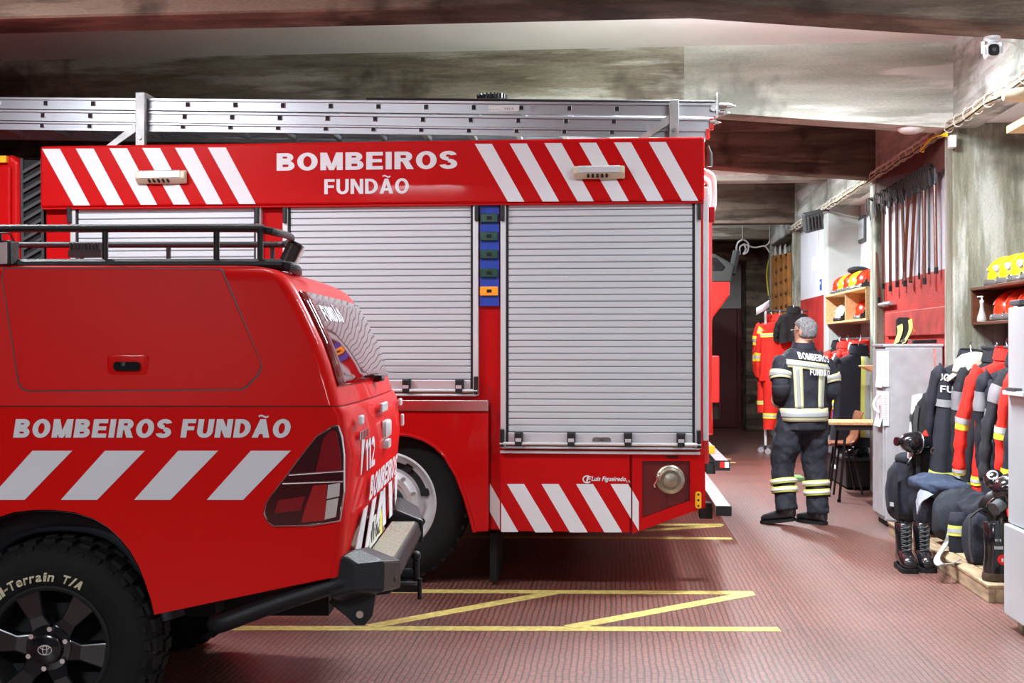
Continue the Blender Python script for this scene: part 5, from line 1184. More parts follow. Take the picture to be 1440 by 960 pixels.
def helmet(shell, label, loc, rot=0, visor=True, group=None, s=1.0, front=None, disc=True):
    r = thing('fire_helmet', label, 'helmet', (0, 0, 0), group)
    mb = MB(); rings = []
    n = 32
    for i in range(11):
        t = i / 10; z = .045 + .165 * math.sin(t * PI / 2); c_ = max(math.cos(t * PI / 2), .02) ** .85
        rings.append([V(((-.015 if 0 else 0) + .150 * c_ * math.cos(a) + (.012 * (1 - t)), .118 * c_ * math.sin(a), z - (.020 * (1 - t) * (1 if math.cos(a) > .2 else 0)))) for a in [2 * PI * k / n for k in range(n)]])
    base = [V((.165 * math.cos(a) + .012, .128 * math.sin(a), .03 - (.025 if math.cos(a) > .2 else 0))) for a in [2 * PI * k / n for k in range(n)]]
    mb.loft([base] + rings); sh = mb.build('shell', shell, r, smooth=60)
    mb = MB(); P = [V((.150 * math.cos(a) * 1.01 + .006, 0, .05 + .168 * math.sin(a) * 1.0)) for a in [PI * .12 + k * PI * .76 / 12 for k in range(13)]]
    mb.strap(P, .035, .014, (0, 1, 0)); mb.build('crest', shell, sh, smooth=60)
    mb = MB(); rg = [[V((.168 * math.cos(a) * k_ + .010, .131 * math.sin(a) * k_, z)) for a in [PI * .72 + PI * .56 * j / 16 for j in range(17)]] for z, k_ in ((.045, 1.0), (.02, 1.02), (.0, 1.01))]
    mb.loft(rg, cap=False, closed=False); mb.build('visor', M['visor'] if visor else M['black'], r, smooth=60, solid=.006)
    mb = MB(); rg = [[V((.166 * math.cos(a) + .012, .13 * math.sin(a), z)) for a in [2 * PI * k / n for k in range(n)]] for z in (.026, .042)]
    mb.loft(rg, cap=False); mb.build('trim_band', front or M['black'], r, smooth=60, solid=.008)
    for s_ in (-1, 1):
        mb = MB(); mb.loft([[V((-.055 + x, s_ * y, .035 + z)) for x, z in ((-.05, -.02), (.05, -.03), (.045, .03), (.015, .05), (.0, .09), (-.02, .04), (-.05, .03))] for y in (.10, .126)]); mb.build('side_mount', M['black'], r, smooth=0, bevel=.004)
        if disc:
            mb = MB(); mb.cyl((-.092, s_ * .060, .135), (-.102, s_ * .094, .122), .024, .021, n=18); d_ = mb.build('emblem_disc', M['tape_s'], r, smooth=30)
            mb = MB(); mb.cyl((-.098, s_ * .086, .126), (-.1025, s_ * .0955, .1215), .012, n=14); mb.build('disc_centre', M['plastic_w'], d_)
    mb = MB(); mb.loft([[V((.10 + .06 * math.cos(a), .10 * math.sin(a), z)) for a in [-PI / 2 + PI * k / 10 for k in range(11)]] for z in (.012, -.0)], cap=False, closed=False); mb.build('neck_guard', M['blackc'], r, smooth=60, solid=.01)
    r.location = loc; r.rotation_euler = (0, 0, rot); r.scale = (s, s, s)
    return r
zt3 = s3z1 + .003; zt1 = s1z1 + .003
R_, Y_, Wt = M['hel_red'], M['hel_yel'], M['hel_wht']
g3 = 'helmets on the plywood shelf'
for (m_, y, x, rz, lb) in ((R_, 14.93, 2.80, .15, 'orange red helmet at the far end on top of the plywood shelf'), (Y_, 14.58, 2.80, .0, 'farther yellow helmet on top of the plywood shelf, between two red ones'), (R_, 14.24, 2.80, -.1, 'red helmet between the two yellow ones on top of the plywood shelf'), (Y_, 13.93, 2.80, .05, 'yellow helmet on top of the plywood shelf beside the concrete column'), (R_, 13.6, 2.82, 0, 'red helmet on the plywood shelf mostly hidden by the concrete column')):
    helmet(m_, lb, (x, y, zt3 + .004), rz, True, g3, disc=False)
helmet(Wt, 'white and red helmet in the left compartment of the plywood shelf', (2.80, 14.80, s3z0 + .03), .1, False, g3, .95, R_, False)
helmet(R_, 'red helmet with white front in the right compartment of the plywood shelf', (2.86, 13.86, s3z0 + .03), 0, True, g3, 1.0, Wt, False)
helmet(Wt, 'white helmet beside the red one in the right compartment of the plywood shelf', (2.80, 14.12, s3z0 + .03), .2, False, g3, .85, None, False)
p = atX(1207, 380, 2.82); mb = MB(); mb.ball((2.82, p.y, p.z), (.12, .15, .045), 16, 8); single(mb, 'knitted_cap', 'dark knitted cap lying on the helmets over the plywood shelf', 'cap', M['blackc'], (2.82, p.y, p.z - .03), disp=(.02, .03))
g1 = 'helmets on the brown shelf'
for (y, lb) in ((9.45, 'yellow helmet at the far end on top of the brown shelf'), (9.185, 'second yellow helmet from the far end on top of the brown shelf'), (8.92, 'third yellow helmet from the far end on top of the brown shelf'), (8.655, 'yellow helmet at the right edge on top of the brown shelf')):
    helmet(Y_, lb, (2.98, y, zt1 + .004), .0, True, g1, 1.0)
for (y, lb) in ((9.27, 'leftmost red helmet with white rim inside the brown shelf'), (9.005, 'middle red helmet with clear visor inside the brown shelf'), (8.74, 'red helmet inside the brown shelf above the white cabinet')):
    helmet(R_, lb, (2.97, y, s1z0 + .028), .0, True, g1, 1.0, Wt, False)
c_ = atY(1377, 451, 9.5); sb = thing('soap_bottle', 'clear pump bottle at the far end of the brown shelf', 'bottle', (c_.x + .02, 9.5, s1z0 + .023))
bm_ = mat('cloudy_clear_plastic', (.62, .60, .56), .2, trans=.35); x_ = c_.x + .02; z_ = s1z0 + .023
mb = MB(); mb.lathe([(0, 0), (.034, 0), (.038, .012), (.034, .04), (.020, .08), (.014, .12), (.015, .145), (0, .145)], (x_, 9.5, z_), (0, 0, 1), n=20); mb.build('bottle', bm_, sb)
mb = MB(); mb.lathe([(0, .145), (.016, .145), (.016, .165), (.006, .168), (.006, .185), (.014, .187), (.014, .197), (0, .197)], (x_, 9.5, z_), (0, 0, 1), n=16); mb.box((x_ - .035, 9.494, z_ + .187), (x_, 9.506, z_ + .196)); mb.build('pump', M['plastic_w'], sb)
# ================================================================== CLOTHES ON RAILS
def spow(v, e): return math.copysign(abs(v) ** e, v)
def interp(tab, t):
    for (a, va), (b, vb) in zip(tab, tab[1:]):
        if t <= b: 
            k = (t - a) / (b - a) if b > a else 0; k = max(0, k)
            return tuple(lerp(x, y, k) for x, y in zip(va, vb))
    return tab[-1][1]
JT = [(0, (.055, .045)), (.03, (.10, .052)), (.07, (.18, .058)), (.12, (.235, .062)), (.2, (.248, .066)), (.5, (.245, .072)), (1, (.275, .085))]
def make_jacket(name, label, m, L=.92, seed=0, bands=(), collar=True, scale=1.0, group=None, cat='jacket', hanger=True, text=None, vert=None, collar_m=None, legs=0, sleeve_drop=.66, squash=1.0):
    """a jacket hanging from a hook at its origin, its back towards -y"""
    r = thing(name, label, cat, (0, 0, 0), group)
    rs = random.Random(seed); ph = [rs.uniform(0, 6.28) for _ in range(6)]
    def pt(t, a, grow=0.0):
        hw, ht = interp(JT, t); hw *= squash
        f = 1 + (.16 + .22 * t) * min(1, t * 4) * (math.sin(5 * a + ph[0] + 1.5 * t) * .5 + math.sin(9 * a + ph[1] - 2 * t) * .35)
        x = hw * spow(math.cos(a), .8) * (1 + .04 * math.sin(4 * t + ph[2])) + .02 * t * math.sin(ph[3]); y = ht * f * spow(math.sin(a), .85)
        k = grow / max(.03, math.hypot(hw * math.cos(a), ht * math.sin(a)) )
        return V((x * (1 + k * .7), y * (1 + k * 1.3), -.10 - L * t + (.02 * math.sin(2 * a + ph[4]) * t)))
    N_ = 40; ts = [0, .015, .03, .05, .07, .09, .11, .15, .2, .27, .35, .43, .5, .58, .66, .74, .82, .9, .96, 1]
    ring = lambda t, g=0: [pt(t, 2 * PI * k / N_, g) for k in range(N_)]
    mb = MB(); mb.loft([ring(t) for t in ts])
    sl = {}
    def flat(mb_, P_, n_, st0):                      # hanging sleeves lie flat
        for i_, c_ in enumerate(P_):
            for k_ in range(n_):
                v_ = mb_.v[st0 + i_ * n_ + k_]; v_.x = c_.x + (v_.x - c_.x) * .72; v_.y = c_.y + (v_.y - c_.y) * .95
    for s in (-1, 1):
        sw_ = rs.uniform(-.03, .03); D = sleeve_drop
        P = catmull([V((s * .19 * squash, .01, -.185)), V((s * .245 * squash, .025, -.26)), V((s * .275 * squash + sw_, .05, -.25 - D * .4)), V((s * .28 * squash + sw_ * 1.5, .075, -.25 - D * .75)), V((s * .265 * squash + sw_ * 2, .09, -.25 - D))], 6)
        R_ = [lerp(.062, .050, i / (len(P) - 1)) * (1 + .10 * math.sin(i * 1.3 + ph[5] + s) + .06 * math.sin(i * 2.9 + ph[1])) for i in range(len(P))]
        sl[s] = (P, R_); st_ = len(mb.v); mb.tube(P, R_, n=14); flat(mb, P, 14, st_)
    cl = mb.build('jacket_body', m, r, smooth=70, disp=(.03, .055))
    if collar:
        mb = MB(); rg = []
        for z, rr in ((-.135, .105), (-.10, .082), (-.05, .078), (-.03, .086), (-.05, .094), (-.11, .108)):
            rg.append([V((rr * math.cos(a), rr * .62 * math.sin(a) - .0, z + .012 * math.sin(a))) for a in [2 * PI * k / 20 for k in range(20)]])
        mb.loft(rg, cap=False); mb.build('collar', collar_m or m, r, smooth=70)
    for b in bands:
        kind, t0, t1, mm = b[:4]
        if kind == 'torso':
            gr_ = .018 if mm is TS else .013; mb = MB(); n = 4; mb.loft([ring(lerp(t0, t1, k / n), gr_) for k in range(n + 1)], cap=False); mb.build('reflective_band', mm, cl, smooth=70)
        elif kind == 'sleeve':
            for s in (-1, 1):
                P, R_ = sl[s]; i0 = int(t0 * (len(P) - 1)); i1 = max(i0 + 1, int(round(t1 * (len(P) - 1)))); mb = MB(); PB = P[i0:i1 + 1]; mb.tube(PB, [q_ + (.012 if mm is TS else .009) for q_ in R_[i0:i1 + 1]], n=14, cap=False); flat(mb, PB, 14, 0); mb.build('reflective_band', mm, cl, smooth=70)
    if vert:
        for (a0, wd, mm, t0, t1, g) in vert:
            mb = MB(); n = 14; mb.loft([[pt(lerp(t0, t1, k / n), math.radians(a0 + wd * j / 4 - wd / 2), g) for j in range(5)] for k in range(n + 1)], cap=False, closed=False); mb.build('reflective_stripe', mm, cl, smooth=70, solid=.003)
    if text:
        for s_, t0, t1, a0, a1 in text:
            mb = MB(); put_text(mb, s_, lambda u, v: pt(lerp(t1, t0, v), math.radians(lerp(a0, a1, u)), .018), .03); mb.build('lettering', M['white_dec'], cl, smooth=0)
    if legs:
        mb = MB()
        for s in (-1, 1):
            mb.loft([[V((s * (.10 + .02 * t) + (.118 - .02 * t) * math.cos(a), .085 * (1 + .2 * math.sin(3 * a + 9 * t + s)) * math.sin(a), -.10 - L + .06 - legs * t)) for a in [2 * PI * k / 18 for k in range(18)]] for t in (0, .1, .25, .4, .55, .7, .85, 1)])
        lg = mb.build('trouser_legs', m, r, smooth=70)
        mb = MB()
        for s in (-1, 1):
            mb = MB(); mb.loft([[V((s * (.10 + .02 * t) + (.118 - .02 * t + .006) * math.cos(a), (.085 * (1 + .2 * math.sin(3 * a + 9 * t + s)) + .006) * math.sin(a), -.10 - L + .06 - legs * t)) for a in [2 * PI * k / 18 for k in range(18)]] for t in (.70, .75, .80)], cap=False); mb.build('reflective_band', M['tape_y'], lg, smooth=70)
            mb = MB(); mb.loft([[V((s * (.10 + .02 * t) + (.118 - .02 * t + .008) * math.cos(a), (.085 * (1 + .2 * math.sin(3 * a + 9 * t + s)) + .008) * math.sin(a), -.10 - L + .06 - legs * t)) for a in [2 * PI * k / 18 for k in range(18)]] for t in (.735, .765)], cap=False); mb.build('reflective_band', M['tape_s'], lg, smooth=70)
    if hanger:
        mb = MB(); mb.tube(catmull([V((0, -.025, -.004)), V((0, -.02, .022)), V((0, .005, .03)), V((0, .022, .012)), V((0, .012, -.02)), V((0, 0, -.05)), V((0, 0, -.11))], 5), .0035, n=6); mb.build('hanger_hook', M['steel'], r)
    return r
TY, TS, TG, LM = M['tape_y'], M['tape_s'], M['tape_g'], M['lime']
trip = lambda k, a, b, o=None: [(k, a, b, o or TY), (k, lerp(a, b, .33), lerp(a, b, .67), TS)]
def hang(r, loc, rz=0, s=1.0, tilt=0):
    r.location = loc; r.rotation_euler = (0, tilt, rz); r.scale = (s, s, s)
# rail in the nearest bay
RZ = 1.505; RX = atY(1385, 497, 9.6).x
rl = thing('clothes_rail', 'dark steel clothes rail below the brown helmet shelf', 'rail', (RX, 8.4, RZ))
mb = MB(); mb.cyl((RX, 6.99, RZ - .012), (RX, 9.675, RZ - .012), .014, n=12); mb.build('rod', M['dgrey'], rl)
mb = MB(); mb.cyl((RX, 9.66, RZ - .012), (RX, 9.68, RZ - .012), .03, n=14); mb.build('wall_flange', M['galv'], rl)
gb = 'turnout clothes on the nearest rail'
hang(make_jacket('turnout_jacket', 'charcoal jacket lettered in white across the back, farthest on the rail', M['navy2'], .90, 1, [('torso', .34, .40, TG)] + trip('torso', .93, 1.0, LM), text=[('BOMBEIROS', .13, .185, 197, 343), ('FUNDÃO', .225, .28, 208, 332)], group=gb), (RX - .13, 9.50, RZ), .06, 1.02, .05)
hang(make_jacket('turnout_jacket', 'plain charcoal jacket with grey chest tape, second on the rail', M['charcoal'], .95, 2, [('torso', .30, .36, TG), ('sleeve', .35, .45, TG)] + trip('torso', .95, 1.0, LM), group=gb), (RX - .01, 9.29, RZ), -.1, 1.02)
hang(make_jacket('work_jacket', 'bright red jacket with yellow and silver bands hanging between two dark ones', M['redc'], 1.0, 3, trip('torso', .30, .36) + trip('sleeve', .5, .58) + trip('sleeve', .92, 1) + trip('torso', .8, .86), group=gb), (RX + .0, 9.06, RZ + .02), .15, 1.05, -.02)
hang(make_jacket('turnout_jacket', 'black jacket with grey tape on the sleeve, right of the bright red one', M['navy2'], .93, 4, [('torso', .34, .40, TG), ('sleeve', .30, .42, TG)], group=gb), (RX + .02, 8.84, RZ - .02), -.12, 1.04)
hang(make_jacket('turnout_jacket', 'dark grey jacket with two grey bands, in front of the black one', M['charcoal'], .9, 5, [('torso', .22, .28, TG), ('torso', .42, .48, TG), ('sleeve', .25, .38, TG)], group=gb), (RX + .05, 8.62, RZ - .02), .1, 1.0)
hang(make_jacket('work_jacket', 'second red jacket with yellow collar trim and yellow bands, near the white cabinet', M['redc'], 1.0, 6, trip('torso', .40, .47) + trip('sleeve', .5, .58) + trip('sleeve', .92, 1), collar_m=TY, vert=[(235, 12, TY, .04, .40, .013)], group=gb), (RX + .06, 8.40, RZ - .02), -.05, 1.03)
hang(make_jacket('turnout_jacket', 'navy jacket with wide yellow and silver bands beside the white cabinet', M['navy'], .85, 7, trip('torso', .36, .45) + trip('torso', .86, .97) + trip('sleeve', .8, .95), group=gb), (RX + .07, 8.18, RZ - .03), .08, 1.0)
# beige cap hung on the end of the rail
p = atY(1358, 515, 9.38); cp = thing('sun_hat', 'beige cloth hat with neck flap hung over the far end of the rail', 'hat', tuple(p))
mb = MB(); mb.loft([[V((p.x + .13 * k_ * math.cos(a) + dx, 9.40 + .11 * k_ * math.sin(a), p.z + z)) for a in [2 * PI * k / 20 for k in range(20)]] for k_, z, dx in ((1.02, -.04, .04), (1, .0, .04), (.93, .05, .05), (.7, .09, .07), (.3, .105, .08), (.02, .108, .08))]); hb = mb.build('crown', M['beige'], cp, smooth=70, disp=(.02, .08))
mb = MB(); mb.loft([[V((p.x + lerp(.10, -.15, t) + .02 * math.sin(j), 9.34 + j * .05 - .02, p.z + lerp(.07, -.10, t) + .015 * math.sin(j * 2 + t * 5))) for j in range(5)] for t in (0, .2, .4, .6, .8, 1)], cap=False, closed=False); mb.build('neck_flap', M['beige'], cp, smooth=70, solid=.008)
mb = MB(); mb.loft([[V((p.x + .05 + .05 * math.cos(a), 9.36, p.z - .1 + .04 * math.sin(a) + y)) for a in [2 * PI * k / 12 for k in range(12)]] for y in (0, -.05)]); mb.build('inner_band', mat('pink_lining', (.5, .12, .18), .8), cp, smooth=60)

# rail in the far bay
R3Z = 1.60; R3X = 2.78
rl3 = thing('clothes_rail', 'steel clothes rail below the plywood helmet shelf', 'rail', (R3X, 14, R3Z))
mb = MB(); mb.cyl((R3X, 12.755, R3Z - .012), (R3X, 15.195, R3Z - .012), .013, n=10); mb.build('rod', M['dgrey'], rl3)
g3b = 'clothes on the far rail'
J3 = [(15.0, 'blackc', [], 'black jacket at the far end of the far rail', -.02, .0, None), (14.78, 'redc', trip('sleeve', .5, .6), 'red jacket near the far end of the far rail', 0, .2, None), (14.55, 'charcoal', [('torso', .3, .36, TG)], 'charcoal jacket in the middle of the far rail', -.03, -.1, None),
      (14.30, 'redc', trip('torso', .25, .33), 'red jacket with yellow chest band in the middle of the far rail', -.06, .15, None), (14.05, 'beige', [('torso', .2, .3, M['redc'])], 'pale jacket with red chest panel on the far rail', -.0, .0, None), (13.82, 'bluec', [], 'bright blue jacket on the far rail', .06, .1, None),
      (13.35, 'redc', trip('sleeve', .7, .8), 'long red jacket just behind the navy one on the far rail', -.10, -.1, None)]
for i, (y, m_, bd, lb, dx, rz, _) in enumerate(J3):
    hang(make_jacket('work_jacket', lb, M[m_], .92, 20 + i, bd, group=g3b), (R3X + dx, y, R3Z - .02 * (i % 3)), rz)
hang(make_jacket('turnout_jacket', 'navy jacket with a lime and silver stripe down its front, nearest on the far rail', M['navy'], .95, 31, [], group=g3b, vert=[(282, 22, LM, .05, .9, .013), (282, 9, TS, .05, .9, .017)]), (2.585, 12.98, R3Z - .05), .05, 1.03)
mb = MB(); p = atX(1185, 497, R3X - .1); 
# garment stand with the red coveralls
gc = gnd(1072, 636); GX, GY = gc.x + .12, gc.y - .05
gs = thing('garment_stand', 'wheeled garment stand carrying red coveralls beside the far wall', 'stand', (GX + .1, GY, 0))
mb = MB(); mb.cyl((GX - .08, GY, .10), (GX - .08, GY, 2.0), .018, n=10); mb.cyl((GX + .42, GY, .10), (GX + .42, GY, 2.0), .018, n=10); mb.build('upright', M['plastic_w'], gs)
mb = MB(); mb.cyl((GX - .12, GY, 2.0), (GX + .49, GY, 2.0), .016, n=10); mb.build('top_rod', M['dgrey'], gs)
mb = MB(); mb.box((GX - .16, GY - .025, .085), (GX + .45, GY + .025, .11)); mb.box((GX - .10, GY - .25, .085), (GX - .06, GY + .25, .11)); mb.build('base', M['dgrey'], gs, smooth=0)
for x, y in ((-.15, 0), (-.08, -.24), (-.08, .24), (.42, 0)):
    mb = MB(); mb.cyl((GX + x, GY + y - .012, .04), (GX + x, GY + y + .012, .04), .04, n=14); mb.box((GX + x - .012, GY + y - .018, .04), (GX + x + .012, GY + y + .018, .09)); mb.build('castor', M['galv'], gs, smooth=30)
cv = make_jacket('coverall', 'bright red coverall with yellow and silver bands on the garment stand', M['redc'], .80, 41, trip('torso', .22, .29) + trip('sleeve', .55, .68) + trip('sleeve', .2, .3), legs=.72, cat='coverall', group='red coveralls on the stand', sleeve_drop=.62)
hang(cv, (GX + .10, GY - .10, 1.98), .1, 1.05)
cv = make_jacket('coverall', 'second red coverall, hanging behind and left of the first on the stand', M['redc'], .82, 42, trip('torso', .2, .27) + trip('sleeve', .35, .45) + trip('sleeve', .6, .72), legs=.55, cat='coverall', group='red coveralls on the stand', sleeve_drop=.62, squash=.9)
hang(cv, (GX + .02, GY + .10, 1.98), .35, 1.0)
bj = make_jacket('balaclava_hood', 'black crumpled hood and vest hung over the red coveralls', M['blackc'], .42, 43, [], cat='hood', sleeve_drop=.25, squash=.8)
hang(bj, (GX + .27, GY - .27, 2.08), .1, 1.0)
p = atY(1072, 436, GY - .2); mb = MB(); mb.loft([[V((p.x + x, GY - .25 + y, p.z + z)) for x, y, z in ((-.09, 0, -.07 + dz), (.0, .0, -.02 + dz), (.09, .02, .04 + dz))] for dz in (0, .08, .10)], cap=False, closed=False); single(mb, 'white_cloth', 'white cloth tucked behind the black hood on the garment stand', 'cloth', M['paper'], (p.x, GY - .25, p.z - .05), solid=.01)
mb = MB(); p = atY(1094, 618, GY - .1)
for i, dx in enumerate((.16, .32)):
    b = thing('rubber_boot', ['left black boot with lime trim under the red coveralls', 'right black boot with lime trim under the red coveralls'][i], 'boot', (GX + dx, GY - .1, .112))
    mb = MB(); mb.loft([[V((GX + dx + rx * math.cos(a), GY - .1 + oy + ry * math.sin(a), .112 + z)) for a in [2 * PI * k / 16 for k in range(16)]] for rx, ry, oy, z in ((.05, .13, -.05, 0), (.052, .135, -.05, .04), (.05, .10, -.02, .09), (.052, .06, .02, .14), (.055, .062, .02, .33), (.05, .058, .02, .33), (.045, .05, .02, .20))], cap=True); mb.build('upper', M['blackc'], b)
    mb = MB(); mb.cbox((GX + dx, GY - .205, .17), (.06, .04, .03)); mb.build('trim', M['lime'], b, bevel=.006)

# ================================================================== THE FIREFIGHTER
mc = gnd(1129, 737); MXo, MYo = mc.x, mc.y; FACE = math.radians(18)
man = thing('person', 'person walking away in dark turnout jacket and trousers with reflective bands', 'person', (0, 0, 0))
# ---- body: one continuous skin (head, neck, trunk, arms, hands, legs)
b = MB()
def limb(pts, rad, n=14): b.tube(catmull(pts, 4), [lerp(rad[min(int(i / 4), len(rad) - 1)], rad[min(int(i / 4) + 1, len(rad) - 1)], (i % 4) / 4) for i in range((len(pts) - 1) * 4 + 1)], n=n)
HC = V((.035, .03, 1.625)); HT = math.radians(24)
def headring(z, rx, ry, oy=0): 
    return [HC + Matrix.Rotation(HT, 3, 'Z') @ V((rx * math.cos(a), oy + ry * math.sin(a), z)) for a in [2 * PI * k / 24 for k in range(24)]]
b.loft([headring(*k) for k in ((-.125, .035, .045, .045), (-.112, .05, .066, .03), (-.07, .064, .088, .008), (-.02, .072, .095, 0), (.03, .077, .098, -.004), (.07, .072, .09, -.006), (.098, .052, .066, -.006), (.113, .02, .028, -.006))])
def hp_(x, y, z): return HC + Matrix.Rotation(HT, 3, 'Z') @ V((x, y, z))
b.loft([[hp_(x * w_, y, z) for x, z in ((-.016, -.035), (.016, -.035), (.008, .03), (-.008, .03))] for y, w_ in ((.08, 1), (.112, .7))])      # nose
for s in (-1, 1): b.loft([[hp_(s * (.072 + .016 * t), -.008 + .018 * k_ * math.cos(a) - .01 * t, -.005 + .034 * k_ * math.sin(a)) for a in [2 * PI * k / 10 for k in range(10)]] for t, k_ in ((0, .8), (.7, 1.0), (1, .8))])   # ears
b.tube([V((-.005, .01, 1.40)), V((-.008, .02, 1.50)), HC + V((0, 0, -.07))], [.07, .058, .056], n=14)
b.loft([[V((rx * math.cos(a), ry * math.sin(a) + oy, z)) for a in [2 * PI * k / 20 for k in range(20)]] for z, rx, ry, oy in ((.84, .16, .11, 0), (.95, .17, .12, 0), (1.1, .15, .105, 0), (1.28, .185, .115, 0), (1.38, .19, .105, 0), (1.45, .10, .07, .005))])
LA = [V((-.165, 0, 1.395)), V((-.225, -.045, 1.14)), V((-.135, .15, 1.02))]; RA = [V((.18, 0, 1.37)), V((.245, -.02, 1.11)), V((.15, .19, 1.04))]
for A_ in (LA, RA): limb(A_, [.055, .042, .03])
def hand(wr, d, up, side):
    d = d.normalized(); up = up.normalized(); lat = d.cross(up).normalized() * side
    b.loft([[wr + d * t + lat * (w_ * x) + up * (h_ * z) for x, z in ((-1, -.6), (-.6, -1), (.6, -1), (1, -.6), (1, .6), (.6, 1), (-.6, 1), (-1, .6))] for t, w_, h_ in ((-.01, .026, .020), (.03, .038, .018), (.07, .042, .016), (.095, .040, .013))])
    for k, l_ in enumerate((.066, .075, .070, .055)):
        o_ = wr + d * .088 + lat * (-.030 + .020 * k); b.tube([o_, o_ + d * l_ * .45 - up * .006, o_ + d * l_ * .75 - up * .024, o_ + d * l_ * .82 - up * .045], [.0095, .009, .0085, .007], n=8)
    o_ = wr + d * .03 - lat * .034; b.tube([o_, o_ + d * .03 - lat * .022 - up * .008, o_ + d * .058 - lat * .026 - up * .02], [.011, .010, .008], n=8)
hand(LA[2] + V((.03, .03, -.01)), V((.7, .6, -.35)), V((-.2, .3, 1)), 1); hand(RA[2] + V((-.03, .03, -.01)), V((-.7, .6, -.3)), V((.2, .3, 1)), -1)
LL = [V((-.10, 0, .90)), V((-.165, .045, .50)), V((-.165, -.03, .13))]; RL = [V((.10, 0, .90)), V((.125, .03, .49)), V((.135, -.02, .09))]
for A_ in (LL, RL): limb(A_, [.085, .055, .042])
body = b.build('body', M['skin'], man, remesh=.008, smooth_it=2)
# ---- hair
b = MB(); rg = []
for z, rx, ry, oy, cut in ((-.055, .066, .08, -.012, 1), (-.03, .078, .097, -.010, 1), (.0, .083, .103, -.008, 1), (.035, .086, .108, -.006, 1), (.07, .081, .101, -.006, 0), (.10, .060, .076, -.006, 0), (.121, .028, .036, -.006, 0), (.124, .004, .005, -.006, 0)):
    ring = []
    for k in range(28):
        a = 2 * PI * k / 28; y = ry * math.sin(a) + oy; x = rx * math.cos(a)
        if cut and math.sin(a) > .15: x *= .86; y = min(y, ry * .3); y *= .9
        ring.append(hp_(x, y, z))
    rg.append(ring)
b.loft(rg); b.build('hair', M['hair'], man, smooth=80, disp=(.010, .02))
b = MB(); b.tube([hp_(-.080, -.01, .012), hp_(-.084, .05, .014), hp_(-.062, .10, .012)], .0035, n=6); b.tube([hp_(.080, -.01, .012), hp_(.084, .05, .014), hp_(.062, .10, .012)], .0035, n=6)
for s in (-1, 1): b.tube([hp_(s * .034 + .026 * math.cos(a), .108 - .008 * abs(math.cos(a)), .004 + .020 * math.sin(a)) for a in [2 * PI * k / 16 for k in range(16)]], .0028, n=5, closed=True)
b.build('glasses', M['black'], man)
# ---- jacket
TZ = [(.80, (.195, .155, -.005)), (.90, (.198, .155, -.005)), (1.05, (.198, .146, 0)), (1.2, (.212, .146, 0)), (1.33, (.225, .140, -.004)), (1.41, (.205, .116, -.0)), (1.455, (.155, .096, .006)), (1.485, (.110, .082, .012))]
def tor(z, a, g=0):
    rx, ry, oy = interp(TZ, z)
    return V(((rx + g) * spow(math.cos(a), .86), (ry + g) * spow(math.sin(a), .86) + oy, z))
NR = 36; trg = lambda z, g=0: [tor(z, 2 * PI * k / NR, g) for k in range(NR)]
def jsleeve(A_):
    P = catmull([A_[0] + V((0, 0, -.0)), lerp(A_[0], A_[1], .5) + V((math.copysign(.02, A_[1].x), -.01, 0)), A_[1] + V((0, -.01, 0)), lerp(A_[1], A_[2], .55), lerp(A_[1], A_[2], .98)], 6)
    R = [interp([(0, (.088,)), (.12, (.090,)), (.35, (.076,)), (.5, (.070,)), (.75, (.062,)), (1, (.056,))], i / (len(P) - 1))[0] for i in range(len(P))]
    return P, R
SLV = [jsleeve(LA), jsleeve(RA)]
b = MB(); b.loft([trg(z) for z in (.80, .85, .9, .97, 1.05, 1.12, 1.2, 1.27, 1.33, 1.37, 1.41, 1.435, 1.455, 1.485)])
for P, R in SLV: b.tube(P, R, n=16)
jk = b.build('jacket', M['navy2'], man, remesh=.011, smooth_it=4, disp=(.024, .09))
b = MB(); b.loft([[V((.012, .014, 0)) + V((rx * math.cos(a), ry * math.sin(a), z + .008 * math.sin(a))) for a in [2 * PI * k / 24 for k in range(24)]] for z, rx, ry in ((1.455, .125, .098), (1.50, .096, .088), (1.535, .090, .084), (1.53, .082, .076), (1.48, .085, .078))], cap=False); b.build('collar', M['navy2'], jk, smooth=70, solid=.006)
FL = mat('pale_lime_silver_tape', (.58, .60, .36), .5); SV = mat('silver_grey_tape', (.34, .37, .38), .45)
def tband(z0, z1, m, g, slope=0.0, a0=0, a1=360, n=36, par=None):
    b = MB(); full = a1 - a0 >= 360
    rr = []
    for k in range(4):
        row = []
        for j in range(n if full else n + 1):
            a = math.radians(lerp(a0, a1, j / n)); z = lerp(z0, z1, k / 3); p = tor(z, a, g); row.append(V((p.x, p.y, p.z + slope * p.x)))
        rr.append(row)
    b.loft(rr, cap=False, closed=full); return b.build('reflective_band', m, par or jk, smooth=70, solid=.003)
def both(z0, z1, slope=0, a0=0, a1=360):
    tband(z0, z1, FL, .010, slope, a0, a1); d = (z1 - z0) * .30; tband(z0 + d, z1 - d, SV, .0135, slope, a0, a1)
both(.875, .985); both(1.305, 1.372, -.12)
def vband(a_mid, half, z0, z1):
    for m, h_, g in ((FL, half, .0115), (SV, half * .36, .015)):
        b = MB(); n = 12; b.loft([[tor(lerp(z0, z1, k / n), math.radians(a_mid + h_ * j / 2), g) for j in (-2, -1, 0, 1, 2)] for k in range(n + 1)], cap=False, closed=False); b.build('reflective_band', m, jk, smooth=70, solid=.003)
vband(243, 11, .985, 1.33); vband(293, 9, .985, 1.305)
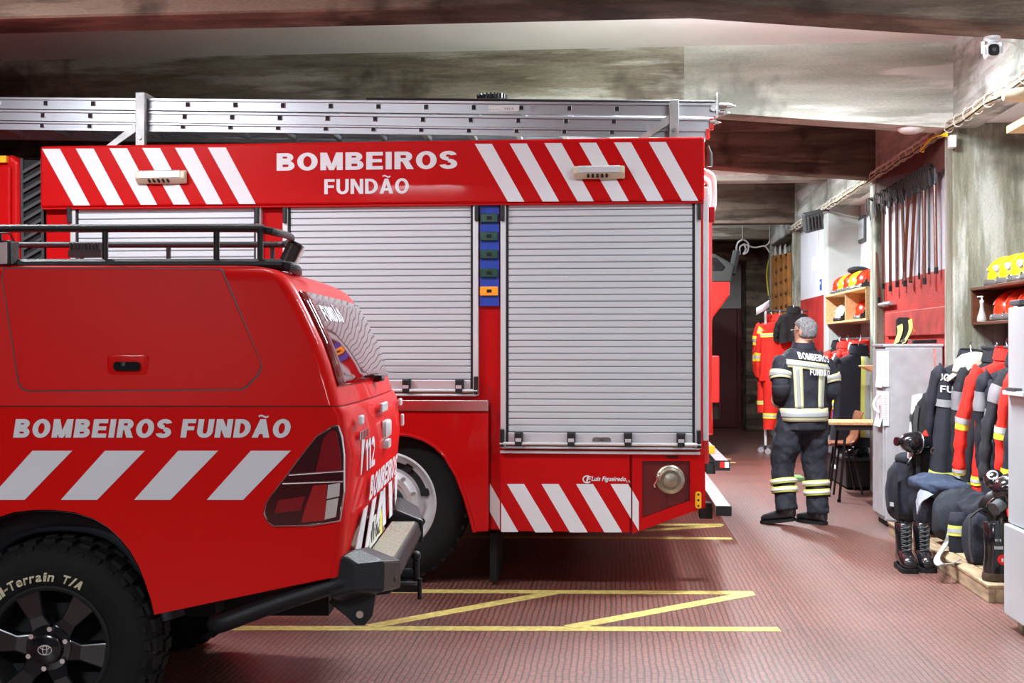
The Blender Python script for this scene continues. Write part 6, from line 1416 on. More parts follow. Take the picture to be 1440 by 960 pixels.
for P, R in SLV:
    for t0, t1 in ((.22, .34), (.82, .93)):
        for (u0, u1, m, g) in ((t0, t1, FL, .012), (lerp(t0, t1, .3), lerp(t0, t1, .7), SV, .016)):
            pts = []; rad = []
            for k in range(6):
                f = lerp(u0, u1, k / 5) * (len(P) - 1); i = int(f); fr_ = f - i; pts.append(lerp(P[i], P[min(i + 1, len(P) - 1)], fr_)); rad.append(lerp(R[i], R[min(i + 1, len(P) - 1)], fr_) + g)
            b = MB(); b.tube(pts, rad, n=20, cap=False); b.build('reflective_band', m, jk, smooth=70, solid=.003)
def back_text(s, x0, x1, z0, z1, bold, sl=0, g=.029):
    def wp(u, v):
        x = lerp(x0, x1, u); z = lerp(z0, z1, v) + sl * x; rx, ry, oy = interp(TZ, z); c_ = max(-1, min(1, x / (rx + .02)))
        a = -math.acos(math.copysign(abs(c_) ** (1 / .86), c_)); return tor(z, a, g)
    b = MB(); put_text(b, s, wp, bold); return b.build('lettering', M['white_dec'], jk, smooth=0)
back_text('BOMBEIROS', -.10, .175, 1.385, 1.442, .035, -.13)
back_text('FUNDÃO', -.025, .155, 1.262, 1.312, .035, -.08, .038)
# elbow patch (grey, worn)
b = MB(); P, R = SLV[0]; b.tube(P[10:16], [r_ + .006 for r_ in R[10:16]], n=18, cap=False); b.build('elbow_patch', M['charcoal'], jk, smooth=70, solid=.003)
# ---- trousers
def leg(A_, flare):
    P = catmull([A_[0] + V((0, 0, .04)), lerp(A_[0], A_[1], .5), A_[1], lerp(A_[1], A_[2], .5), A_[2] + V((0, .0, .0))], 6)
    R = [interp([(0, (.118,)), (.25, (.122,)), (.5, (.102,)), (.75, (.094,)), (1, (.092,))], i / (len(P) - 1))[0] for i in range(len(P))]
    return P, R
LG = [leg(LL, 0), leg(RL, 0)]
b = MB(); b.loft([[V((rx * math.cos(a), ry * math.sin(a), z)) for a in [2 * PI * k / 24 for k in range(24)]] for z, rx, ry in ((.78, .17, .125), (.86, .20, .14), (.98, .195, .14))])
for P, R in LG: b.tube(P, R, n=16)
tr = b.build('trousers', M['navy2'], man, remesh=.012, smooth_it=6, disp=(.04, .09))
for P, R in LG:
    for t0, t1 in ((.655, .715), (.745, .805)):
        for (u0, u1, m, g) in ((t0, t1, M['lime'], .014), (lerp(t0, t1, .3), lerp(t0, t1, .7), M['white_dec'], .018)):
            pts = []; rad = []
            for k in range(5):
                f = lerp(u0, u1, k / 4) * (len(P) - 1); i = int(f); fr_ = f - i; pts.append(lerp(P[i], P[min(i + 1, len(P) - 1)], fr_)); rad.append(lerp(R[i], R[min(i + 1, len(P) - 1)], fr_) + g)
            b = MB(); b.tube(pts, rad, n=20, cap=False); b.build('reflective_band', m, tr, smooth=70, solid=.003)
# ---- boots
def boot(ank, toe, heelup, nm):
    d = V((toe.x - ank.x, toe.y - ank.y, 0)).normalized(); lat = V((-d.y, d.x, 0)); heel = V((ank.x, ank.y, 0)) - d * .075; Lb = .30
    rise = lambda t: heelup * max(0, 1 - t) ** 1.4
    def sec(t, w_, h0, h1): 
        o_ = heel + d * Lb * t; return [o_ + lat * (w_ * math.cos(a)) + V((0, 0, (h0 + h1) / 2 + rise(t) + (h1 - h0) / 2 * math.sin(a))) for a in [2 * PI * k / 16 for k in range(16)]]
    b = MB(); b.loft([sec(*k) for k in ((0, .025, .03, .10), (.04, .04, .022, .14), (.2, .046, .02, .16), (.4, .046, .02, .13), (.6, .052, .02, .105), (.8, .053, .02, .09), (.94, .042, .02, .075), (1, .02, .025, .06))])
    b.cyl(heel + d * .075 + V((0, 0, .06 + heelup)), ank + V((0, 0, .10)), .056, .066, n=14)
    bt = b.build('boot', M['black'], man, smooth=60)
    b = MB(); b.loft([[heel + d * Lb * t + lat * (w_ * s) + V((0, 0, z + rise(t))) for s, z in ((-1, 0), (1, 0), (1, .026), (-1, .026))] for t, w_ in ((0, .03), (.05, .045), (.3, .046), (.6, .056), (.85, .055), (1.01, .025))]); b.build('sole', M['rubber'], bt, smooth=0)
boot(LL[2], LL[2] + V((-.10, .12, 0)), .045, 'l'); boot(RL[2], RL[2] + V((-.06, .14, 0)), .0, 'r')
man.location = (MXo, MYo, .0); man.rotation_euler = (0, 0, FACE)
# ================================================================== BAGS, BOOTS AND MASKS ALONG THE WALL
def blob(name, label, cat, c, r, m, seed=0, zb=None, e=.75, group=None, disp=.085, dsc=.06, tilt=0, straps=(), rot=0):
    c = V(c); root = thing(name, label, cat, (c.x, c.y, zb if zb is not None else c.z - r[2]), group)
    mb = MB(); n, mm = 28, 14; Rz = Matrix.Rotation(rot, 3, 'Z')
    rings = []
    for i in range(mm + 1):
        a = lerp(-PI / 2, PI / 2, i / mm); rings.append([])
        for k in range(n):
            t = 2 * PI * k / n; cr = max(.01, spow(math.cos(a), e))
            p = V((r[0] * cr * spow(math.cos(t), e), r[1] * cr * spow(math.sin(t), e), r[2] * spow(math.sin(a), e)))
            p.x += tilt * p.z
            w = noise.noise(V((p.x * 4 + seed, p.y * 4, p.z * 4))) * .035 + noise.noise(V((p.x * 11, p.y * 11 + seed, p.z * 11))) * .014
            p = p + p.normalized() * w; q_ = c + Rz @ p
            if zb is not None: q_.z = max(q_.z, zb)
            rings[-1].append(q_)
    mb.loft(rings); o = mb.build('bag_body', m, root, smooth=80, sub=2, disp=(disp, dsc)); return root, o
zP = PH + .004
def g3(px, py, Y): return atY(px, py, Y)
# navy rucksack against the locker
c_ = atY(1285, 714, 9.75); b1, o1 = blob('rucksack', 'large navy rucksack slumped against the grey locker', 'bag', (c_.x + .01, 9.78, zP + .26), (.22, .19, .27), M['navy'], 1, zP, .8)
mb = MB(); mb.ball((c_.x + .01, 9.76, zP + .50), (.15, .13, .07), 18, 8); mb.build('top_flap', M['navy'], o1, smooth=80, disp=(.06, .07))
for dx in (-.17, .10): mb = MB(); mb.strap(catmull([V((c_.x + dx, 9.60, zP + .42)), V((c_.x + dx * 1.1, 9.555, zP + .26)), V((c_.x + dx, 9.58, zP + .06))], 5), .03, .006, (1, 0, 0)); mb.build('strap', M['blackc'], b1)
mb = MB(); mb.cbox((c_.x - .19, 9.64, zP + .16), (.012, .05, .03), (0, 0, .4)); mb.build('reflective_patch', M['tape_s'], b1, smooth=0)
mb = MB(); mb.ball((c_.x + .02, 9.585, zP + .18), (.11, .05, .12), 16, 8); mb.build('front_pocket', M['navy'], o1, smooth=80, disp=(.04, .06))
# faded blue jacket and dark bag behind the boots
c_ = atY(1322, 712, 9.2); b2, o2 = blob('duffel_bag', 'dark blue duffel bag leaning right of the navy rucksack', 'bag', (c_.x + .02, 9.22, zP + .21), (.21, .20, .22), M['navy'], 2, zP, .8)
mb = MB(); mb.strap(catmull([V((c_.x - .16, 9.02, zP + .34)), V((c_.x, 8.99, zP + .38)), V((c_.x + .16, 9.03, zP + .33))], 5), .02, .01, (0, .3, 1)); mb.build('zip', M['dgrey'], b2)
c2 = atY(1313, 694, 9.05); b3, o3 = blob('folded_jacket', 'faded blue grey jacket thrown over the dark duffel bag', 'jacket', (c2.x + .05, 9.10, zP + .37), (.20, .17, .085), M['bluegrey'], 3, None, .95, disp=.10, dsc=.075, tilt=-.7)
mb = MB(); pts = [c2 + V((-.13, -.04, -.10)), c2 + V((-.10, -.07, .0)), c2 + V((.0, -.08, .055)), c2 + V((.12, -.06, .04))]
mb.strap(catmull(pts, 6), .10, .012, (0, .4, .9)); mb.build('pale_lining', mat('pale_grey_lining', (.36, .40, .46), .8, var=.2), b3, disp=(.02, .05))
c_ = atY(1352, 735, 8.75); b4, o4 = blob('duffel_bag', 'dark slate duffel bag with grey strap in the middle of the platform', 'bag', (c_.x + .02, 8.76, zP + .19), (.21, .17, .20), mat('slate_cloth', (.012, .017, .028), .85, bump=.3, bscale=90, var=.3), 4, zP, .8)
st = [atY(1350, 732, 8.56), atY(1339, 737, 8.50), atY(1335, 752, 8.46), atY(1328, 768, 8.42), gnd(1318, 784, zP + .03), gnd(1321, 793, zP + .012), gnd(1335, 793, zP + .010), gnd(1347, 788, zP + .012)]
mb = MB(); mb.strap(catmull(st, 6), .042, .007, (.75, -.2, .35)); mb.build('grey_strap', M['strap_g'], b4, label='grey webbing strap')
c_ = atY(1376, 730, 8.5); b5, o5 = blob('work_jacket', 'folded navy jacket lying on top of the bags beside the masks', 'jacket', (c_.x + .02, 8.52, zP + .27), (.17, .14, .10), M['navy'], 5, None, .9, disp=.08, dsc=.07)
mb = MB(); cx_ = atY(1378, 780, 8.42); mb.ball((cx_.x - .01, 8.44, zP + .14), (.12, .1, .14), 16, 10); mb.build('sleeve', M['bluegrey'], o5, smooth=80, disp=(.05, .06)) if False else None
c_ = atY(1349, 785, 8.4); lgm = thing('trouser_leg', 'dark trouser cuff with lime band standing under the duffel bag', 'trousers', (c_.x, 8.42, zP))
mb = MB(); mb.loft([[V((c_.x + rx * math.cos(a), 8.44 + rx * .9 * math.sin(a), zP + z)) for a in [2 * PI * k / 16 for k in range(16)]] for z, rx in ((0, .055), (.05, .060), (.12, .058), (.2, .065), (.26, .05))]); lo = mb.build('cuff', M['navy'], lgm, smooth=80)
for (z0, z1, m_, g) in ((.11, .18, M['lime'], .004), (.132, .158, M['tape_s'], .006)):
    mb = MB(); mb.loft([[V((c_.x + (.060 + g) * math.cos(a), 8.44 + (.055 + g) * math.sin(a), zP + z)) for a in [2 * PI * k / 16 for k in range(16)]] for z in (z0, z1)], cap=False); mb.build('reflective_band', m_, lo, smooth=80)
c_ = atY(1378, 778, 7.95); b6, o6 = blob('shoulder_bag', 'small dark shoulder bag with red toggle in front on the platform', 'bag', (c_.x + .01, 8.0, zP + .16), (.085, .10, .165), M['navy'], 6, zP, .75, disp=.03)
mb = MB(); mb.cbox((c_.x + .075, 7.90, zP + .225), (.022, .02, .06)); mb.build('red_toggle', M['redp'], b6, bevel=.006)
mb = MB(); mb.strap(catmull([V((c_.x - .07, 7.92, zP + .30)), V((c_.x + .0, 7.90, zP + .36)), V((c_.x + .08, 7.94, zP + .30))], 5), .03, .008, (0, 1, 0)); mb.build('top_strap', M['blackc'], b6)
mb = MB(); mb.tube(catmull([V((c_.x - .075, 7.90, zP + .30)), V((c_.x - .08, 7.895, zP + .12)), V((c_.x - .06, 7.90, zP + .02))], 5), .008, n=6); mb.build('piping', M['dgrey'], b6)
# black fire boot with red badge beside the white cabinet
c_ = atY(1402, 826, 7.36); BX = c_.x; fbt = thing('fire_boot', 'tall black rubber boot with a red badge beside the white cabinet', 'boot', (BX, 7.4, zP))
mb = MB(); mb.loft([[V((BX + ox + rx * math.cos(a), 7.42 + ry * math.sin(a), zP + z)) for a in [2 * PI * k / 20 for k in range(20)]] for rx, ry, ox, z in ((.07, .055, .01, .03), (.072, .057, .01, .07), (.066, .055, .012, .14), (.066, .056, .012, .2), (.07, .06, .01, .34), (.066, .056, .01, .345), (.05, .045, .01, .30))]); up = mb.build('shaft', M['black_gloss'], fbt, smooth=60)
mb = MB(); mb.loft([[V((BX + .01 + rx * math.cos(a), 7.42 + ry * math.sin(a), zP + z)) for a in [2 * PI * k / 20 for k in range(20)]] for rx, ry, z in ((.076, .06, 0), (.08, .063, .02), (.076, .06, .045))]); mb.build('sole', mat('brown_rubber_sole', (.06, .035, .02), .7), fbt, smooth=40)
mb = MB(); mb.lathe([(0, 0), (.032, 0), (.030, .008), (0, .010)], (BX + .035, 7.365, zP + .13), (.1, -1, .05), n=20); bd_ = mb.build('red_badge', M['redp'], up)
mb = MB(); mb.cbox((BX + .03, 7.357, zP + .13), (.012, .006, .02)); mb.build('badge_mark', M['white_dec'], bd_, smooth=0)
mb = MB()
for k in range(3): mb.cbox((BX - .005 + k * .013, 7.3645, zP + .245), (.009, .003, .014), (0, 0, 0))
mb.build('boot_print', M['tape_s'], up, smooth=0); mb = MB(); mb.cbox((BX + .012, 7.3645, zP + .20), (.05, .003, .018)); mb.build('boot_print', M['tape_s'], up, smooth=0)
# pair of laced boots on the floor
def laced_boot(px, py, label):
    g = gnd(px, py); r = thing('laced_boot', label, 'boot', (g.x, g.y, 0), 'pair of laced boots')
    sec = lambda t, w_, z0, z1: [V((w_ * math.cos(a), -.16 + .29 * t, (z0 + z1) / 2 + (z1 - z0) / 2 * math.sin(a))) for a in [2 * PI * k / 16 for k in range(16)]]
    mb = MB(); mb.loft([[p + V((g.x, g.y + .14, 0)) for p in sec(*k)] for k in ((0, .026, .025, .06), (.05, .046, .02, .085), (.2, .054, .02, .10), (.4, .052, .02, .115), (.6, .05, .02, .14), (.85, .048, .02, .12), (1, .03, .02, .09))])
    mb.loft([[V((g.x + rx * math.cos(a), g.y + .14 + oy + ry * math.sin(a), z)) for a in [2 * PI * k / 16 for k in range(16)]] for rx, ry, oy, z in ((.048, .075, .04, .06), (.050, .07, .045, .14), (.053, .066, .05, .20), (.056, .068, .052, .27), (.050, .060, .052, .275), (.045, .05, .052, .22))])
    u = mb.build('upper', M['black_gloss'], r, smooth=60)
    mb = MB(); mb.loft([[V((g.x + s * w_, g.y + .14 - .165 + .30 * t, z)) for s, z in ((-1, 0), (1, 0), (1, .028), (-1, .028))] for t, w_ in ((0, .03), (.04, .05), (.25, .058), (.5, .05), (.8, .05), (.97, .045), (1, .03))]); mb.build('sole', M['rubber'], r, smooth=0)
    mb = MB()
    for k in range(6):
        z = .115 + k * .026; y = g.y + .14 + lerp(-.045, -.018, k / 5); mb.tube([V((g.x - .03, y + .006, z)), V((g.x, y - .006, z + .006)), V((g.x + .03, y + .006, z + .016))], .0045, n=5); mb.tube([V((g.x + .03, y + .006, z)), V((g.x, y - .007, z + .007)), V((g.x - .03, y + .006, z + .016))], .0045, n=5)
    mb.build('laces', M['dgrey'], u); r.scale = (1.04, 1.0, 1.12)
    for s in (-1, 1):
        mb = MB()
    mb = MB(); mb.box((g.x + .02, g.y + .14 + .08, .16), (g.x + .034, g.y + .14 + .122, .25)); mb.build('pull_tab', M['redp'] if 'left' in label else M['blackc'], u, bevel=.003)
    return r
laced_boot(1280, 806, 'left black laced boot on the floor below the navy rucksack'); laced_boot(1306, 805, 'right black laced boot standing beside the other, nearer the grey strap')
# breathing masks beside the white cabinet
def mask(name, label, c, rot, s=1.0, cat='breathing mask'):
    r = thing(name, label, cat, (0, 0, 0))
    mb = MB(); mb.loft([[V((rx * math.cos(a), y, rz * math.sin(a))) for a in [2 * PI * k / 24 for k in range(24)]] for rx, rz, y in ((.095, .11, .05), (.10, .115, .03), (.09, .105, -.01), (.07, .08, -.05), (.045, .05, -.07))]); bo = mb.build('face_seal', M['black'], r, smooth=60)
    mb = MB(); mb.loft([[V((rx * math.cos(a), y, .015 + rz * math.sin(a))) for a in [2 * PI * k / 24 for k in range(24)]] for rx, rz, y in ((.084, .082, -.012), (.080, .078, -.04), (.06, .055, -.07), (.02, .02, -.08))]); mb.build('visor', M['black_gloss'], bo, smooth=60)
    mb = MB(); mb.tube([V((.088 * math.cos(a), -.014, .015 + .086 * math.sin(a))) for a in [2 * PI * k / 24 for k in range(24)]], .006, n=6, closed=True); mb.build('visor_ring', M['steel'], bo)
    mb = MB(); mb.cyl((0, -.06, -.06), (0, -.12, -.075), .040, .038, n=20); mb.cyl((0, -.12, -.075), (0, -.13, -.077), .042, n=20); mb.build('filter_port', M['dgrey'], bo, smooth=40)
    r.location = c; r.rotation_euler = rot; r.scale = (s, s, s); return r
c_ = atY(1410, 692, 7.75); mask('breathing_mask', 'black mask with pale ring beside the white cabinet above the boot', (c_.x + .03, 7.75, c_.z), (.2, .2, -.9), 1.0)
c_ = atY(1402, 705, 7.9); mask('breathing_mask', 'black mask partly behind the ringed one, resting on the bags', (c_.x, 7.98, c_.z - .02), (.7, 0, .6), .8)
c_ = atY(1401, 674, 7.8); kt = thing('kettle_helmet', 'dark round helmet above the masks beside the white cabinet', 'helmet', (c_.x, 7.85, c_.z))
mb = MB(); mb.lathe([(.0, -.07), (.045, -.06), (.062, -.03), (.064, .0), (.058, .02), (.035, .035), (.02, .04), (0, .042)], (c_.x, 7.85, c_.z), (-.35, -.7, .6), n=24); ko = mb.build('shell', M['black_gloss'], kt)
mb = MB(); mb.lathe([(.034, .036), (.034, .043), (.024, .045), (.024, .04)], (c_.x, 7.85, c_.z), (-.35, -.7, .6), n=24); mb.build('rim_ring', M['steel'], ko)
mb = MB(); mb.tube(catmull([V((c_.x + .045, 7.76, c_.z - .0)), V((c_.x + .04, 7.74, c_.z - .10)), V((c_.x - .02, 7.74, c_.z - .26)), V((c_.x - .05, 7.75, c_.z - .42))], 6), .016, n=8); single(mb, 'breathing_hose', 'black breathing hose running down between the bag and the boot', 'hose', M['rubber'], (c_.x, 7.75, c_.z - .4))
# rucksack with red pocket and breathing set hanging at the column
HY = 9.60
a = atY(1305, 545, HY); bp_ = thing('hanging_rucksack', 'black and red rucksack with white side panel hanging by the grey locker', 'bag', (a.x, HY, a.z - .6))
def hp3(px, py, dy=0): return atY(px, py, HY + dy)
mb = MB(); c_ = hp3(1303, 590); mb.loft([[V((c_.x + ox + rx * spow(math.cos(t), .8), HY + .0 + ry * spow(math.sin(t), .8), z)) for t in [2 * PI * k / 20 for k in range(20)]] for z, rx, ry, ox in ((hp3(0, 655).z, .06, .05, .02), (hp3(0, 640).z, .10, .075, .01), (hp3(0, 610).z, .115, .085, .0), (hp3(0, 580).z, .125, .085, .0), (hp3(0, 560).z, .10, .07, .02), (hp3(0, 548).z, .05, .05, .04))]); bo = mb.build('bag_body', M['blackc'], bp_, smooth=70, disp=(.05, .06))
mb = MB(); c_ = hp3(1302, 618); mb.ball((c_.x - .02, HY - .075, c_.z), (.035, .03, .085), 12, 8); mb.build('red_pocket', M['redc'], bo, smooth=80)
mb = MB(); c_ = hp3(1318, 620); mb.ball((c_.x - .01, HY - .06, c_.z - .02), (.04, .035, .11), 12, 8); mb.build('red_pocket', mat('dull_red_cloth', (.45, .05, .07), .8), bo, smooth=80)
mb = MB(); P = [hp3(1283, 556, .03), hp3(1296, 553, .03), hp3(1288, 600, .03), hp3(1283, 640, .03), hp3(1276, 645, .03), hp3(1279, 600, .03)]; mb.prism([(p.x, p.z) for p in P], 'y', HY - .02, HY + .05); mb.build('white_panel', M['plastic_w'], bo, smooth=0, bevel=.01)
for (x, y, dx) in ((1315, 553, 0), (1310, 558, 0)): mb = MB(); c_ = hp3(x, y); mb.cbox((c_.x, HY - .075, c_.z), (.045, .02, .02), (.4, .5, 0)); mb.build('reflective_patch', M['tape_s'], bo, smooth=0, bevel=.003)
mb = MB(); mb.tube(catmull([hp3(1312, 550), hp3(1310, 540), hp3(1317, 536, .05), V((2.655, 9.69, hp3(0, 537).z))], 5), .012, n=6); mb.build('hanging_loop', M['blackc'], bo)
mb = MB(); mb.strap(catmull([hp3(1290, 570, -.08), hp3(1287, 600, -.09), hp3(1290, 630, -.08)], 4), .03, .008, (1, 0, 0)); mb.build('shoulder_strap', M['dgrey'], bo)
mc_ = hp3(1285, 622, -.12); rs_ = thing('respirator', 'black round respirator with wire clip dangling in front of the grey locker', 'respirator', tuple(mc_))
mb = MB(); mb.lathe([(0, -.155), (.034, -.155), (.036, -.14), (.026, -.13), (.03, -.11), (.062, -.085), (.080, -.03), (.085, .0), (.080, .03), (.066, .06), (.06, .12), (.04, .15), (0, .155)], (mc_.x, HY - .12, mc_.z), (1, .35, -.08), n=28); ro = mb.build('canister', M['black_gloss'], rs_)
mb = MB(); u_ = V((1, .35, -.08)).normalized(); e1 = u_.orthogonal().normalized(); e2 = u_.cross(e1); cc_ = V((mc_.x, HY - .12, mc_.z)) + u_ * .03
mb.tube([cc_ + (e1 * math.cos(t) + e2 * math.sin(t)) * .084 for t in [2 * PI * k / 28 for k in range(28)]], .005, n=6, closed=True); mb.build('clamp_ring', M['steel'], ro)
mb = MB(); c_ = hp3(1313, 634, -.14); mb.tube([c_ + V((.022 * math.cos(t), 0, .022 * math.sin(t))) for t in [2 * PI * k / 16 for k in range(16)]], .006, n=6, closed=True); mb.build('buckle_ring', M['steel'], ro)
mb = MB(); mb.strap(catmull([hp3(1288, 634, -.12), hp3(1280, 645, -.14), hp3(1276, 652, -.14)], 4), .02, .006, (1, 0, .6)); mb.build('metal_clip', M['steel'], ro)
for (x, y0, y1) in ((1281, 645, 672), (1292, 640, 672), (1312, 640, 690)):
    mb = MB(); mb.strap([hp3(x, y0, -.11), hp3(x - 1, (y0 + y1) / 2, -.11), hp3(x - 1, y1, -.10)], .030 if x > 1285 else .018, .006, (1, 0, 0)); mb.build('hanging_strap', M['blackc'], ro)

# ================================================================== TABLE AND CHAIR
ta = gnd(1180, 706); tz_ = .745
tb = thing('small_table', 'small table with pale wooden top and thin black legs beside the locker', 'table', (2.35, ta.y + .25, 0))
t0 = atY(1166, 592, ta.y - .03)
mb = MB(); mb.box((t0.x, ta.y - .04, tz_), (2.70, ta.y + .46, tz_ + .028)); mb.build('table_top', M['wood'], tb, smooth=0, bevel=.006)
mb = MB(); mb.box((t0.x + .06, ta.y + .0, tz_ - .05), (2.66, ta.y + .02, tz_)); mb.build('apron', M['black'], tb, smooth=0)
l2 = gnd(1170, 700)
for (xt, yt, xb, yb) in ((ta.x + .07, ta.y + .02, ta.x, ta.y), (ta.x + .07, ta.y + .40, ta.x - .02, ta.y + .44), (2.63, ta.y + .02, 2.66, ta.y), (2.63, ta.y + .4, 2.66, ta.y + .42)):
    mb = MB(); mb.cyl((xb, yb, 0), (xt, yt, tz_), .0135, n=10); lg_ = mb.build('leg', M['black_metal'], tb)
    mb = MB(); mb.cyl((xb, yb, 0), (xb, yb, .03), .018, n=10); mb.build('foot', M['rubber'], lg_)
ch = thing('moulded_chair', 'brown moulded chair with black legs pushed under the small table', 'chair', (2.38, ta.y + .78, 0))
CY = ta.y + .78
def chp(px, py): return atY(px, py, CY - .18)
prof_ = [chp(1164, 629), chp(1172, 627.5), chp(1190, 628), chp(1200, 626), chp(1207, 619), chp(1210.5, 605), chp(1213, 588), chp(1216, 580)]
pr = catmull(prof_, 4)
mb = MB(); rr = []
for i, p in enumerate(pr):
    t = i / (len(pr) - 1); hw = lerp(.20, .19, t) * (1 if 0 < i < len(pr) - 1 else .85)
    d = (pr[min(i + 1, len(pr) - 1)] - pr[max(0, i - 1)]).normalized(); n_ = V((-d.z, 0, d.x))
    rr.append([V((p.x, CY + y, p.z)) + n_ * (.03 * (abs(y) / .2) ** 2 if t < .6 else -.02 * (abs(y) / .2) ** 2 * -1) for y in [lerp(-hw, hw, k / 8) for k in range(9)]])
mb.loft(rr, cap=False, closed=False); sh_ = mb.build('seat_shell', M['chair_brown'], ch, smooth=70, solid=.016)
sx0, sx1 = prof_[1].x, prof_[4].x; sz = prof_[1].z - .02
for s in (-1, 1):
    for (xt, xb) in ((sx0 + .06, sx0 - .0), (sx1 - .05, sx1 + .04)):
        mb = MB(); mb.cyl((xb, CY + s * .19, 0), (xt, CY + s * .16, sz), .011, n=10); mb.build('leg', M['black_metal'], ch)
mb = MB(); mb.box((sx0 + .05, CY - .16, sz - .012), (sx1 - .04, CY + .16, sz + .006)); mb.build('seat_frame', M['black_metal'], ch, smooth=0)
# storage under the far rail
bx = thing('storage_box', 'black storage box on the floor under the far rail', 'box', (2.75, 13.3, 0))
mb = MB(); mb.box((2.44, 12.9, 0.02), (3.02, 14.9, .30)); mb.build('box_body', M['black'], bx, smooth=0, bevel=.015)
mb = MB(); mb.box((2.42, 12.88, .30), (3.03, 14.92, .335)); mb.build('lid', M['dgrey'], bx, smooth=0, bevel=.01)
mb = MB(); mb.box((2.425, 13.4, .16), (2.44, 13.7, .20)); mb.build('box_handle', M['plastic_w'], bx, smooth=0, bevel=.004)
for i, (y, lb) in enumerate(((13.1, 'nearer black boot on the storage box under the far rail'), (13.45, 'farther black boot on the storage box under the far rail'))):
    b = thing('rubber_boot', lb, 'boot', (2.62, y, .337), 'boots on the storage box')
    mb = MB(); mb.loft([[V((2.62 + ox + rx * math.cos(a), y + ry * math.sin(a), .337 + z)) for a in [2 * PI * k / 16 for k in range(16)]] for rx, ry, ox, z in ((.13, .05, -.03, 0), (.135, .052, -.03, .04), (.10, .05, 0, .09), (.06, .05, .03, .13), (.06, .05, .03, .28), (.05, .045, .03, .28), (.045, .04, .03, .18))]); mb.build('upper', M['black_gloss'], b)
    mb = MB(); mb.box((2.47, y - .045, .337), (2.71, y + .045, .355)); mb.build('sole', M['rubber'], b, smooth=0, bevel=.008)
mb = MB(); a = gnd(1121, 677); mb.prism([(a.x - .10, a.y - .0), (a.x + .08, a.y - .0), (a.x + .08, a.y + .28), (a.x - .1, a.y + .28)], 'z', 0.001, .05); single(mb, 'floor_mat', 'small grey green mat lying on the floor beyond the walking person', 'mat', mat('grey_green_rubber', (.16, .30, .12), .6), (a.x, a.y + .14, 0), smooth=0, bevel=.01)
a = atY(1208, 515, 12.44); mb = MB(); mb.prism([(a.x, a.z + .012), (a.x + .12, a.z + .012), (a.x + .12, a.z - .05), (a.x + .10, a.z - .05), (a.x + .0, a.z - .0)], 'y', 12.2, 12.465); single(mb, 'bracket_shelf', 'small pale wooden bracket shelf on the column beside the papers', 'shelf', M['wood'], (a.x + .06, 12.33, a.z - .05), smooth=0, bevel=.003)

# ================================================================== VEHICLES FARTHER BACK
t2 = thing('fire_truck', 'second red fire truck parked beyond the nearest one, only its tail showing', 'fire truck', (-2, 11.6, 0))
x2 = atY(1001, 450, 10.55).x; z2 = atY(1001, 300, 10.55).z
mb = MB(); mb.prism([(-6, .5), (x2 - .9, .5), (x2, .75), (x2, z2 - .02), (x2 - .04, z2), (-6, z2)], 'y', 10.5, 12.9); mb.build('body', mat('washed_red_paint', (.50, .012, .012), .35, coat=.8), t2, smooth=0, bevel=.02)
mb = MB(); mb.box((x2 + .02, 10.35, .47), (x2 + .13, 12.9, .53)); s2 = mb.build('rear_step', M['silver'], t2, smooth=0, bevel=.005)
mb = MB(); mb.box((x2 + .015, 10.335, .45), (x2 + .135, 10.352, .535)); mb.build('end_cap', M['black'], s2, smooth=0)
mb = MB(); mb.box((x2 + .05, 10.328, .475), (x2 + .09, 10.336, .525)); mb.build('reflector', M['redp'], s2, smooth=0)
mb = MB(); mb.box((x2 + .09, 10.328, .475), (x2 + .125, 10.336, .525)); mb.build('reflector', M['plastic_w'], s2, smooth=0)
a = atY(1000, 632, 10.48); mb = MB(); mb.box((a.x - .05, 10.47, a.z - .035), (a.x + .03, 10.5, a.z + .035)); mb.build('side_reflector', M['yellow_lens'], t2, smooth=0, bevel=.006)
mb = MB(); mb.box((x2 - .05, 10.55, .4), (x2 + .03, 12.5, .5)); mb.build('step_bracket', M['dark'], t2, smooth=0)
for x in (x2 - 1.6, -5):
    mb = MB(); mb.cyl((x, 10.55, .5), (x, 10.85, .5), .5, n=40); wv = mb.build('wheel', M['rubber'], t2); mb = MB(); mb.cyl((x, 10.54, .5), (x, 10.56, .5), .29, n=32); mb.build('rim', M['silver'], wv)
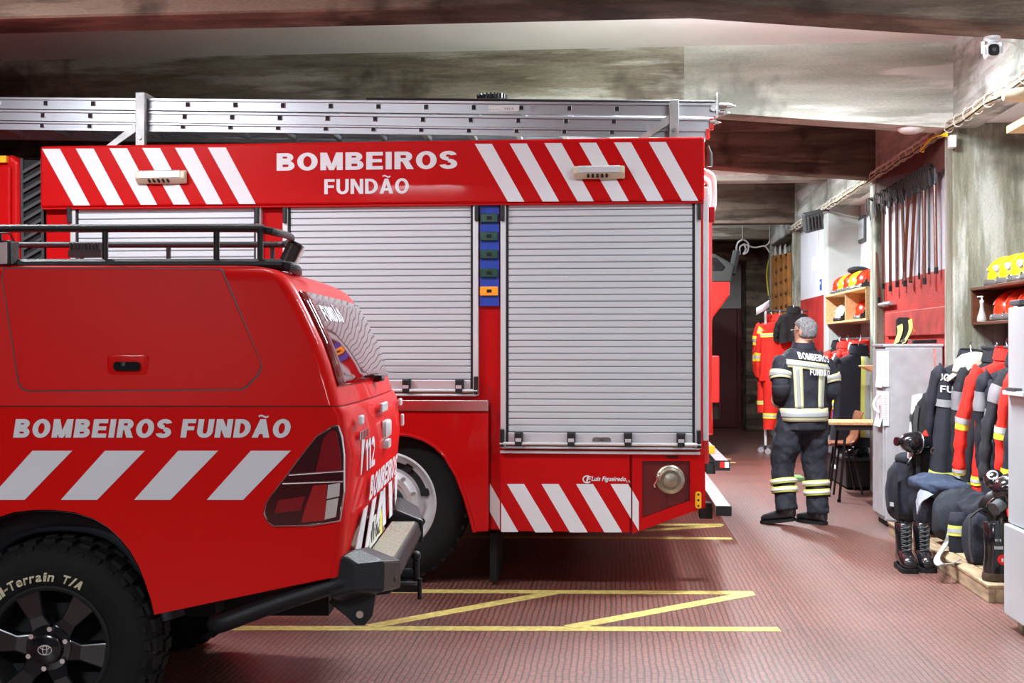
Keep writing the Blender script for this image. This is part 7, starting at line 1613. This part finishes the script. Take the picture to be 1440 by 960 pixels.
t3 = thing('fire_truck', 'third vehicle in the rear bay, red front with dark windscreen at the top', 'fire truck', (0, 17, 0))
Y3 = 16.2
def q3(px, py): p = atY(px, py, Y3); return (p.x, p.z)
mb = MB(); mb.prism([q3(960, 396), q3(1027, 396), q3(1026, 415), q3(1003, 446), q3(1000, 458), q3(1003, 612), q3(960, 612)], 'y', Y3, Y3 + 2.2); mb.build('front_panel', mat('bright_red_cab_paint', (.62, .015, .01), .3, coat=1), t3, smooth=0, bevel=.02)
mb = MB(); mb.prism([q3(960, 355), q3(1006, 357), q3(1033, 372), q3(1028, 397), q3(960, 397)], 'y', Y3 + .02, Y3 + 2.18); cb3 = mb.build('cab_frame', mat('grey_green_cab_band', (.02, .023, .02), .4), t3, smooth=0, bevel=.02)
mb = MB(); mb.prism([q3(965, 360), q3(1008, 362), q3(1020, 375), q3(1016, 380), q3(965, 380)], 'y', Y3 + .005, Y3 + .03); mb.build('cab_window', M['black_gloss'], cb3, smooth=0)
mb = MB(); mb.tube([V((*[q3(1030, 385)[0]], Y3 + .1, q3(1030, 385)[1])), V((q3(1038, 352)[0], Y3 + .2, q3(1038, 352)[1]))], .05, n=8); mb.build('mirror_arm', M['dark'], cb3)
mb = MB(); a = q3(1003, 500); c_ = q3(1008, 566); mb.box((a[0] - .1, Y3 - .02, c_[1]), (a[0] + .08, Y3 + .4, a[1])); mb.build('door_edge', M['redp'], t3, smooth=0, bevel=.015)
mb = MB(); a = q3(1001, 545); c_ = q3(1015, 592); mb.box((a[0] - .2, Y3 + .2, c_[1]), (c_[0], Y3 + 1.8, a[1])); bm3 = mb.build('bumper', M['black'], t3, smooth=0, bevel=.03)
mb = MB(); a = q3(1008, 549); c_ = q3(1013, 562); mb.box((a[0], Y3 + .19, c_[1]), (c_[0], Y3 + .21, a[1])); mb.build('indicator', M['orange_lens'], bm3, smooth=0)
mb = MB(); mb.cyl((-.2, Y3 + .1, .48), (-.2, Y3 + .4, .48), .48, n=36); mb.build('wheel', M['rubber'], t3)
